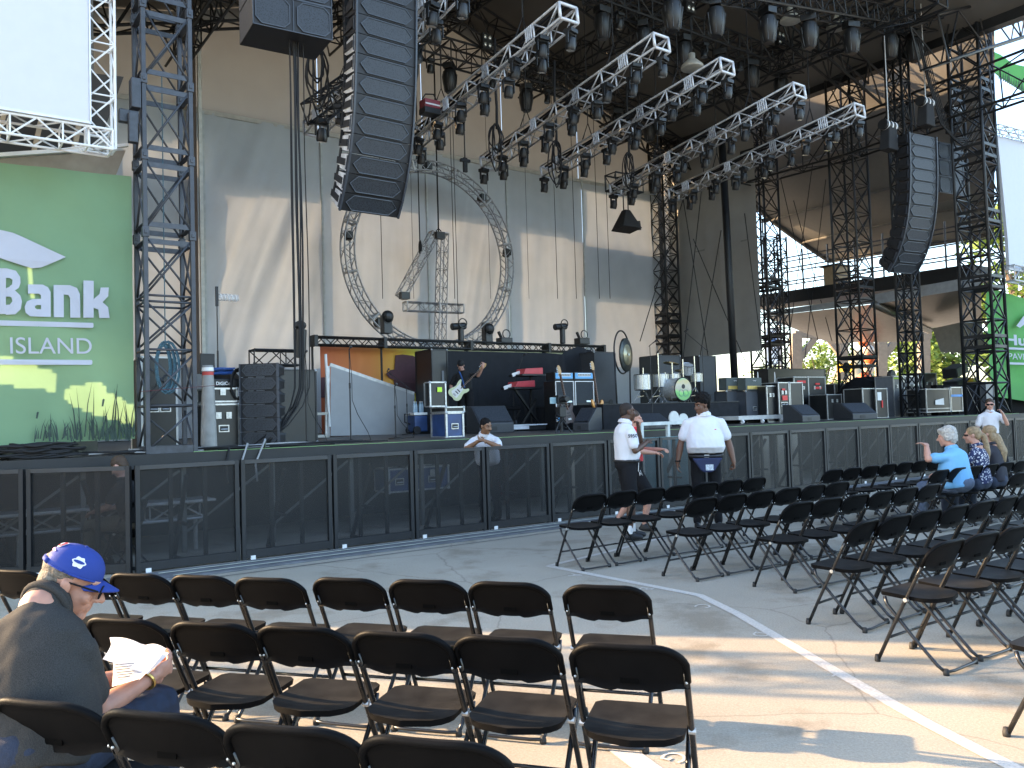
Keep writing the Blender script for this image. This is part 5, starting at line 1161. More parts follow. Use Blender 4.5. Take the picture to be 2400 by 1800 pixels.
# covered heap
r = thing('covered_equipment', 'large heap of equipment under a black cloth between the road cases', 'cloth', D(2030, 15.4), SANG)
m = MB(); m.ell((0, 0, .45), (1.2, .7, .85), n=28, m=18); m.ell((.75, 0, .75), (.75, .6, .6), n=24, m=14); m.ell((-.6, -.1, .35), (.8, .6, .7), n=24, m=14)
o = m.build('cloth', CLOTHB, r, smooth=True)
for v in o.data.vertices:
    f = noise.noise(v.co * 2.2) * .12 + noise.noise(v.co * 6) * .04; v.co += v.co.normalized() * f; v.co.z = max(0.005, v.co.z)
for i, (x, y, n, rz) in enumerate([(2265, 868, 14.6, .3), (2268, 900, 14.5, .25)]):
    r = thing('monitor_box', ['upper', 'lower'][i] + ' tilted black loudspeaker box among the right wing cases', 'loudspeaker', on_n(x - 30, y, n), SANG); m = MB(); m.box((.5, .2, .0), (.85, .5, .34), M=Matrix.Rotation(R(-14 + 4 * i), 3, 'Y')); m.build('cabinet', SPK, r, bevel=.02); m = MB(); m.box((.5, -.06, .0), (.78, .02, .27), M=Matrix.Rotation(R(-14 + 4 * i), 3, 'Y')); m.build('grille', GRI, r)
for i, (x, y) in enumerate([(1990, 862), (2122, 838), (2095, 880)]):
    r = thing('fan_lamp', 'round black fan lamp on a stand among the right wing gear, %s from the left' % ORD[[0, 2, 1][i]], 'lamp', D(x, 17 - i), SANG, 'round fan lamps in the right wing'); h = Hh(x, y, 17 - i); m = MB(); m.tube((0, 0, 0), (0, 0, h), .02, 6); m.build('stand', BLACK, r); m = MB(); m.lathe([(.17, -.06), (.2, 0), (.17, .07)], 18, (0, 0, h), Mx); m.build('drum', BLACK, r, bevel=.01)
for i, (x0, y0, x1, y1) in enumerate([(1775, 910, 1800, 872), (1815, 908, 1830, 872)]):
    r = thing('folding_ladder', 'thin silver music stand standing among the amplifiers, %s of two' % ORD[i], 'stand', D(x0, 16), SANG, 'thin silver stands'); h = Hh(x1, y1, 16); m = MB(); m.tube((0, 0, 0), (.12, 0, h), .014, 6); m.tube((.25, 0, 0), (.12, 0, h), .014, 6); m.build('legs', ALU, r); r.name = 'music_stand'
r = thing('yellow_case', 'small yellow case on top of the gear left of the front right tower', 'case', on_n(2288, 895, 14.2), SANG); m = MB(); m.b2((-.2, 0, 0), (.25, .3, .14)); m.build('shell', mat('case_yellow', (.55, .36, .03), .5), r, bevel=.02); m = MB(); m.path([(-.05, .1, .14), (-.05, .1, .2), (.1, .1, .2), (.1, .1, .14)], .012, 6); m.build('handle', BLACK, r)
# camera rig on the stage lip
r = thing('camera_rig', 'remote camera head with small screen standing on the stage lip before the blue amplifiers', 'camera', D(1316, 12.6), SANG)
m = MB(); m.tube((0, 0, .02), (0, 0, .55), .03, 8); m.tube((0, 0, .3), (-.2, -.05, .02), .014, 6); m.tube((0, 0, .3), (.2, -.05, .02), .014, 6); m.tube((0, 0, .3), (0, .2, .02), .014, 6); m.build('stand', BLACK, r)
m = MB(); m.box((0, 0, .42), (.16, .14, .2)); m.box((-.06, -.05, .66), (.2, .16, .16)); m.tube((-.06, -.1, .66), (-.06, -.28, .66), .06, 12); m.build('camera_body', BLACK, r, bevel=.01)
m = MB(); m.b2((-.3, -.06, .58), (-.12, -.04, .7)); m.build('small_screen', mat('lcd', (.25, .38, .42), .2), r)
m = MB(); [m.path([(.1 * math.sin(k + t), .06 * math.cos(k * 2 + t), .1 + .06 * t) for t in range(6)], .012, 5) for k in range(5)]; m.build('cable_tangle', RUB, r)
# cables on the deck: coils at the far left, runs along the front
r = thing('cable_coil', 'large heap of coiled black cable on the stage edge below the green banner', 'cable', D(95, 11.75), SANG)
for k in range(16): 
    m = MB(); a, b = .34 + .16 * math.sin(k * 2.1), .13 + .03 * math.sin(k); m.path([(a * math.cos(t * math.pi / 11) + .06 * math.sin(k * 1.3), b * math.sin(t * math.pi / 11) + .02 * math.sin(k * 3) + .05, .02 + .011 * k + .012 * math.sin(t + k)) for t in range(22)], .016, 6, closed=True); m.build('loop', RUB, r, smooth=True)
for k in range(9):
    m = MB(); s0 = sn(D(150, 11.8))[0] + .1 * k; pts = [P(s0 + t * .28, 11.72 + .05 * k + .06 * math.sin(t * 1.1 + k * 2), DECK + .018 + .012 * (k % 3) + .02 * max(0, math.sin(t * .8 + k))) for t in range(4 + (k * 5) % 9 + 3)]
    m.path(pts, .011 + .002 * (k % 3), 6); tag(m.build('floor_cable', RUB if k % 4 else mat('cable_grey', (.3, .3, .3), .6), smooth=True), 'black cable lying along the front edge of the deck, %s counted from the left' % ORD[k], 'cable', 'cables along the stage edge')
for k in range(3):
    m = MB(); m.path([P(3.5 + .25 * k, 11.7, DECK + .02), P(3.45 + .25 * k, 11.52, DECK + .04 + .05 * k), P(3.4 + .2 * k, 11.5, 1.15), P(3.42 + .2 * k, 11.5, .9)], .014, 6); tag(m.build('hanging_cable', mat('cable_grey', (.3, .3, .3), .6) if k else RUB, smooth=True), 'cable looping down over the stage edge right of the left tower, %s of three' % ORD[k], 'cable', 'cables over the stage edge')
# ================================================================ mesh barrier in front of the stage
MESHM = bpy.data.materials.new('perforated_mesh'); MESHM.use_nodes = True
def _ms():
    nt = MESHM.node_tree; b = nt.nodes['Principled BSDF']; L = nt.links; b.inputs['Base Color'].default_value = (.009, .010, .012, 1); b.inputs['Roughness'].default_value = .5
    r = nt.nodes.new('ShaderNodeValue'); r.outputs[0].default_value = .44
    t = nt.nodes.new('ShaderNodeBsdfTransparent'); mx = nt.nodes.new('ShaderNodeMixShader'); L.new(r.outputs[0], mx.inputs[0]); L.new(t.outputs[0], mx.inputs[1]); L.new(b.outputs[0], mx.inputs[2]); L.new(mx.outputs[0], nt.nodes['Material Output'].inputs[0])
_ms()
FRM = mat('barrier_frame', (.010, .011, .013), .5, var=.25)
def barrier(W=1.2, H=1.25):
    r = thing('barrier_panel', '', 'barrier')
    m = MB(); m.b2((.05, -.004, .12), (W - .05, .004, H - .05)); m.build('mesh_sheet', MESHM, r)
    for x in (0, W - .05): m = MB(); m.b2((x, -.03, 0), (x + .05, .03, H)); m.build('post', FRM, r)
    m = MB(); m.b2((.052, -.032, H - .05), (W - .052, .032, H - .002)); m.build('top_rail', mat('rail_worn', (.035, .038, .043), .4, metal=.2), r)
    m = MB(); m.b2((.052, -.03, .02), (W - .052, .03, .12)); m.build('bottom_rail', FRM, r)
    for x in (W / 3, 2 * W / 3): m = MB(); m.b2((x - .022, .006, .12), (x + .022, .05, H - .05)); m.build('stud', FRM, r)
    m = MB(); m.bar((W * .5, .08, 1.1), (W * .5, .75, .04), .045); m.bar((W * .5, .06, .03), (W * .5, .78, .03), .05); m.bar((W * .5, .06, .5), (W * .5, .45, .5), .035); m.build('rear_strut', FRM, r)
    m = MB(); m.b2((.1, -.045, .0), (.16, -.033, .05)); m.build('white_tag', WHITE, r)
    return r
b0 = barrier(); edges = [2.05 + 1.228 * i for i in range(20)]
for i, s in enumerate(edges):
    o = b0 if i == 0 else dup(b0)
    o.location = P(s, 10.5, 0); o.rotation_euler = (0, 0, SANG + R([.0, .3, -.25, .2][i % 4]))
    o['label'] = 'black perforated barrier panel, %s from the bend below the left tower' % ORD[i]; o['group'] = 'barrier panels in front of the stage'
for i in range(2):
    o = dup(b0); v = Vector((-1, .0, 0)); o.location = P(2.04, 10.5) + v * 1.24 * (i + 1); o.rotation_euler = (0, 0, math.atan2(-v.y, -v.x))
    o['label'] = 'black perforated barrier panel left of the bend, %s' % ['next to the bend', 'at the left picture edge'][i]; o['group'] = 'barrier panels in front of the stage'
r = sthing('hinged_gate', 'white metal gate frame with pale blue panel behind the barrier between the two guards', 'gate', *sn(on_z(1516, 1180, 0)))
W_ = 1.35; m = MB(); zz = 1.52
r.location = on_n(1503, 1000, 10.9); r.location.z = 0
for x in (0, W_ * .5, W_): m.b2((x - .03, -.03, 0), (x + .03, .03, zz))
m.b2((.03, -.028, zz - .06), (W_ - .03, .028, zz)); m.build('frame', mat('gate_paint', (.5, .55, .54), .5, var=.2), r)
m = MB(); m.b2((.03, -.01, .1), (W_ - .03, .01, 1.24)); m.build('blue_panel', mat('gate_teal', (.09, .24, .29), .3, var=.2, scale=3), r)
for x in (.9, 1.15): m = MB(); m.lathe([(.13, -.012), (.13, .012)], 20, (x, .05, zz + .06 - (x - .9) * .2), Matrix.Rotation(R(90), 3, 'X')); m.build('round_plate', mat('gate_plate', (.55, .57, .55), .5), r)
# things stored in the pit behind the mesh
case_at('blue case seen dimly through the barrier, left one of the pair below the deck', P(6.05, 11.9, .55), SANG, .36, .5, .36, body=CASEBL, handles=1, latches=0, name='pit_case')
case_at('blue case seen dimly through the barrier, wider one of the pair below the deck', P(6.55, 11.95, .55), SANG, .62, .5, .36, body=CASEBL, handles=1, latches=1, name='pit_case')
r = thing('steel_bench', 'low aluminium truss bench in the pit behind the left barrier panels', 'bench', P(-1.1, 11.95, 0), SANG); m = MB(); box_truss(m, (0, 0, .55), (4.3, 0, .55), .3, .22, .02, .35, br=.013); m.b2((-.1, -.3, .67), (4.4, .3, .70)); m.build('truss_frame', ALU, r)
for x in (.1, 2.1, 4.2): m = MB(); m.tube((x, 0, 0), (x, 0, .45), .03, 8); m.build('leg', ALU, r)
for i, s in enumerate((8.9, 9.4, 14.6, 15.2, 15.6)):
    r = thing('stored_board', 'pale board standing upright in the pit behind the barrier, %s from the left' % ORD[i], 'board', P(s, 11.42, 0), SANG + R(-14 if i < 2 else 0), 'pale boards standing in the pit'); m = MB(); m.b2((0, 0, 0), (.05 if i < 2 else .3 - .1 * (i % 2), .03, 1.12)); m.build('plank', mat('board_pale', (.38, .33, .25), .6, var=.2), r)

# ================================================================ folding chairs
CHP = bpy.data.materials.new('chair_plastic'); CHP.use_nodes = True
def _cp():
    nt = CHP.node_tree; b = nt.nodes['Principled BSDF']; L = nt.links; tc = nt.nodes.new('ShaderNodeTexCoord'); oi = nt.nodes.new('ShaderNodeObjectInfo')
    ad = nt.nodes.new('ShaderNodeVectorMath'); ad.operation = 'ADD'; L.new(tc.outputs['Object'], ad.inputs[0]); mu = nt.nodes.new('ShaderNodeVectorMath'); mu.operation = 'SCALE'; cx = nt.nodes.new('ShaderNodeCombineXYZ')
    L.new(oi.outputs['Random'], cx.inputs[0]); L.new(oi.outputs['Random'], cx.inputs[1]); L.new(cx.outputs[0], mu.inputs[0]); mu.inputs['Scale'].default_value = 37; L.new(mu.outputs[0], ad.inputs[1])
    n = nt.nodes.new('ShaderNodeTexNoise'); n.inputs['Scale'].default_value = 5; n.inputs['Detail'].default_value = 8; n.inputs['Roughness'].default_value = .7; L.new(ad.outputs[0], n.inputs['Vector'])
    r = nt.nodes.new('ShaderNodeValToRGB'); r.color_ramp.elements[0].position = .35; r.color_ramp.elements[0].color = (.003, .0031, .0035, 1); r.color_ramp.elements[1].position = .75; r.color_ramp.elements[1].color = (.006, .006, .0065, 1); L.new(n.outputs['Fac'], r.inputs[0])
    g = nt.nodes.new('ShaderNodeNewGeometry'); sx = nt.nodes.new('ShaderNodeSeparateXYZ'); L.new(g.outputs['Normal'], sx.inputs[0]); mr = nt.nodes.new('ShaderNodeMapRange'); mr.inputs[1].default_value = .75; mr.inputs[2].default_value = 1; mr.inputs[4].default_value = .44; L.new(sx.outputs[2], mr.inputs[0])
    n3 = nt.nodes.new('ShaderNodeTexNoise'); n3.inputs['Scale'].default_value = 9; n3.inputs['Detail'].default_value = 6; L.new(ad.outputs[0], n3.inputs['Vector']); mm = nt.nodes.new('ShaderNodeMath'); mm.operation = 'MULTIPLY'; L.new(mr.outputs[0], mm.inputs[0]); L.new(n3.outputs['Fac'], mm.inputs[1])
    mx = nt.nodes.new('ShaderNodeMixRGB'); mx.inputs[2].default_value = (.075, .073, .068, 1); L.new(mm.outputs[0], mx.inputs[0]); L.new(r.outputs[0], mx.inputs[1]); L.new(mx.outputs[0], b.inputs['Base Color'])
    b.inputs['Roughness'].default_value = .5; b.inputs['Specular IOR Level'].default_value = .06; n2 = nt.nodes.new('ShaderNodeTexNoise'); n2.inputs['Scale'].default_value = 260; L.new(tc.outputs['Object'], n2.inputs['Vector']); bp = nt.nodes.new('ShaderNodeBump'); bp.inputs['Strength'].default_value = .18; bp.inputs['Distance'].default_value = .002; L.new(n2.outputs['Fac'], bp.inputs['Height']); L.new(bp.outputs[0], b.inputs['Normal'])
_cp()
CHT = mat('chair_tube', (.009, .009, .0095), .28, var=.25, scale=12, spec=.6)
CHF = mat('chair_foot', (.02, .02, .02), .7, var=.3)
def make_chair():
    r = thing('folding_chair', '', 'chair')
    W = .215
    # seat: front edge straight with rounded corners, rear edge curved, dished
    m = MB(); nx, ny = 14, 14; top = []; bot = []
    def outline_w(v):  # half width at v (0 rear .. 1 front)
        return .20 * min(1, (1 - (1 - min(v * 2.6, 1)) ** 2.4) ** .5 + .02) * (1 if v < .93 else 1 - .16 * ((v - .93) / .07) ** 2)
    for i in range(nx + 1):
        for j in range(ny + 1):
            u = -1 + 2 * i / nx; v = j / ny; w = outline_w(v); x = u * w; y = -.19 + .39 * v
            dish = -.014 * (1 - u * u) * math.sin(math.pi * min(1, v * 1.05)) + .008 * max(0, abs(u) - .85) / .15 * 0
            z = .452 + dish + .012 * v
            top.append((x, y, z)); bot.append((x * .97, y, z - .022 if 0 < i < nx and 0 < j < ny else z - .026))
    k = (nx + 1) * (ny + 1); vs = top + bot; fs = []
    for i in range(nx):
        for j in range(ny): a = i * (ny + 1) + j; fs += [(a, a + ny + 1, a + ny + 2, a + 1), (k + a + 1, k + a + ny + 2, k + a + ny + 1, k + a)]
    for i in range(nx): a = i * (ny + 1); b = a + ny + 1; fs.append((a, k + a, k + b, b)); a += ny; b += ny; fs.append((b, k + b, k + a, a))
    for j in range(ny): fs.append((j + 1, k + j + 1, k + j, j)); a = nx * (ny + 1) + j; fs.append((a, k + a, k + a + 1, a + 1))
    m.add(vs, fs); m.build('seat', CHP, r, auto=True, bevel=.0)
    # back frame: one bent tube from front foot up round the back rest
    def py(z): return .215 - .4 * (z / .80) ** 1.04
    for sx in (-1, 1):
        m = MB(); pts = [(sx * (W - .0), py(z), z) for z in (.02, .2, .42, .6, .70)]; m.path(pts, .0125, 8); m.build('post', CHT, r, smooth=True)
        m = MB(); m.lathe([(.018, 0), (.019, .02), (.014, .045)], 10, (sx * W, py(.0) + .0, 0)); m.build('foot', CHF, r, smooth=True)
        m = MB(); m.path([(sx * .19, .16, .43), (sx * .19, .145, .38), (sx * .19, -.02, .2), (sx * .188, -.17, .05), (sx * .185, -.215, .02)], .0115, 8); m.build('rear_leg', CHT, r, smooth=True)
        m = MB(); m.lathe([(.018, 0), (.019, .018), (.014, .04)], 10, (sx * .185, -.22, 0)); m.build('foot', CHF, r, smooth=True)
        m = MB(); m.tube((sx * (W - .012), .0, .435), (sx * (W + .016), .0, .435), .014, 8); m.ell((sx * (W + .0), py(.66) - .016, .66), (.006,) * 3, n=6, m=4); m.build('rivet', mat('rivet_steel', (.5, .5, .48), .35, metal=.6), r)
    m = MB(); m.path([(-W, py(.17), .17), (W, py(.17), .17)], .0095, 8); m.build('front_stretcher', CHT, r, smooth=True)
    m = MB(); m.path([(-.186, -.2, .032), (-.172, -.232, .024), (-.12, -.238, .022), (.12, -.238, .022), (.172, -.232, .024), (.186, -.2, .032)], .0095, 8); m.build('floor_bar', CHT, r, smooth=True)
    # back rest: curved plastic shell with rolled rim and notched lower edge
    m = MB(); nx, nz = 28, 8; F = []; B = []
    def topz(x): e = max(0, abs(x) - (W - .115)) / .125; return .805 - .10 * (1 - math.sqrt(max(0, 1 - min(1, e) ** 2)))
    def botz(x): a = abs(x); return .632 - (.026 * max(0, 1 - (a / .17) ** 2) if a < .17 else 0) + (.014 if a < .06 else (.014 * max(0, (.075 - a) / .015) if a < .075 else 0))
    for i in range(nx + 1):
        x = (W + .010) * math.sin((-1 + 2 * i / nx) * math.pi / 2 * .98) / math.sin(math.pi / 2 * .98)
        for j in range(nz + 1):
            z = botz(x) + (topz(x) - botz(x)) * j / nz; curve = -.022 * (1 - (x / W) ** 2); y = py(z) + curve
            rim = 1 if (j in (0, nz) or i in (0, nx)) else 0
            F.append((x, y + .010, z)); B.append((x, y - (.016 if rim else .002), z))
    k = len(F); fs = []
    for i in range(nx):
        for j in range(nz): a = i * (nz + 1) + j; fs += [(a + 1, a + nz + 2, a + nz + 1, a), (k + a, k + a + nz + 1, k + a + nz + 2, k + a + 1)]
    for i in range(nx): a = i * (nz + 1); b = a + nz + 1; fs.append((a, b, k + b, k + a)); a += nz; b += nz; fs.append((b, a, k + a, k + b))
    for j in range(nz): fs.append((j, k + j, k + j + 1, j + 1)); a = nx * (nz + 1) + j; fs.append((a + 1, k + a + 1, k + a, a))
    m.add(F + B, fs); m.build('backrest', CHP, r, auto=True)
    m = MB(); pts = [(x, py(z) - .022 * (1 - (x / W) ** 2) - .003, z) for x, z in [(s_ * (W + .004), .66) for s_ in (-1,)] + [((W + .006) * math.sin((-1 + 2 * i / 24) * math.pi / 2), topz((W + .006) * math.sin((-1 + 2 * i / 24) * math.pi / 2)) - .0) for i in range(1, 24)] + [(W + .004, .66)]]
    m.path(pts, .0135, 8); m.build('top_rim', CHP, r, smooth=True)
    m = MB(); m.b2((-.035, py(.66) - .028, .648), (.035, py(.66) - .0215, .670)); m.build('label_plate', mat('plate_matt', (.002, .002, .002), .9, var=0, spec=.05), r)
    return r
chair0 = make_chair(); n_ch = [0]
def chair(c, face, label, group, jit=.0):
    o = chair0 if n_ch[0] == 0 else dup(chair0); n_ch[0] += 1
    o.location = (c[0], c[1], 0); o.rotation_euler = (0, 0, math.atan2(-face[0], face[1]) + random.uniform(-1, 1) * jit); o['label'] = label; o['group'] = group
# left block: measured centres of the back tops
fL = Vector((.287, .958, 0)); rowsL = {
    'front': [(-3.17, 5.28), (-2.73, 5.15), (-2.28, 5.02), (-1.86, 4.90), (-1.43, 4.76), (-.96, 4.68), (-.51, 4.56), (-.06, 4.43), (.44, 4.27)],
    'middle': [(-2.27, 4.0), (-1.83, 3.86), (-1.38, 3.73), (-.95, 3.61), (-.50, 3.46), (-.06, 3.34), (.40, 3.18)],
    'nearest': [(-2.0, 2.87), (-1.56, 2.73), (-1.13, 2.59), (-.69, 2.44), (-.26, 2.31)]}
for nm, L in rowsL.items():
    for i, (x, y) in enumerate(L[::-1]):
        chair(Vector((x, y, 0)) + fL * .195, fL, 'black folding chair, %s from the aisle end of the %s row of the left block' % (ORD[i], nm), 'chairs of the left block', .03)
uR = Vector((.814, .575, 0)).normalized(); fR = Vector((-.577, .816, 0)).normalized(); PIT = .462
rowsR = [((.74, 9.33), list(range(0, 7)) + [9.7 + k for k in range(11)], 'front'), ((1.80, 8.60), list(range(0, 6)) + [10 + k for k in range(10)], 'second'),
         ((2.55, 7.95), list(range(0, 6)) + [9.6 + k for k in range(7)], 'third'), ((2.56, 6.55), list(range(0, 9)), 'fourth'), ((2.66, 5.52), list(range(0, 6)), 'fifth'), ((2.74, 4.22), list(range(0, 3)), 'nearest')]
for (x, y), ks, nm in rowsR:
    far = 0
    for i, k in enumerate(ks):
        side = k > 9.4; far = far + 1 if side else 0
        yaw = fR if nm != 'fourth' or i else (fR + uR * -.12).normalized()
        lab = ('black folding chair, %s past the gap in the %s row of the right block' if side else 'black folding chair, %s from the painted line in the %s row of the right block') % (ORD[far - 1] if side else ORD[i], nm)
        chair(Vector((x, y, 0)) + uR * PIT * k, yaw, lab, 'chairs of the right block', .04)

# ================================================================ distance on the right: walkway, side canopies, timber frame, trees, hill
def on_sq(x, y, s): return on_s(x, y, s)
m = MB(); A = [on_s(2330, -40, 26.5), on_s(1585, 300, 26.5), on_s(1945, 612, 33), on_s(2330, 548, 33)]
root = thing('side_canopy', 'large grey membrane canopy sloping out from the right eave, seen from below', 'canopy', (0, 0, 0))
nu, nv = 30, 30
for i in range(nu + 1):
    for j in range(nv + 1):
        u, v = i / nu, j / nv; p = A[0].lerp(A[1], u).lerp(A[3].lerp(A[2], u), v); p.z += -.9 * math.sin(math.pi * v) * .5 + .10 * math.sin(u * 26 + v * 9) * (1 - v) ** 2 + .05 * noise.noise(Vector((u * 8, v * 6, 2))); m.v.append(p)
for i in range(nu):
    for j in range(nv): a = i * (nv + 1) + j; m.f.append((a, a + nv + 1, a + nv + 2, a + 1)); m.mi.append(0)
cm = mat('canopy_grey', (.17, .165, .16), .7, var=.05); m.build('membrane', cm, root, smooth=True)
for v in (.35, .6, .8):
    m = MB(); m.path([A[0].lerp(A[1], u / 12).lerp(A[3].lerp(A[2], u / 12), v) + Vector((0, 0, -.45 * math.sin(math.pi * v) - .08)) for u in range(13)], .05, 6); m.build('seam', mat('canopy_seam', (.13, .125, .12), .8), root)
m = MB(); m.path([A[1].lerp(A[2], t / 10) + Vector((0, 0, -.45 * math.sin(math.pi * t / 10))) for t in range(11)], .12, 8); m.path([A[2], A[3]], .1, 6); m.build('edge_cable', mat('canopy_edge', (.06, .058, .055), .7), root)
root = thing('scaffold_walkway', 'long black scaffold walkway with railings on the right, below the grey canopy', 'walkway', (0, 0, 0))
a, b = on_s(1775, 712, 29.5), on_s(2300, 640, 29.5); m = MB(); m.bar(a, b, 1.5, .5); m.build('deck_beam', BLACK, root)
for dz in (.75, 1.3, 1.75): m = MB(); m.tube(a + Vector((0, 0, dz)), b + Vector((0, 0, dz)), .03, 6); m.tube(a + Vector((1.1, 0, dz)), b + Vector((1.1, 0, dz)), .03, 6); m.build('railing', mat('scaffold_tube', (.08, .085, .1), .5, metal=.3), root)
for t in range(9): m = MB(); p = a.lerp(b, t / 8); m.tube(p, p + Vector((0, 0, 2.0)), .035, 6); m.build('railing_post', MATS['scaffold_tube'], root)
r = thing('tan_box', 'tan box standing on the scaffold walkway', 'box', on_s(1963, 668, 29.3)); m = MB(); m.box((0, 0, .3), (.9, .6, .8), SANG); m.build('shell', mat('tan_board', (.40, .29, .17), .6), r, bevel=.01); m = MB(); m.box((0, 0, .72), (1.1, .8, .05), SANG); m.build('lid', BLACK, r)
r = thing('flood_light_pole', 'floodlight bracket on the walkway end mast against the sky', 'lamp', on_s(1790, 600, 29)); m = MB(); m.tube((0, 0, -1), (0, 0, 1.5), .03, 6); m.box((.1, 0, 1.5), (.3, .2, .15)); m.build('pole', BLACK, r)
# lower side tent
root = thing('lower_side_tent', 'low dark side tent with pale fascia strip and pleated right flap below the walkway', 'tent', (0, 0, 0)); sF = 28.6; sB = 34
def quadmesh(nm, P4, mt, sag=0.0, n=14, fold=0.0):
    m = MB()
    for i in range(n + 1):
        for j in range(n + 1): u, v = i / n, j / n; p = P4[0].lerp(P4[1], u).lerp(P4[3].lerp(P4[2], u), v); p.z += -sag * math.sin(math.pi * v) * math.sin(math.pi * u) + fold * math.sin(u * 40) * v; m.v.append(p)
    for i in range(n):
        for j in range(n): a = i * (n + 1) + j; m.f.append((a, a + n + 1, a + n + 2, a + 1)); m.mi.append(0)
    return m.build(nm, mt, root, smooth=True)
tw = mat('tent_white', (.36, .37, .38), .6, trans=.1); td = mat('tent_vinyl', (.045, .045, .044), .35, var=.15, spec=.4)
quadmesh('fascia', [on_s(1790, 732, sF), on_s(2045, 693, sF), on_s(2045, 712, sF), on_s(1790, 742, sF)], tw); quadmesh('fascia', [on_s(2046, 690, sF), on_s(2300, 645, sF), on_s(2300, 672, sF), on_s(2046, 714, sF)], tw)
quadmesh('membrane', [on_s(1790, 742, sF), on_s(2045, 713, sF), on_s(2040, 800, sB), on_s(1950, 806, sB)], td, .2); quadmesh('membrane', [on_s(2045, 713, sF), on_s(2300, 672, sF), on_s(2300, 760, sB), on_s(2165, 770, sB)], td, .3)
quadmesh('membrane', [on_s(2045, 713, sF), on_s(2165, 770, sB), on_s(2165, 800, sB), on_s(2040, 802, sB)], td, .1); quadmesh('pleated_flap', [on_s(2185, 770, 31), on_s(2300, 745, 31), on_s(2310, 830, 31), on_s(2205, 826, 31)], mat('tent_flap', (.18, .17, .155), .7, trans=.2), 0, 30, .03)
m = MB(); m.tube(on_s(2048, 713, sF - .1), on_s(2178, 775, sB - 2), .14, 10); m.build('ridge_fold', mat('vinyl_fold', (.16, .14, .12), .15, spec=.8), root, smooth=True)
# brown steel frame far behind
root = thing('frame_building', 'open brown steel frame with diagonal braces far behind the stage on the right', 'building', (0, 0, 0)); fb = mat('frame_brown', (.20, .155, .115), .6, var=.15); Yf = 46.0
def yq(x, y, Y=Yf): return on_y(x, y, Y)
def fbar(x0, y0, x1, y1, w=.4, nm='beam'): MB_ = MB(); MB_.bar(yq(x0, y0), yq(x1, y1), w); MB_.build(nm, fb, root)
fbar(1865, 782, 1865, 885, .55, 'column'); fbar(1862, 783, 1960, 790, .35); fbar(1868, 850, 1910, 792, .3, 'brace'); fbar(1975, 800, 1975, 890, .45, 'column'); fbar(1940, 790, 1975, 840, .3, 'brace'); fbar(2065, 800, 2065, 890, .5, 'column'); fbar(2030, 795, 2062, 840, .35, 'brace'); fbar(2100, 795, 2068, 840, .35, 'brace'); fbar(1960, 792, 2180, 786, .4); fbar(2165, 785, 2165, 890, .5, 'column')
# hill, trees, far treeline, banner lamp post, ride
m = MB(); HY = 150
for i in range(41):
    for j in range(9): x = 1880 + i * 18; p = on_y(x, 900, HY + j * 8); hgt = 14.5 * math.exp(-((x - 2010) / 75) ** 2) + 1.2 * noise.noise(Vector((i * .4, j * .5, 0))); m.v.append((p.x, HY + j * 8, max(-.5, hgt * math.sin(math.pi * (j + .0) / 8))))
for i in range(40):
    for j in range(8): a = i * 9 + j; m.f.append((a, a + 9, a + 10, a + 1)); m.mi.append(0)
tag(m.build('hill', mat('dry_hill', (.30, .26, .16), .9, var=.25, scale=.3, bump=.5, bscale=2), None, True), kind='structure')
LEAF = [mat('leaf_green_%s' % n, c, .6, var=.35, scale=3, trans=.35) for n, c in (('a', (.085, .15, .03)), ('b', (.13, .20, .035)), ('c', (.05, .10, .025)))]
BARK = mat('bark', (.07, .05, .035), .9, bump=.5)
def tree(label, base, h, cr, n, lf, seed, group='trees beyond the stage'):
    rg = random.Random(seed); r = thing('leafy_tree', label, 'tree', base, 0, group); m = MB(); m.path([(0, 0, 0), (.05 * h * .2, 0, h * .3), (0, .02 * h, h * .62)], h * .028, 8, r2=h * .010)
    tips = []
    for k in range(9):
        a = rg.uniform(0, 6.28); z0 = h * rg.uniform(.25, .55); e = Vector((cr * .7 * math.cos(a), cr * .7 * math.sin(a), h * rg.uniform(.5, .95))); m.tube((0, 0, z0), e, h * .011, 5, r2=h * .004); tips.append(e)
    m.build('trunk', BARK, r); m = MB()
    cl = [e + Vector((rg.gauss(0, cr * .2), rg.gauss(0, cr * .2), rg.gauss(0, cr * .15))) for e in tips for _ in range(3)] + [Vector((rg.gauss(0, cr * .35), rg.gauss(0, cr * .35), h * rg.uniform(.45, .95))) for _ in range(14)]
    for q in range(n):
        c = rg.choice(cl); v = Vector((rg.gauss(0, 1), rg.gauss(0, 1), rg.gauss(0, .8))); v = v.normalized() * cr * .27 * rg.uniform(.4, 1.1); p = c + v; s = cr * rg.uniform(.045, .085); d = Vector((rg.gauss(0, 1), rg.gauss(0, 1), rg.gauss(0, 1))).normalized(); x, y = frame_of(d)
        m.add([p - x * s, p - y * s * .6, p + x * s, p + y * s * .6], [(0, 1, 2, 3)])
    m.build('crown', LEAF[lf], r); return r
for i, (x, Y, h, cr, n, lf, lab) in enumerate([(1932, 70, 7.0, 2.6, 1300, 1, 'sunlit light green tree seen through the brown steel frame'), (1905, 80, 5.0, 2.6, 900, 1, 'low pale tree left of the one in the brown frame'),
        (1805, 85, 6.5, 2.4, 700, 1, 'small pale tree between the rear towers'), (2240, 60, 9.0, 3.6, 3600, 1, 'bright green tree below the pleated tent flap'), (2195, 66, 8.0, 3.0, 2200, 0, 'green tree left of the bright one under the tent flap'),
        (2390, 45, 14, 3.2, 2600, 1, 'leafy tree top rising above the right green banner'), (2110, 75, 6.0, 3.0, 900, 0, 'dark green tree behind the brown frame columns')]):
    p = on_y(x, 945, Y); tree(lab, (p.x, Y, 0), h, cr, n, lf, 40 + i)
m = MB(); rg = random.Random(3)
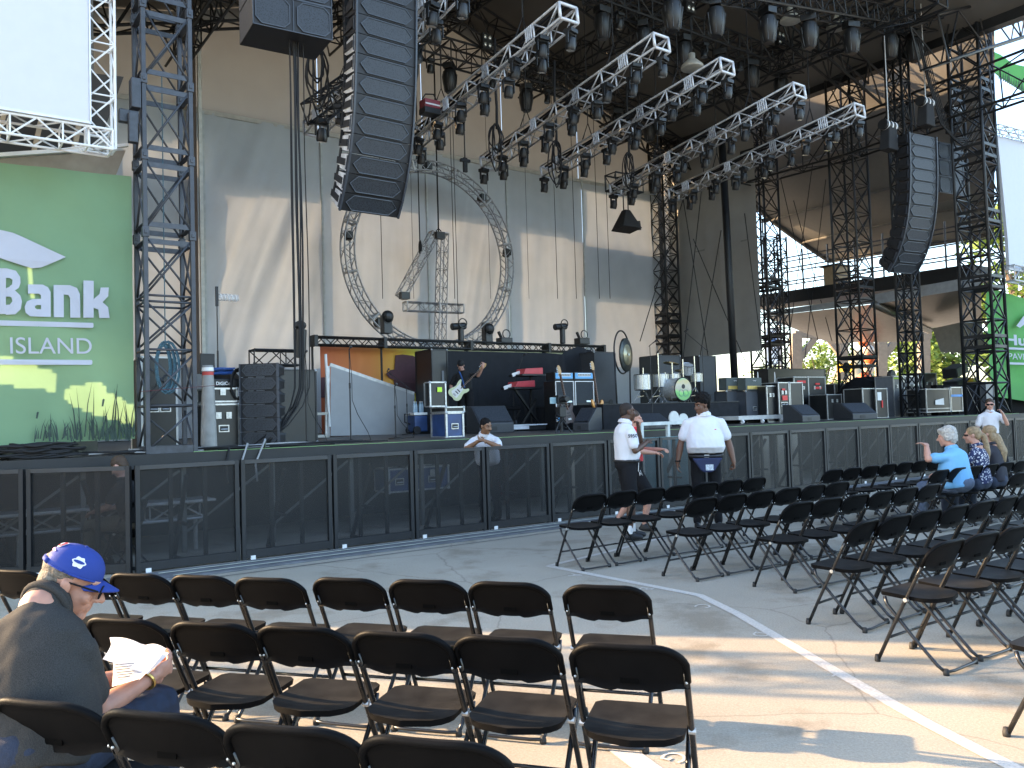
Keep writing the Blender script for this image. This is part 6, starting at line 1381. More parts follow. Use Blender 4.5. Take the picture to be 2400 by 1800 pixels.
for q in range(5000):
    x = rg.uniform(60, 190); h = 3.2 + 1.6 * noise.noise(Vector((x * .12, 0, 0))); p = Vector((x, 140 + rg.uniform(-3, 3), rg.uniform(0, h))); s = rg.uniform(.3, .6); d = Vector((rg.gauss(0, 1), rg.gauss(0, 1), rg.gauss(0, 1))).normalized(); a, b_ = frame_of(d); m.add([p - a * s, p - b_ * s, p + a * s, p + b_ * s], [(0, 1, 2, 3)])
tag(m.build('treeline', LEAF[0]), kind='stuff')
r = thing('street_banner_pole', 'distant lamp post with white and blue banner against the sky', 'lamp post', on_y(1835, 952, 60)); r.location.z = 0
m = MB(); m.tube((0, 0, 0), (0, 0, 8.0), .09, 8); m.bar((0, 0, 7.9), (-1.1, 0, 8.0), .12); m.build('post', mat('post_grey', (.3, .3, .32), .5), r); m = MB(); m.b2((-1.0, -.03, 4.9), (-.1, .03, 7.6)); m.build('banner', mat('street_banner', (.6, .66, .75), .6), r); m = MB(); m.lathe([(.32, -.04), (.32, .04)], 16, (-.55, -.05, 6.6), Matrix.Rotation(R(90), 3, 'X')); m.build('emblem', mat('emblem_blue', (.12, .25, .55), .6), r)
r = thing('striped_inflatable', 'distant orange and white striped figure-like inflatable behind the second tower', 'inflatable', on_y(2035, 950, 38)); r.location.z = 0
for k in range(10): m = MB(); m.ell((.18 * math.sin(k * 1.1), 0, .9 + k * .42), (.42 - .02 * k, .3, .26), n=14, m=8); m.build('air_section', mat('inflatable_orange', (.62, .12, .03), .5) if k % 2 else mat('inflatable_pale', (.62, .5, .42), .5), r, smooth=True)
for i in range(3):
    r = thing('glowing_globe', 'small amber globe lamp shining near the brown frame, %s of three' % ORD[i], 'lamp', on_y(1968 + i * 12, 862, 33), 0, 'amber globes'); m = MB(); m.ell((0, 0, 0), (.14, .14, .18)); m.build('globe', mat('amber_globe', (.9, .45, .05), .4, emit=.6, var=0), r); m = MB(); m.tube((0, 0, -.18), (0, 0, -2.9), .03, 6); m.build('stem', BARK, r)
# green banner and screen on the right, behind the front right tower
def P12r(x, y, n=13.2): v = sn(on_n(x, y, n)); return Vector((v[0], 0, v[2]))
root = thing('right_green_banner', 'green banner at the right edge reading Hunti PAVILION behind the front right tower', 'banner', P(0, 13.2, 0), SANG)
m = MB(); a, b = P12r(2308, 672), P12r(2470, 720); c, d = P12r(2470, 950), P12r(2325, 928)
for i in range(25):
    for j in range(19): u, v = i / 24, j / 18; p = a.lerp(b, u).lerp(d.lerp(c, u), v); m.v.append((p.x, .14 * noise.noise(Vector((p.x * .7 + p.z, p.z * .5, 4))), p.z))
for i in range(24):
    for j in range(18): q = i * 19 + j; m.f.append((q, q + 19, q + 20, q + 1)); m.mi.append(0)
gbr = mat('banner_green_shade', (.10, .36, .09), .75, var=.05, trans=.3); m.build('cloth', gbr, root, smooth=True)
def prr(nm, pts): m = MB(); m.prism([P12r(x, y) + Vector((0, -.2, 0)) for x, y in pts], (0, .006, 0)); m.build(nm, bw, root)
prr('printed_swoosh', [(2368, 765), (2385, 742), (2420, 725), (2420, 745), (2395, 755), (2376, 770)]); prr('printed_bar', [(2350, 815), (2440, 819), (2440, 824), (2350, 820)]); prr('printed_bar', [(2352, 850), (2440, 853), (2440, 858), (2352, 855)])
for s_, y, x, w, bold in (('Hunti', 808, 2338, 92, .012), ('PAVILION', 843, 2347, 78, 0)):
    p, p2 = P12r(x, y), P12r(x + w, y); t = text('printed_word', s_, .42 if bold else .26, (p.x, -.22, p.z), (R(90), 0, 0), bw, root, .003, bold=bold); t.scale = ((p2.x - p.x) / max(.1, t.data.vertices and (max(v.co.x for v in t.data.vertices) - min(v.co.x for v in t.data.vertices))), 1.15, 1)
r = thing('right_video_screen', 'white video screen at the right edge with small truss above it', 'screen', P(0, 12.4, 0), SANG)
q = lambda x, y, n=12.4: (lambda v: Vector((v[0], v[1] - 12.4, v[2])))(sn(on_n(x, y, n)))
m = MB(); m.prism([q(2338, 318), q(2480, 350), q(2480, 650), q(2366, 632), q(2362, 560)], (0, .1, 0)); m.build('screen_panel', MATS['screen_cloth_white'], r)
m = MB(); box_truss(m, q(2330, 305), q(2480, 345), .3, .3, .02, .35); box_truss(m, q(2366, 640), q(2480, 662), .3, .5, .03, .5); m.build('edge_truss', ALU, r)
r = thing('printed_reed_roof', 'green printed cloth with dark reeds on the roof edge at the upper right', 'banner', P(0, 16, 0), SANG); q = lambda x, y, n=16.0: (lambda v: Vector((v[0], v[1] - 16, v[2])))(sn(on_n(x, y, n)))
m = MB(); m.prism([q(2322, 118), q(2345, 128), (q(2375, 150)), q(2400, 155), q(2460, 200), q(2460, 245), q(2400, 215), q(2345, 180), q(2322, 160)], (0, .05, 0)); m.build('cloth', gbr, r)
m = MB()
for k in range(22): x = 2340 + k * 5; y0 = 185 + (x - 2340) * .55; h = 18 + (k * 37) % 17; m.prism([q(x - 1.5, y0) - Vector((0, .03, 0)), q(x + 1.5, y0) - Vector((0, .03, 0)), q(x + (k % 5) - 2, y0 - h) - Vector((0, .03, 0))], (0, .004, 0))
m.build('printed_reeds', reed, r)
# black fence closing the backstage
m = MB(); m.b2((26, 13.5, 0), (34, 13.7, 2.3)); o = m.build('backstage_fence', CLOTHB); o.rotation_euler = (0, 0, SANG); tag(o, 'black cloth backstage fence low at the right edge behind the guard in sunglasses', 'fence')
m = MB(); m.b2((27.6, 12, 0), (29, 30, 1.25)); o = m.build('ramp', CLOTHB); o.rotation_euler = (0, 0, SANG); o.name = 'loading_platform'; tag(o, 'black loading platform at deck height behind the right tower', 'platform')
# ================================================================ people
def fuse(mb, voxel, smooth=4, fold=0.0, fscale=(9, 9, 3), seed=0, zmin=None):
    """one continuous skin over overlapping limbs"""
    me = mb.mesh('tmp', []); o = bpy.data.objects.new('tmp', me); COL.objects.link(o)
    md = o.modifiers.new('r', 'REMESH'); md.mode = 'VOXEL'; md.voxel_size = voxel; md.use_smooth_shade = True
    if smooth: s = o.modifiers.new('s', 'SMOOTH'); s.iterations = smooth; s.factor = .5
    dg = bpy.context.evaluated_depsgraph_get(); out = bpy.data.meshes.new_from_object(o.evaluated_get(dg)); bpy.data.objects.remove(o)
    if fold:
        out.update(); nr = [v.normal.copy() for v in out.vertices]
        for v, n in zip(out.vertices, nr):
            c = v.co; w = noise.noise(Vector((c.x * fscale[0] + c.z * 4 + seed, c.y * fscale[1], c.z * fscale[2]))) + .5 * noise.noise(Vector((c.x * fscale[0] * 2.3 - c.z * 9, c.y * fscale[1] * 2 + seed, c.z * fscale[2] * 2.4)))
            v.co = c + n * (fold * w)
    out.polygons.foreach_set('use_smooth', [True] * len(out.polygons)); out.update(); return out
V = Vector
def hand(mb, wr, d, n, curl=.35, sc=1.0, side=1):
    """palm, four unequal bent fingers, thumb leaving the side of the palm near its base"""
    d = V(d).normalized(); n = V(n); n = (n - d * n.dot(d)).normalized(); x = d.cross(n) * side; wr = V(wr)
    M = Matrix((x, d, n)).transposed(); pc = wr + d * .052 * sc; mb.ell(pc, (.039 * sc, .05 * sc, .0155 * sc), M, 12, 8); mb.cap(wr - d * .02, .025 * sc, wr + d * .03 * sc, .024 * sc, 10)
    for i, (off, L) in enumerate(((-.030, .068), (-.0105, .078), (.0095, .073), (.028, .058))):
        p = wr + d * .088 * sc + x * off * sc; a = curl * (1 + .12 * i)
        for k, (f, r_) in enumerate(((.42, .0095), (.32, .0085), (.26, .0075))):
            dd = d * math.cos(a) + n * math.sin(a); q = p + dd * L * f * sc; mb.cap(p, r_ * sc, q, r_ * .93 * sc, 8); p = q; a += curl * .95
    p = wr + d * .022 * sc - x * .03 * sc; td = (d * .7 - x * .75 + n * .25 * (1 + curl)).normalized()
    q = p + td * .036 * sc; mb.cap(p, .0125 * sc, q, .011 * sc, 8); td2 = (d * .95 - x * .2 + n * .5 * (.4 + curl)).normalized(); mb.cap(q, .011 * sc, q + td2 * .03 * sc, .0085 * sc, 8)
def head_shapes(mb, c, M, sc=1.0, male=True):
    T = lambda x, y, z: V(c) + M @ V((x * sc, y * sc, z * sc)); E = lambda p, r: mb.ell(T(*p), tuple(q * sc for q in r), M, 18, 12)
    E((0, -.018, .038), (.076, .096, .086)); E((0, .03, -.028), (.060, .068, .078)); E((0, .018, -.062), (.056, .062, .048)); E((0, .066, -.098), (.026, .024, .021))
    mb.cap(T(0, .094, .012), .0085 * sc, T(0, .118, -.026), .0135 * sc); E((-.015, .103, -.030), (.010, .011, .009)); E((.015, .103, -.030), (.010, .011, .009))
    mb.cap(T(-.044, .076, .033), .011 * sc, T(-.014, .091, .03), .0105 * sc); mb.cap(T(.044, .076, .033), .011 * sc, T(.014, .091, .03), .0105 * sc)
    E((-.040, .066, -.024), (.022, .022, .026)); E((.040, .066, -.024), (.022, .022, .026))
    mb.cap(T(-.018, .088, -.057), .0078 * sc, T(.018, .088, -.057), .0078 * sc); mb.cap(T(-.014, .086, -.071), .0085 * sc, T(.014, .086, -.071), .0085 * sc)
    for s in (-1, 1): E((s * .078, -.006, -.006), (.010, .02, .031)); E((s * .083, -.012, .006), (.008, .014, .019))
SKIN = {}
def skin(n, c): return mat('skin_' + n, c, .5, var=.08, scale=25, bump=.06, bscale=300, spec=.4)
def person(label, loc, head2, J, sk, shirt, pants, shoe, vox=.009, shorts=False, W=.20, Dt=.12, belly=.0, sleeve=.62, hdir=(0, 1, -.1), group=None, headsc=1.0, sleeves_long=False, hcurl=(.35, .35), hdirs=(None, None), hn=((0, 0, -1), (0, 0, -1)), fold=.008, waist=.17, seated=False, neckr=.056, arm=1.0, shirt_low=None):
    a = math.atan2(-head2[0], head2[1]); r = thing('person', label, 'person', loc, a, group)
    J = {k: V(v) for k, v in J.items()}; J['shR'] = J['shR'] - V((0, 0, .035)); J['shL'] = J['shL'] - V((0, 0, .035)); y = V(hdir).normalized(); x = y.cross(V((0, 0, 1))).normalized(); z = x.cross(y); M = Matrix((x, y, z)).transposed()
    b = MB(); head_shapes(b, J['head'], M, headsc); hb = J['head'] + M @ V((0, -.025, -.06))
    b.cap(hb, neckr, J['neck'], neckr * 1.12, 14); b.cap(J['neck'], .08, J['pelvis'], .09, 12); b.cap(J['shR'], .036, J['shL'], .036, 10); b.cap(J['hipR'], .06, J['hipL'], .06, 8)
    for i, s in enumerate('RL'):
        b.cap(J['sh' + s], .043 * arm, J['el' + s], .040 * arm); b.cap(J['el' + s], .040 * arm, J['el' + s].lerp(J['wr' + s], .35), .043 * arm); b.cap(J['el' + s].lerp(J['wr' + s], .35), .043 * arm, J['wr' + s], .027 * arm)
        d = V(hdirs[i]) if hdirs[i] else (J['wr' + s] - J['el' + s]); hand(b, J['wr' + s], d, hn[i], hcurl[i], 1.0, 1 if s == 'R' else -1)
        b.cap(J['hip' + s], .075, J['kn' + s], .052); b.cap(J['kn' + s], .052, J['kn' + s].lerp(J['an' + s], .35), .056); b.cap(J['kn' + s].lerp(J['an' + s], .35), .056, J['an' + s], .034)
    mesh_obj('body', (lambda me: (me.materials.append(sk), me)[1])(fuse(b, vox, 3)), r)
    # shirt
    c = MB(); up = (J['neck'] - J['pelvis']).normalized(); sx = (J['shR'] - J['shL']).normalized(); fy = up.cross(sx).normalized(); sx = fy.cross(up); Mt = Matrix((sx, fy, up)).transposed(); hgt = (J['neck'] - J['pelvis']).length
    at = lambda t: J['pelvis'].lerp(J['neck'], t)
    nd = (hb - J['neck']).normalized(); c.cap(at(.95), neckr * 1.2, J['neck'] + nd * (.012 + (neckr - .056) * 1.6), neckr * (1.2 + (.10 if neckr > .0655 and seated else 0)), 20); h0 = -.06 if seated else .11; RG = [(h0, waist + belly * .22, Dt * .92 + belly * .35, .2), (h0 + .07, waist * 1.03 + belly * .30, Dt * .97 + belly * .45, .3), (.25, waist + belly * .42, Dt * .96 + belly * .58, .5), (.45, (waist + W) * .5 + belly * .28, Dt * .98 + belly * .42, .4), (.66, W * .90 + belly * .08, Dt * 1.03 + belly * .12, .15), (.80, W * .90, Dt * .96, 0), (.90, W * .74, Dt * .80, -.1), (.97, W * .50, Dt * .62, -.1), (1.02, W * .30, Dt * .48, -.1)]
    k_ = 30; vs = []
    for t_, rx, ry, yo in RG:
        for i in range(k_):
            th = 2 * math.pi * i / k_; cx_, sy_ = math.cos(th), math.sin(th); vs.append(at(t_) + fy * (belly * yo) + sx * rx * math.copysign(abs(cx_) ** .85, cx_) + fy * ry * math.copysign(abs(sy_) ** .85, sy_))
    c.add(vs, [(a_ * k_ + i, a_ * k_ + (i + 1) % k_, (a_ + 1) * k_ + (i + 1) % k_, (a_ + 1) * k_ + i) for a_ in range(len(RG) - 1) for i in range(k_)] + [tuple(range(k_))[::-1], tuple((len(RG) - 1) * k_ + i for i in range(k_))])
    for s in 'RL':
        c.cap(at(.95), .066, J['sh' + s] - up * .012, .056 * arm, 14); e = J['sh' + s].lerp(J['el' + s], 1.0 if sleeves_long else sleeve); c.cap(J['sh' + s] - up * .012, .060 * arm, e, .066 * arm, 14)
        if sleeves_long: c.cap(e, .058, J['wr' + s], .04)
    me = fuse(c, max(vox, .009), 8, fold, seed=hash(label) % 50); me.materials.append(shirt); st = mesh_obj('shirt', me, r)
    m = MB(); n_ = 22; pts = []; ny_ = nd.cross(sx).normalized(); nx_ = ny_.cross(nd)
    for i in range(n_):
        t = 2 * math.pi * i / n_; pts.append(J['neck'] + nd * (.026 + (neckr - .056) * .8) + nx_ * (neckr * 1.12 + .007) * math.cos(t) + ny_ * ((neckr * 1.12 + .007) * math.sin(t)))
    m.path(pts, .0165, 8, closed=True); m.path([q_ - nd * .018 + (q_ - J['neck'] - nd * .026).normalized() * .007 for q_ in pts], .014, 8, closed=True); m.build('collar', shirt, st, smooth=True)
    # trousers or shorts
    p = MB(); wv = waist + belly * .28; p.ell(J['pelvis'] + up * .02, (wv * .99, Dt * .98 + belly * .35, .13), Mt, 20, 12)
    for s in 'RL':
        p.cap(J['hip' + s], .102, J['kn' + s] if not shorts else J['hip' + s].lerp(J['kn' + s], .93), .078 if not shorts else .10, 14)
        if not shorts: p.cap(J['kn' + s], .078, J['an' + s] + (J['kn' + s] - J['an' + s]).normalized() * .03, .058, 14)
    me = fuse(p, max(vox, .009), 4, fold * .9, (6, 6, 7)); me.materials.append(pants); mesh_obj('shorts' if shorts else 'trousers', me, r)
    for s in 'RL':
        an = J['an' + s]; td = J.get('toe' + s, V((0, 1, 0))); td = V((td.x, td.y, 0)).normalized(); q = MB(); f = V((an.x, an.y, max(.0, an.z - .09)))
        xx = V((td.y, -td.x, 0)); Mf = Matrix((xx, td, V((0, 0, 1)))).transposed(); q.ell(f + td * .05 + V((0, 0, .045)), (.046, .135, .045), Mf, 16, 10); q.ell(f + td * .01 + V((0, 0, .07)), (.043, .07, .06), Mf, 14, 8); q.ell(f + td * .13 + V((0, 0, .035)), (.046, .06, .034), Mf, 14, 8)
        me = fuse(q, .009, 3); me.materials.append(shoe); mesh_obj('shoe', me, r)
    r['hp'] = 1; del r['hp']; return r, J, M
def eyes(r, J, M, sc=1.0, brow=None):
    for s in (-1, 1):
        p = J['head'] + M @ V((s * .031 * sc, .083 * sc, .012 * sc)); m = MB(); m.ell(p, (.0125 * sc, .008 * sc, .0075 * sc), M, 10, 6); e = m.build('eye', mat('eye_white', (.20, .19, .18), .3, var=0), r, smooth=True)
        m = MB(); m.ell(p + M @ V((0, .006 * sc, 0)), (.006 * sc,) * 3, M, 8, 6); m.build('iris', mat('eye_dark', (.02, .012, .008), .2, var=0), e, smooth=True)
        if brow: m = MB(); m.path([J['head'] + M @ V((s * q * sc, (.098 - (q - .02) * .5) * sc, (.036 - abs(q - .034) * .25) * sc)) for q in (.014, .026, .038, .048)], .0042 * sc, 6); m.build('eyebrow', brow, r, smooth=True)
def hair(r, J, M, mt, kind='short', sc=1.0, vox=.008, nm='hair'):
    m = MB(); T = lambda x, y, z: J['head'] + M @ V((x * sc, y * sc, z * sc)); E = lambda p, q: m.ell(T(*p), tuple(a * sc for a in q), M, 18, 12)
    if kind == 'buzz': E((0, -.024, .044), (.0785, .096, .086)); E((0, -.06, .0), (.07, .055, .06)); disp = .0
    elif kind == 'short': E((0, -.026, .052), (.083, .098, .086)); E((0, -.065, .0), (.073, .053, .07)); disp = .004
    elif kind == 'afro': E((0, -.035, .09), (.108, .118, .105)); E((0, -.075, .01), (.088, .06, .08)); E((0, .03, .105), (.065, .045, .04)); disp = .011
    elif kind == 'fluffy':
        E((0, -.03, .06), (.098, .11, .098)); E((0, -.075, -.0), (.092, .062, .095)); E((0, .05, .09), (.07, .05, .04)); E((.08, -.02, .01), (.03, .05, .06)); E((-.08, -.02, .01), (.03, .05, .06)); disp = .012
    elif kind == 'ponytail':
        E((0, -.028, .05), (.085, .10, .088)); E((0, -.065, .0), (.08, .055, .08)); m.cap(T(0, -.11, .02), .03, T(0, -.16, -.02), .035); m.cap(T(0, -.16, -.02), .035, T(.02, -.17, -.24), .052); m.cap(T(.02, -.17, -.24), .052, T(.03, -.15, -.44), .03); disp = .006
    elif kind == 'long':
        E((0, -.03, .05), (.087, .10, .09)); E((0, -.06, -.05), (.09, .06, .13)); m.cap(T(0, -.1, -.06), .07, T(.0, -.15, -.28), .07); m.cap(T(0, -.15, -.28), .07, T(0, -.13, -.48), .035); disp = .007
    me = fuse(m, vox, 2, disp, (30, 30, 6 if kind in ('ponytail', 'long') else 30)); me.materials.append(mt); return mesh_obj(nm, me, r)
SK_D = skin('dark', (.085, .042, .026)); SK_M = skin('brown', (.22, .115, .065)); SK_L = skin('light', (.50, .27, .20)); SK_B = skin('mid', (.14, .068, .042))
SHW = mat('polo_white', (.66, .66, .70), .85, var=.03, bump=.1, bscale=160); BLK = mat('trouser_black', (.010, .010, .012), .9, var=.2, spec=.2); SHO = mat('shoe_black', (.012, .012, .013), .5)
HB = mat('hair_black', (.006, .005, .005), .8, var=.3, bump=.6, bscale=160, spec=.2); HG = mat('hair_grey', (.42, .40, .37), .75, var=.3, scale=40, bump=.6, bscale=120); HBL = mat('hair_blond', (.27, .19, .105), .6, var=.35, scale=30, bump=.6, bscale=120)
def stand(extra, h=1.78, sw=.19):
    k = h / 1.78; J = dict(pelvis=(0, 0, .98 * k), neck=(0, -.01, 1.52 * k), head=(0, .02, 1.675 * k), shR=(sw, 0, 1.455 * k), shL=(-sw, 0, 1.455 * k), elR=(sw + .06, -.02, 1.16 * k), elL=(-sw - .06, -.02, 1.16 * k), wrR=(sw + .08, .05, .90 * k), wrL=(-sw - .08, .05, .90 * k),
             hipR=(.095, 0, .93 * k), hipL=(-.095, 0, .93 * k), knR=(.105, .015, .51 * k), knL=(-.105, .015, .51 * k), anR=(.11, -.02, .09), anL=(-.11, -.02, .09))
    J.update(extra); return J
# guard A: profile to the right, hand at chin
gA, J, M = person('bald guard in white polo with 5950 on the sleeve and black shorts, hand at chin', on_z(1474, 1264, 0), (.985, .17), stand(dict(elR=(.25, .05, 1.19), wrR=(.07, .27, 1.29), elL=(-.16, .27, 1.22), wrL=(-.03, .20, 1.475), neck=(0, .0, 1.55), head=(0, .05, 1.705), anL=(-.12, .1, .09), knL=(-.11, .08, .51)), 1.80, .2), SK_D, SHW, BLK, SHO, .0075, True, .22, .145, .05, .66, (0, 1, -.02), hdirs=((-.6, .5, .25), (.15, -.15, .9)), hn=((0, -.3, -1), (.3, -1, 0)), hcurl=(.3, .75), waist=.175, neckr=.064)
hair(gA, J, M, mat('hair_stubble', (.02, .013, .01), .8), 'buzz'); eyes(gA, J, M, 1, HB)
t = text('sleeve_number', '5950', .062, V((.297, -.055, 1.37)), (R(83), 0, R(83)), BLK, gA, .001, bold=.0015)
m = MB(); m.path([(.17 * math.cos(t * .35) * 1.1, .165 * math.sin(t * .35) + .01, 1.055) for t in range(18)], .019, 6, closed=True); m.build('belt', mat('belt_black', (.02, .018, .016), .4), gA)
for s in (.11, -.11):
    m = MB(); m.lathe([(.045, .09), (.043, .2)], 12, (s, -.02 if s > 0 else .09, 0)); m.build('sock', WHITE, gA)
m = MB(); m.path([(.17, .12, 1.03), (.2, .1, .92), (.19, .16, .86), (.18, .13, .93)], .004, 5); m.ell((.2, .12, .88), (.008, .008, .025)); m.build('key_clip', ALU, gA)
# person behind him in red
gR, J, M = person('person in red shirt and black shorts striding behind the bald guard, mostly hidden', on_y(1492, 1200, 12.0) - V((0, 0, on_y(1492, 1200, 12.0).z)), (.9, -.3), stand(dict(elR=(.22, .02, 1.16), wrR=(.1, .3, 1.12), elL=(-.22, .05, 1.15), wrL=(-.05, .36, 1.16), knR=(.1, .2, .53), anR=(.1, .12, .10), knL=(-.1, -.05, .5), anL=(-.1, -.3, .16)), 1.70), SK_L, mat('shirt_red', (.62, .04, .05), .8, var=.1), BLK, SHO, .009, True, .19, .12, hcurl=(.5, .5))
hair(gR, J, M, mat('hair_brown', (.05, .028, .015), .7, var=.3), 'short')
# guard B: large man facing the camera, looking to his right
gB, J, M = person('tall heavy guard with afro in white polo, navy waist pack, arms hanging', on_z(1660, 1241, 0), (-.12, -1), stand(dict(shR=(.235, 0, 1.56), shL=(-.235, 0, 1.56), elR=(.335, -.03, 1.24), elL=(-.335, -.02, 1.23), wrR=(.395, .03, .965), wrL=(-.385, .05, .955), neck=(0, .0, 1.62), head=(.03, .035, 1.765), hipR=(.11, 0, .98), hipL=(-.11, 0, .98), knR=(.13, .02, .53), knL=(-.13, .02, .53), anR=(.15, 0, .09), anL=(-.15, 0, .09), pelvis=(0, 0, 1.03)), 1.86), SK_B, SHW, BLK, SHO, .0075, False, .235, .15, .13, .68, (.80, .58, -.12), hdirs=((.02, .05, -1), (-.02, .12, -1)), hn=((-1, .3, 0), (1, .3, 0)), hcurl=(.35, .8), waist=.215, neckr=.068, arm=1.14, headsc=1.04)
hair(gB, J, M, HB, 'afro', 1.04); eyes(gB, J, M, 1.04, HB)
m = MB(); m.path([(.235 * math.cos(t * .349), .205 * math.sin(t * .349) + .02, 1.06 - .01 * math.sin(t * .349)) for t in range(18)], .018, 6, closed=True); m.build('belt', mat('belt_dark', (.02, .02, .022), .4), gB)
m = MB(); m.prism([V((x, .225, z)) for x, z in [(-.21, 1.03), (.21, 1.03), (.10, .86), (.05, .83), (-.05, .83), (-.10, .86)]], (0, .05, 0)); m.build('waist_pack', mat('navy_cloth', (.012, .02, .07), .7, var=.2), gB, bevel=.02)
m = MB(); m.b2((-.075, .276, .86), (.03, .281, .94)); m.build('pack_badge', mat('badge_grey', (.45, .5, .55), .5, var=.5, scale=60), gB); m = MB(); m.b2((-.03, .224, 1.035), (.04, .232, 1.075)); m.build('buckle', ALU, gB)
m = MB(); m.ring(V(J['wrR']) + V((-.003, 0, .02)), .036, .011, 18, 6); m.build('wristwatch', BLK, gB)
m = MB(); m.b2((-.15, .165, 1.42), (-.07, .169, 1.43)); m.build('chest_print', RED, gB)
# guard C leaning on the barrier
pc = on_n(1140, 1100, 10.98); pc.z = 0
gC, J, M = person('guard in white polo leaning with folded hands on the barrier', pc, (-.25, -1), stand(dict(pelvis=(0, -.18, .93), neck=(0, .06, 1.42), head=(-.05, .12, 1.55), shR=(.19, .05, 1.37), shL=(-.19, .05, 1.37), elR=(.26, .25, 1.20), elL=(-.30, .27, 1.22), wrR=(.03, .33, 1.325), wrL=(-.09, .35, 1.335), hipR=(.1, -.18, .9), hipL=(-.1, -.18, .9), knR=(.11, -.12, .5), knL=(-.11, -.12, .5), anR=(.12, -.2, .09), anL=(-.12, -.2, .09)), 1.76), SK_M, SHW, BLK, SHO, .008, False, .2, .13, .06, .62, (-.78, .60, -.22), hdirs=((-.95, .1, .15), (.6, .1, .2)), hn=((0, .4, -1), (0, .4, 1)), hcurl=(.55, .5))
hair(gC, J, M, HB, 'short'); eyes(gC, J, M, 1, HB)
m = MB(); m.path([J['head'] + M @ V((x, .096, -.046)) for x in (-.026, -.01, .01, .026)], .005, 6); m.build('moustache', HB, gC)
# guitarist
pg = D(1093, 17.3)
gG, J, M = person('guitarist in black with cap turned backwards, head bent over a cream electric guitar', pg, (-.12, -1), stand(dict(neck=(.05, .04, 1.50), head=(.07, .14, 1.64), shR=(.23, .03, 1.43), shL=(-.15, .03, 1.45), elR=(.36, -.0, 1.15), wrR=(.25, .24, 1.00), elL=(-.36, .16, 1.38), wrL=(-.50, .30, 1.58)), 1.80), SK_L, mat('tee_black', (.010, .010, .011), .9, var=.2), BLK, SHO, .009, True, .2, .13, .04, .7, (-.15, .62, -.75), hdirs=((-.8, .3, -.1), (-.2, .1, .9)), hn=((0, -1, 0), (.6, -.6, .2)), hcurl=(.4, .8))
hair(gG, J, M, mat('cap_black', (.008, .008, .009), .8), 'short', 1.04, nm='cap'); eyes(gG, J, M)
gt = guitar('cream electric guitar held by the guitarist, neck pointing up to the right', pg + Vector((-.28, -.34, .80)), 0, 0, mat('guitar_cream', (.62, .66, .42), .3, var=.05), MAPLE, 1.05, False, 'electric_guitar', M=(0, R(47), R(2)))
gt.location = pg + Vector((-.32, -.33, .86))
m = MB(); m.path([(.12, .1, 1.50), (.05, .17, 1.35), (-.02, .2, 1.1)], .02, 6); m.build('guitar_strap', mat('strap_blue', (.02, .08, .25), .7), gG)
# man sitting in the pit behind the left barrier
def sit(e, lean=0.0):
    J = dict(pelvis=(0, -.10, .56), neck=(0, -.06 + lean, 1.06), head=(0, -.0 + lean, 1.22), shR=(.19, -.07 + lean, 1.0), shL=(-.19, -.07 + lean, 1.0), elR=(.25, .0 + lean, .76), elL=(-.25, .0 + lean, .76), wrR=(.17, .22 + lean, .70), wrL=(-.17, .22 + lean, .70), hipR=(.1, -.06, .54), hipL=(-.1, -.06, .54), knR=(.13, .36, .53), knL=(-.13, .36, .53), anR=(.13, .38, .09), anL=(-.13, .38, .09)); J.update(e); return J
pp = on_n(272, 1200, 11.1); pp.z = 0
g, J, M = person('man in black shirt seated in the pit behind the left barrier panels', pp + V((.1, 0, 0)), (-.95, .1), sit({}, .06), SK_L, mat('tee_black', (.01, .01, .011), .9), mat('khaki', (.13, .11, .08), .9), SHO, .011, seated=True, hdir=(0, .8, -.5)); hair(g, J, M, mat('hair_brown', (.05, .028, .015), .7, var=.3), 'short')
chair(pp + V((.1, 0, 0)), V((-.95, .1, 0)), 'black folding chair behind the left barrier carrying the seated man in black', None)
# older man in light blue and the two women on the far right
b2_ = V((1.80, 8.60, 0))
def seat_at(k, row=b2_): return row + uR * PIT * k
sO = seat_at(11.35)
g, J, M = person('white-haired man in light blue shirt seated far right, hand raised to his face', sO, (-.62, .78), sit(dict(elL=(-.34, .16, .93), wrL=(-.16, .26, 1.12), elR=(.26, .05, .78)), .05), SK_L, mat('shirt_lightblue', (.16, .40, .66), .85, var=.04), mat('jeans_pale', (.075, .10, .15), .85, var=.25, scale=20), SHO, .010, seated=True, W=.245, Dt=.155, belly=.08, hdir=(-.35, .9, -.1), waist=.21, arm=1.12, hdirs=((0, 1, -.2), (-.5, .3, .2)), hcurl=(.4, .25), headsc=1.04); hair(g, J, M, HG, 'fluffy', 1.04)
dress = bpy.data.materials.new('dress_print'); dress.use_nodes = True
def _dr():
    nt = dress.node_tree; b = nt.nodes['Principled BSDF']; tc = nt.nodes.new('ShaderNodeTexCoord'); v = nt.nodes.new('ShaderNodeTexVoronoi'); v.inputs['Scale'].default_value = 34; nt.links.new(tc.outputs['Object'], v.inputs['Vector']); r = nt.nodes.new('ShaderNodeValToRGB'); r.color_ramp.interpolation = 'CONSTANT'; r.color_ramp.elements[0].color = (.6, .6, .65, 1); r.color_ramp.elements[1].color = (.02, .03, .09, 1); r.color_ramp.elements[1].position = .36
    nt.links.new(v.outputs['Distance'], r.inputs[0]); nt.links.new(r.outputs[0], b.inputs['Base Color']); b.inputs['Roughness'].default_value = .8
_dr()
sW = seat_at(12.75)
g, J, M = person('woman with blond ponytail and dotted navy dress seated beside the white-haired man', sW, (-.62, .78), sit({}, .02), SK_L, dress, mat('jeans_mid', (.04, .055, .09), .85), SHO, .010, seated=True, W=.175, Dt=.11, hdir=(-.45, .87, -.05), waist=.15, sleeve=.45, arm=.85, headsc=.96); hair(g, J, M, HBL, 'ponytail', .98)
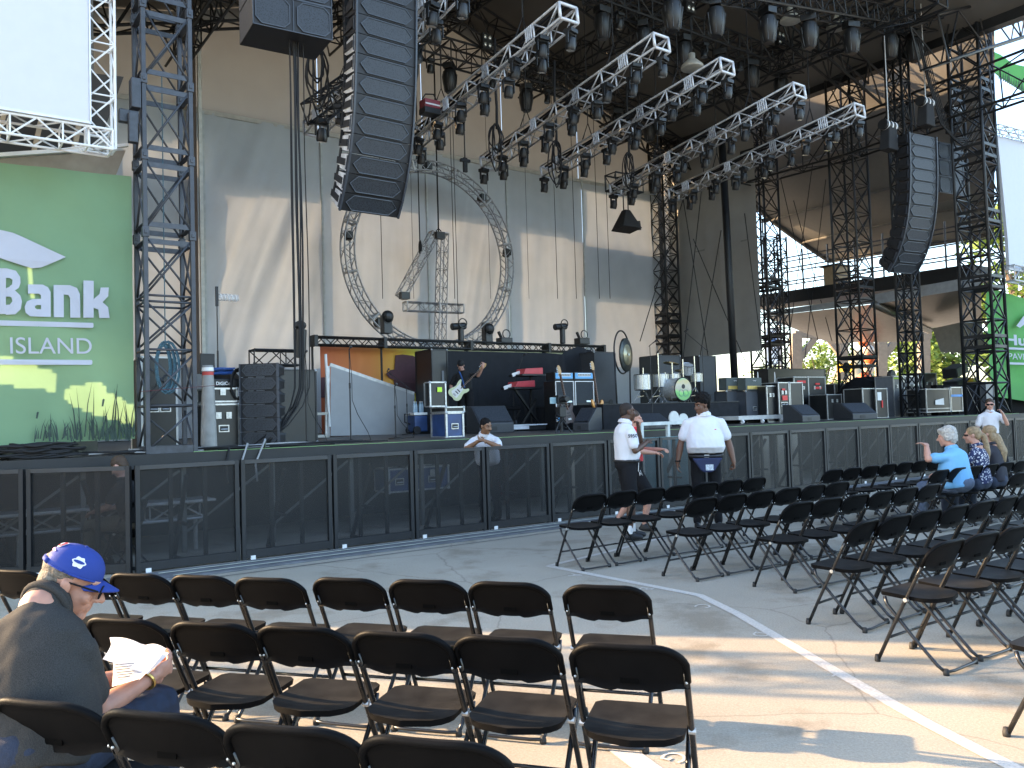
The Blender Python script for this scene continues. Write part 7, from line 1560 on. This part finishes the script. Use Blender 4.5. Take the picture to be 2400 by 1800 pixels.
m = MB(); m.path([J['head'] + M @ V((x, .10 - abs(x) * .5, .012)) for x in (-.08, -.05, -.02, .02, .05, .08)], .014, 6); m.build('sunglasses', BLK, g)
g, J, M = person('woman with long loose blond hair seated at the far right behind the ponytailed woman', seat_at(13.8), (-.55, .83), sit({}, .03), SK_L, mat('top_dark', (.03, .03, .04), .85), mat('jeans_mid', (.04, .055, .09), .85), SHO, .010, seated=True, W=.17, Dt=.11, hdir=(-.3, .9, -.1), waist=.15, arm=.85, headsc=.96); hair(g, J, M, HBL, 'long', .98)
# guard with sunglasses at the right edge
pS = on_y(2322, 1000, 18.0); pS.z = 0
gS, J, M = person('guard in white polo and black sunglasses at the right edge, one hand raised', pS, (-.35, -1), stand(dict(elR=(.26, -.02, 1.13), wrR=(.17, .14, .95), elL=(-.30, .08, 1.22), wrL=(-.2, .2, 1.45), anL=(-.3, .1, .09), knL=(-.2, .1, .5)), 1.75), SK_L, SHW, BLK, SHO, .009, False, .18, .115, .0, .62, (.15, 1, -.1), hcurl=(.5, .6), hdirs=(None, (.5, .1, .9)), waist=.15)
hair(gS, J, M, mat('hair_brown', (.05, .028, .015), .7, var=.3), 'short')
m = MB(); [m.box(J['head'] + M @ V((s * .034, .098, .012)), (.058, .014, .036), M=M) for s in (-1, 1)]; m.box(J['head'] + M @ V((0, .103, .02)), (.03, .008, .008), M=M); [m.bar(J['head'] + M @ V((s * .066, .09, .018)), J['head'] + M @ V((s * .082, 0, .01)), .006) for s in (-1, 1)]; m.build('sunglasses', BLK, gS, bevel=.003)

# ---------------------------------------------------------------- the man reading in the foreground
pm = V((-1.56, 2.73, 0)) + fL * .195 + V((-.16, .10, 0))
SHG = bpy.data.materials.new('polo_heather'); SHG.use_nodes = True
def _sg():
    nt = SHG.node_tree; b = nt.nodes['Principled BSDF']; L = nt.links; tc = nt.nodes.new('ShaderNodeTexCoord'); n = nt.nodes.new('ShaderNodeTexNoise'); n.inputs['Scale'].default_value = 420; n.inputs['Detail'].default_value = 3; L.new(tc.outputs['Object'], n.inputs['Vector'])
    n2 = nt.nodes.new('ShaderNodeTexNoise'); n2.inputs['Scale'].default_value = 18; L.new(tc.outputs['Object'], n2.inputs['Vector']); r = nt.nodes.new('ShaderNodeValToRGB'); r.color_ramp.elements[0].color = (.026, .0255, .025, 1); r.color_ramp.elements[1].color = (.056, .054, .051, 1); r.color_ramp.elements[0].position = .35; r.color_ramp.elements[1].position = .65; L.new(n.outputs['Fac'], r.inputs[0]); L.new(r.outputs[0], b.inputs['Base Color']); b.inputs['Roughness'].default_value = .92; b.inputs['Specular IOR Level'].default_value = .15; pass
    w = nt.nodes.new('ShaderNodeTexWave'); w.inputs['Scale'].default_value = 60; w.inputs['Distortion'].default_value = 1.5; L.new(tc.outputs['Object'], w.inputs['Vector']); bp = nt.nodes.new('ShaderNodeBump'); bp.inputs['Strength'].default_value = .12; bp.inputs['Distance'].default_value = .002; L.new(w.outputs['Fac'], bp.inputs['Height']); L.new(bp.outputs[0], b.inputs['Normal'])
_sg()
JEAN = mat('jeans_dark', (.014, .022, .043), .85, var=.35, scale=30, bump=.3, bscale=220)
hd_ = V((.80, .42, -.36))
face = V((.16, .98, 0)).normalized()
Jm = dict(pelvis=(-.03, -.13, .56), neck=(-.085, .04, 1.035), head=(-.04, .14, 1.105), shR=(.085, .02, .935), shL=(-.255, .02, .935), elR=(.085, .10, .645), elL=(-.31, .14, .66), wrR=(.155, .33, .70), wrL=(.06, .42, .69), hipR=(.09, -.04, .54), hipL=(-.13, -.04, .54), knR=(.14, .41, .575), knL=(-.14, .44, .55), anR=(.14, .44, .09), anL=(-.16, .46, .09))
gM, J, M = person('man in grey polo and blue cap reading papers in the nearest row', pm, face, Jm, skin('ruddy', (.42, .215, .15)), SHG, JEAN, SHO, .0058, False, .20, .14, .06, .66, (.86, .42, -.40), hdirs=((.35, .8, .25), (.8, .45, .2)), hn=((-1, .2, .2), (0, -.2, 1)), hcurl=(.75, .6), waist=.20, arm=1.02, neckr=.066, headsc=1.03, fold=.009, seated=True)
hr_ = hair(gM, J, M, mat('hair_greying', (.17, .145, .115), .8, var=.5, scale=90, bump=.9, bscale=200), 'short', 1.0, .006)
for v in hr_.data.vertices: # trim the hair above the cap band
    q = M.transposed() @ (v.co - J['head'])
    if q.y > .02: v.co = J['head'] + M @ V((q.x * .9, min(q.y, .05), q.z))
# cap: crown from gores, band opening at the back, brim
CAPB = mat('cap_blue', (.012, .038, .23), .8, var=.08, bump=.15, bscale=500); cs = 1.03
m = MB(); nu, nv = 36, 12
capM = M @ Matrix.Rotation(R(-6), 3, 'X')
def capp(t, v, g=0.0): # t angle, v 0 band .. 1 top
    ph = v * math.pi / 2; rx, ry, rz_ = .0875, .106, .092
    f = 1 + .012 * (abs(math.cos(3 * t)) - .5) * (1 - v); return J['head'] + capM @ V(((rx + g) * math.cos(ph) ** .8 * math.cos(t) * f, -.018 + (ry + g) * math.cos(ph) ** .8 * math.sin(t) * f, .045 + (rz_ + g) * math.sin(ph)))
for i in range(nu):
    for j in range(nv + 1): m.v.append(capp(2 * math.pi * i / nu, j / nv))
for i in range(nu):
    for j in range(nv):
        t = 2 * math.pi * (i + .5) / nu - 1.5 * math.pi; t = (t + math.pi) % (2 * math.pi) - math.pi
        if abs(t) < .52 and (j / nv) < .34 - .26 * (t / .52) ** 2: continue
        m.f.append((i * (nv + 1) + j, ((i + 1) % nu) * (nv + 1) + j, ((i + 1) % nu) * (nv + 1) + j + 1, i * (nv + 1) + j + 1)); m.mi.append(0)
cap = m.build('cap_crown', CAPB, None, smooth=True); cap.name = 'baseball_cap'; sd = cap.modifiers.new('s', 'SOLIDIFY'); sd.thickness = .004; sd.offset = 1
capt = thing('baseball_cap', 'royal blue baseball cap with white patches on the reading man in the foreground', 'cap', pm, math.atan2(-face.x, face.y)); cap.name = 'crown'; cap.parent = capt
m = MB(); m.path([capp(t, .0, .002) + capM @ V((0, 0, .008)) for t in [math.pi * 1.5 - .62 + k * 1.24 / 12 for k in range(13)]], .011, 6); m.build('back_strap', CAPB, capt, smooth=True)
m = MB(); m.path([capp(2 * math.pi * k / 30, .02, .003) for k in range(30) if not (1.5 * math.pi - .55 < 2 * math.pi * k / 30 < 1.5 * math.pi + .55)], .004, 5); m.build('sweat_band', CAPB, capt)
m = MB(); m.ell(capp(0, 1, .004), (.008, .008, .005), capM, 10, 6); m.build('top_button', CAPB, capt, smooth=True)
m = MB(); BR = []
for i in range(13):
    t = math.pi / 2 + (-1 + 2 * i / 12) * 1.0
    for q in range(6):
        f = q / 5; base = V((.0875 * math.cos(t), -.018 + .106 * math.sin(t), .048)); ext = f * .075 * math.cos((t - math.pi / 2) * 1.35); BR.append(J['head'] + capM @ (base + V((0, ext, -.010 * f - .022 * (math.cos(t) / .54) ** 2 * .55))))
m.add(BR, [(i * 6 + q, (i + 1) * 6 + q, (i + 1) * 6 + q + 1, i * 6 + q + 1) for i in range(12) for q in range(5)]); br = m.build('brim', CAPB, capt, smooth=True); sd = br.modifiers.new('s', 'SOLIDIFY'); sd.thickness = .005
def cap_patch(nm, t, v, w, h, mt, k=12, g=.0065, shape=None):
    m = MB(); pts = []
    for i in range(k): a = 2 * math.pi * i / k; s_ = shape(a) if shape else 1; pts.append(capp(t + w * s_ * math.cos(a), v + h * s_ * math.sin(a), g))
    m.add(pts + [capp(t, v, g + .001)], [(i, (i + 1) % k, k) for i in range(k)]); return m.build(nm, mt, capt)
PW = mat('patch_white', (.7, .7, .74), .7); PR = mat('patch_red', (.6, .04, .06), .7); tB = math.pi * 1.5
cap_patch('logo_ring', tB + .30, .56, .20, .135, PW, 20); cap_patch('logo_disc', tB + .30, .56, .16, .105, PR, 20, .0085); cap_patch('logo_letter', tB + .30, .56, .09, .055, PW, 10, .0105, lambda a: .5 if abs(a) < .9 else 1)
cap_patch('lettering_bar', tB + .32, .34, .26, .035, mat('patch_pink', (.6, .35, .55), .7), 12)
cap_patch('side_patch', 2 * math.pi + .12, .36, .24, .14, PW, 24, .0065, lambda a: 1 + .14 * math.cos(6 * a)); cap_patch('patch_band', 2 * math.pi + .12, .36, .21, .04, CAPB, 12, .0085); 
# spectacles, collar detail, bracelet, papers
m = MB(); [m.tube(J['head'] + M @ V((s * .082, .0, .018)), J['head'] + M @ V((s * .070, .105, .014)), .0035, 6) for s in (-1, 1)]; [m.ring(J['head'] + M @ V((s * .036, .112, .008)), .024, .003, 20, 5, M @ Matrix.Rotation(R(90), 3, 'X')) for s in (-1, 1)]; m.build('spectacles', BLK, gM)
m = MB(); wv = V(J['wrR']).lerp(V(J['elR']), .10); m.ring(wv, .038, .0065, 20, 6, Matrix((V((1, 0, 0)), V((0, .4, -1)).normalized(), V((0, 1, .3)).normalized())).transposed()); m.build('bracelet', mat('gold', (.5, .36, .12), .3, metal=.9), gM)
ptm = mat('paper_white', (.78, .78, .80), .7, var=.02, trans=.25)
pr_ = thing('paper_sheets', 'sheaf of white printed pages held open by the man in the blue cap', 'papers', (0, 0, 0))
def psheet(nm, L, off=0.0):
    m = MB(); n_ = 10; A, B, C_, E_ = [on_y(x, y, Y + off) for x, y, Y in L]
    for i in range(n_ + 1):
        for j in range(n_ + 1): u, v = i / n_, j / n_; p = A.lerp(B, u).lerp(E_.lerp(C_, u), v); p.z += .012 * math.sin(u * 3.1) * (1 - v); p.y += .02 * math.sin(v * 3.1); m.v.append(p)
    for i in range(n_):
        for j in range(n_): a = i * (n_ + 1) + j; m.f.append((a, a + n_ + 1, a + n_ + 2, a + 1)); m.mi.append(0)
    o = m.build(nm, ptm, pr_, smooth=True); return o
psheet('page', [(257, 1494, 3.36), (338, 1513, 3.30), (330, 1590, 3.13), (262, 1610, 3.15)]); psheet('page', [(338, 1513, 3.305), (389, 1520, 3.25), (345, 1575, 3.12), (325, 1595, 3.13)]); psheet('page', [(262, 1500, 3.40), (396, 1531, 3.30), (346, 1580, 3.16), (240, 1545, 3.20)])
m = MB(); gp = mat('print_grey', (.35, .35, .37), .8)
for k in range(7): a = on_y(272 + k * 1.5, 1556 + k * 6, 3.205 - .004 * k); b = on_y(318 - (k % 3) * 5, 1552 + k * 6, 3.19 - .004 * k); m.bar(a + V((0, -.012, 0)), b + V((0, -.012, 0)), .002, .004)
m.build('printed_lines', gp, pr_)
# clothes and bag under the chairs at the left
r = thing('draped_jacket', 'grey-blue jacket slung over the man\'s lap beside his chair at the lower left', 'jacket', pm + V((-.1, -.05, .33)), .3); m = MB(); m.ell((0, 0, 0), (.22, .12, .16)); m.ell((.12, .03, -.12), (.16, .1, .14)); m.ell((-.1, 0, -.1), (.12, .1, .18)); me = fuse(m, .012, 4, .03, (7, 7, 7)); me.materials.append(mat('jacket_greyblue', (.10, .16, .20), .85, var=.15)); mesh_obj('cloth', me, r)
r = thing('navy_bag', 'navy bag with red piping on the ground under the lower left chairs', 'bag', pm + V((.22, .1, .14)), .2); m = MB(); m.ell((0, 0, 0), (.24, .14, .15)); me = fuse(m, .012, 4, .02, (8, 8, 8)); me.materials.append(mat('navy_cloth', (.012, .02, .07), .7)); mesh_obj('shell', me, r); m = MB(); m.path([(-.2 + .04 * k, -.14, .02 + .1 * math.sin(k * .35)) for k in range(11)], .007, 6); m.build('red_piping', RED, r)
# black post and crossing guy wires in front of the grey side cloth
a, b = on_n(1722, 862, 19.0), on_n(1692, 330, 19.0)
r = thing('roof_post', 'thick black post standing in front of the grey side cloth', 'post', a); r.location.z = DECK
m = MB(); m.tube((0, 0, 0), (b.x - a.x, b.y - a.y, b.z - DECK), .13, 12); m.build('shaft', BLACK, r, smooth=True); m = MB(); m.b2((-.25, -.25, 0), (.25, .25, .03)); m.build('foot_plate', BLACK, r)
for i, (x0, y0, x1, y1) in enumerate([(1600, 460, 1662, 850), (1605, 455, 1500, 800), (1660, 300, 1600, 850), (1690, 540, 1640, 840), (1625, 560, 1748, 850), (1745, 500, 1790, 860), (1830, 420, 1925, 830), (1905, 380, 1840, 860), (1940, 380, 1885, 850), (1860, 470, 1950, 800)]):
    m = MB(); m.tube(on_n(x0, y0, 19.4), on_n(x1, y1, 19.6), .016, 5)
    tag(m.build('guy_wire', RUB), 'thin black slanting wire on the right of the stage, %s from the left' % ORD[[1, 0, 3, 4, 2, 5, 6, 8, 9, 7][i]], 'wire', 'slanting guy wires')
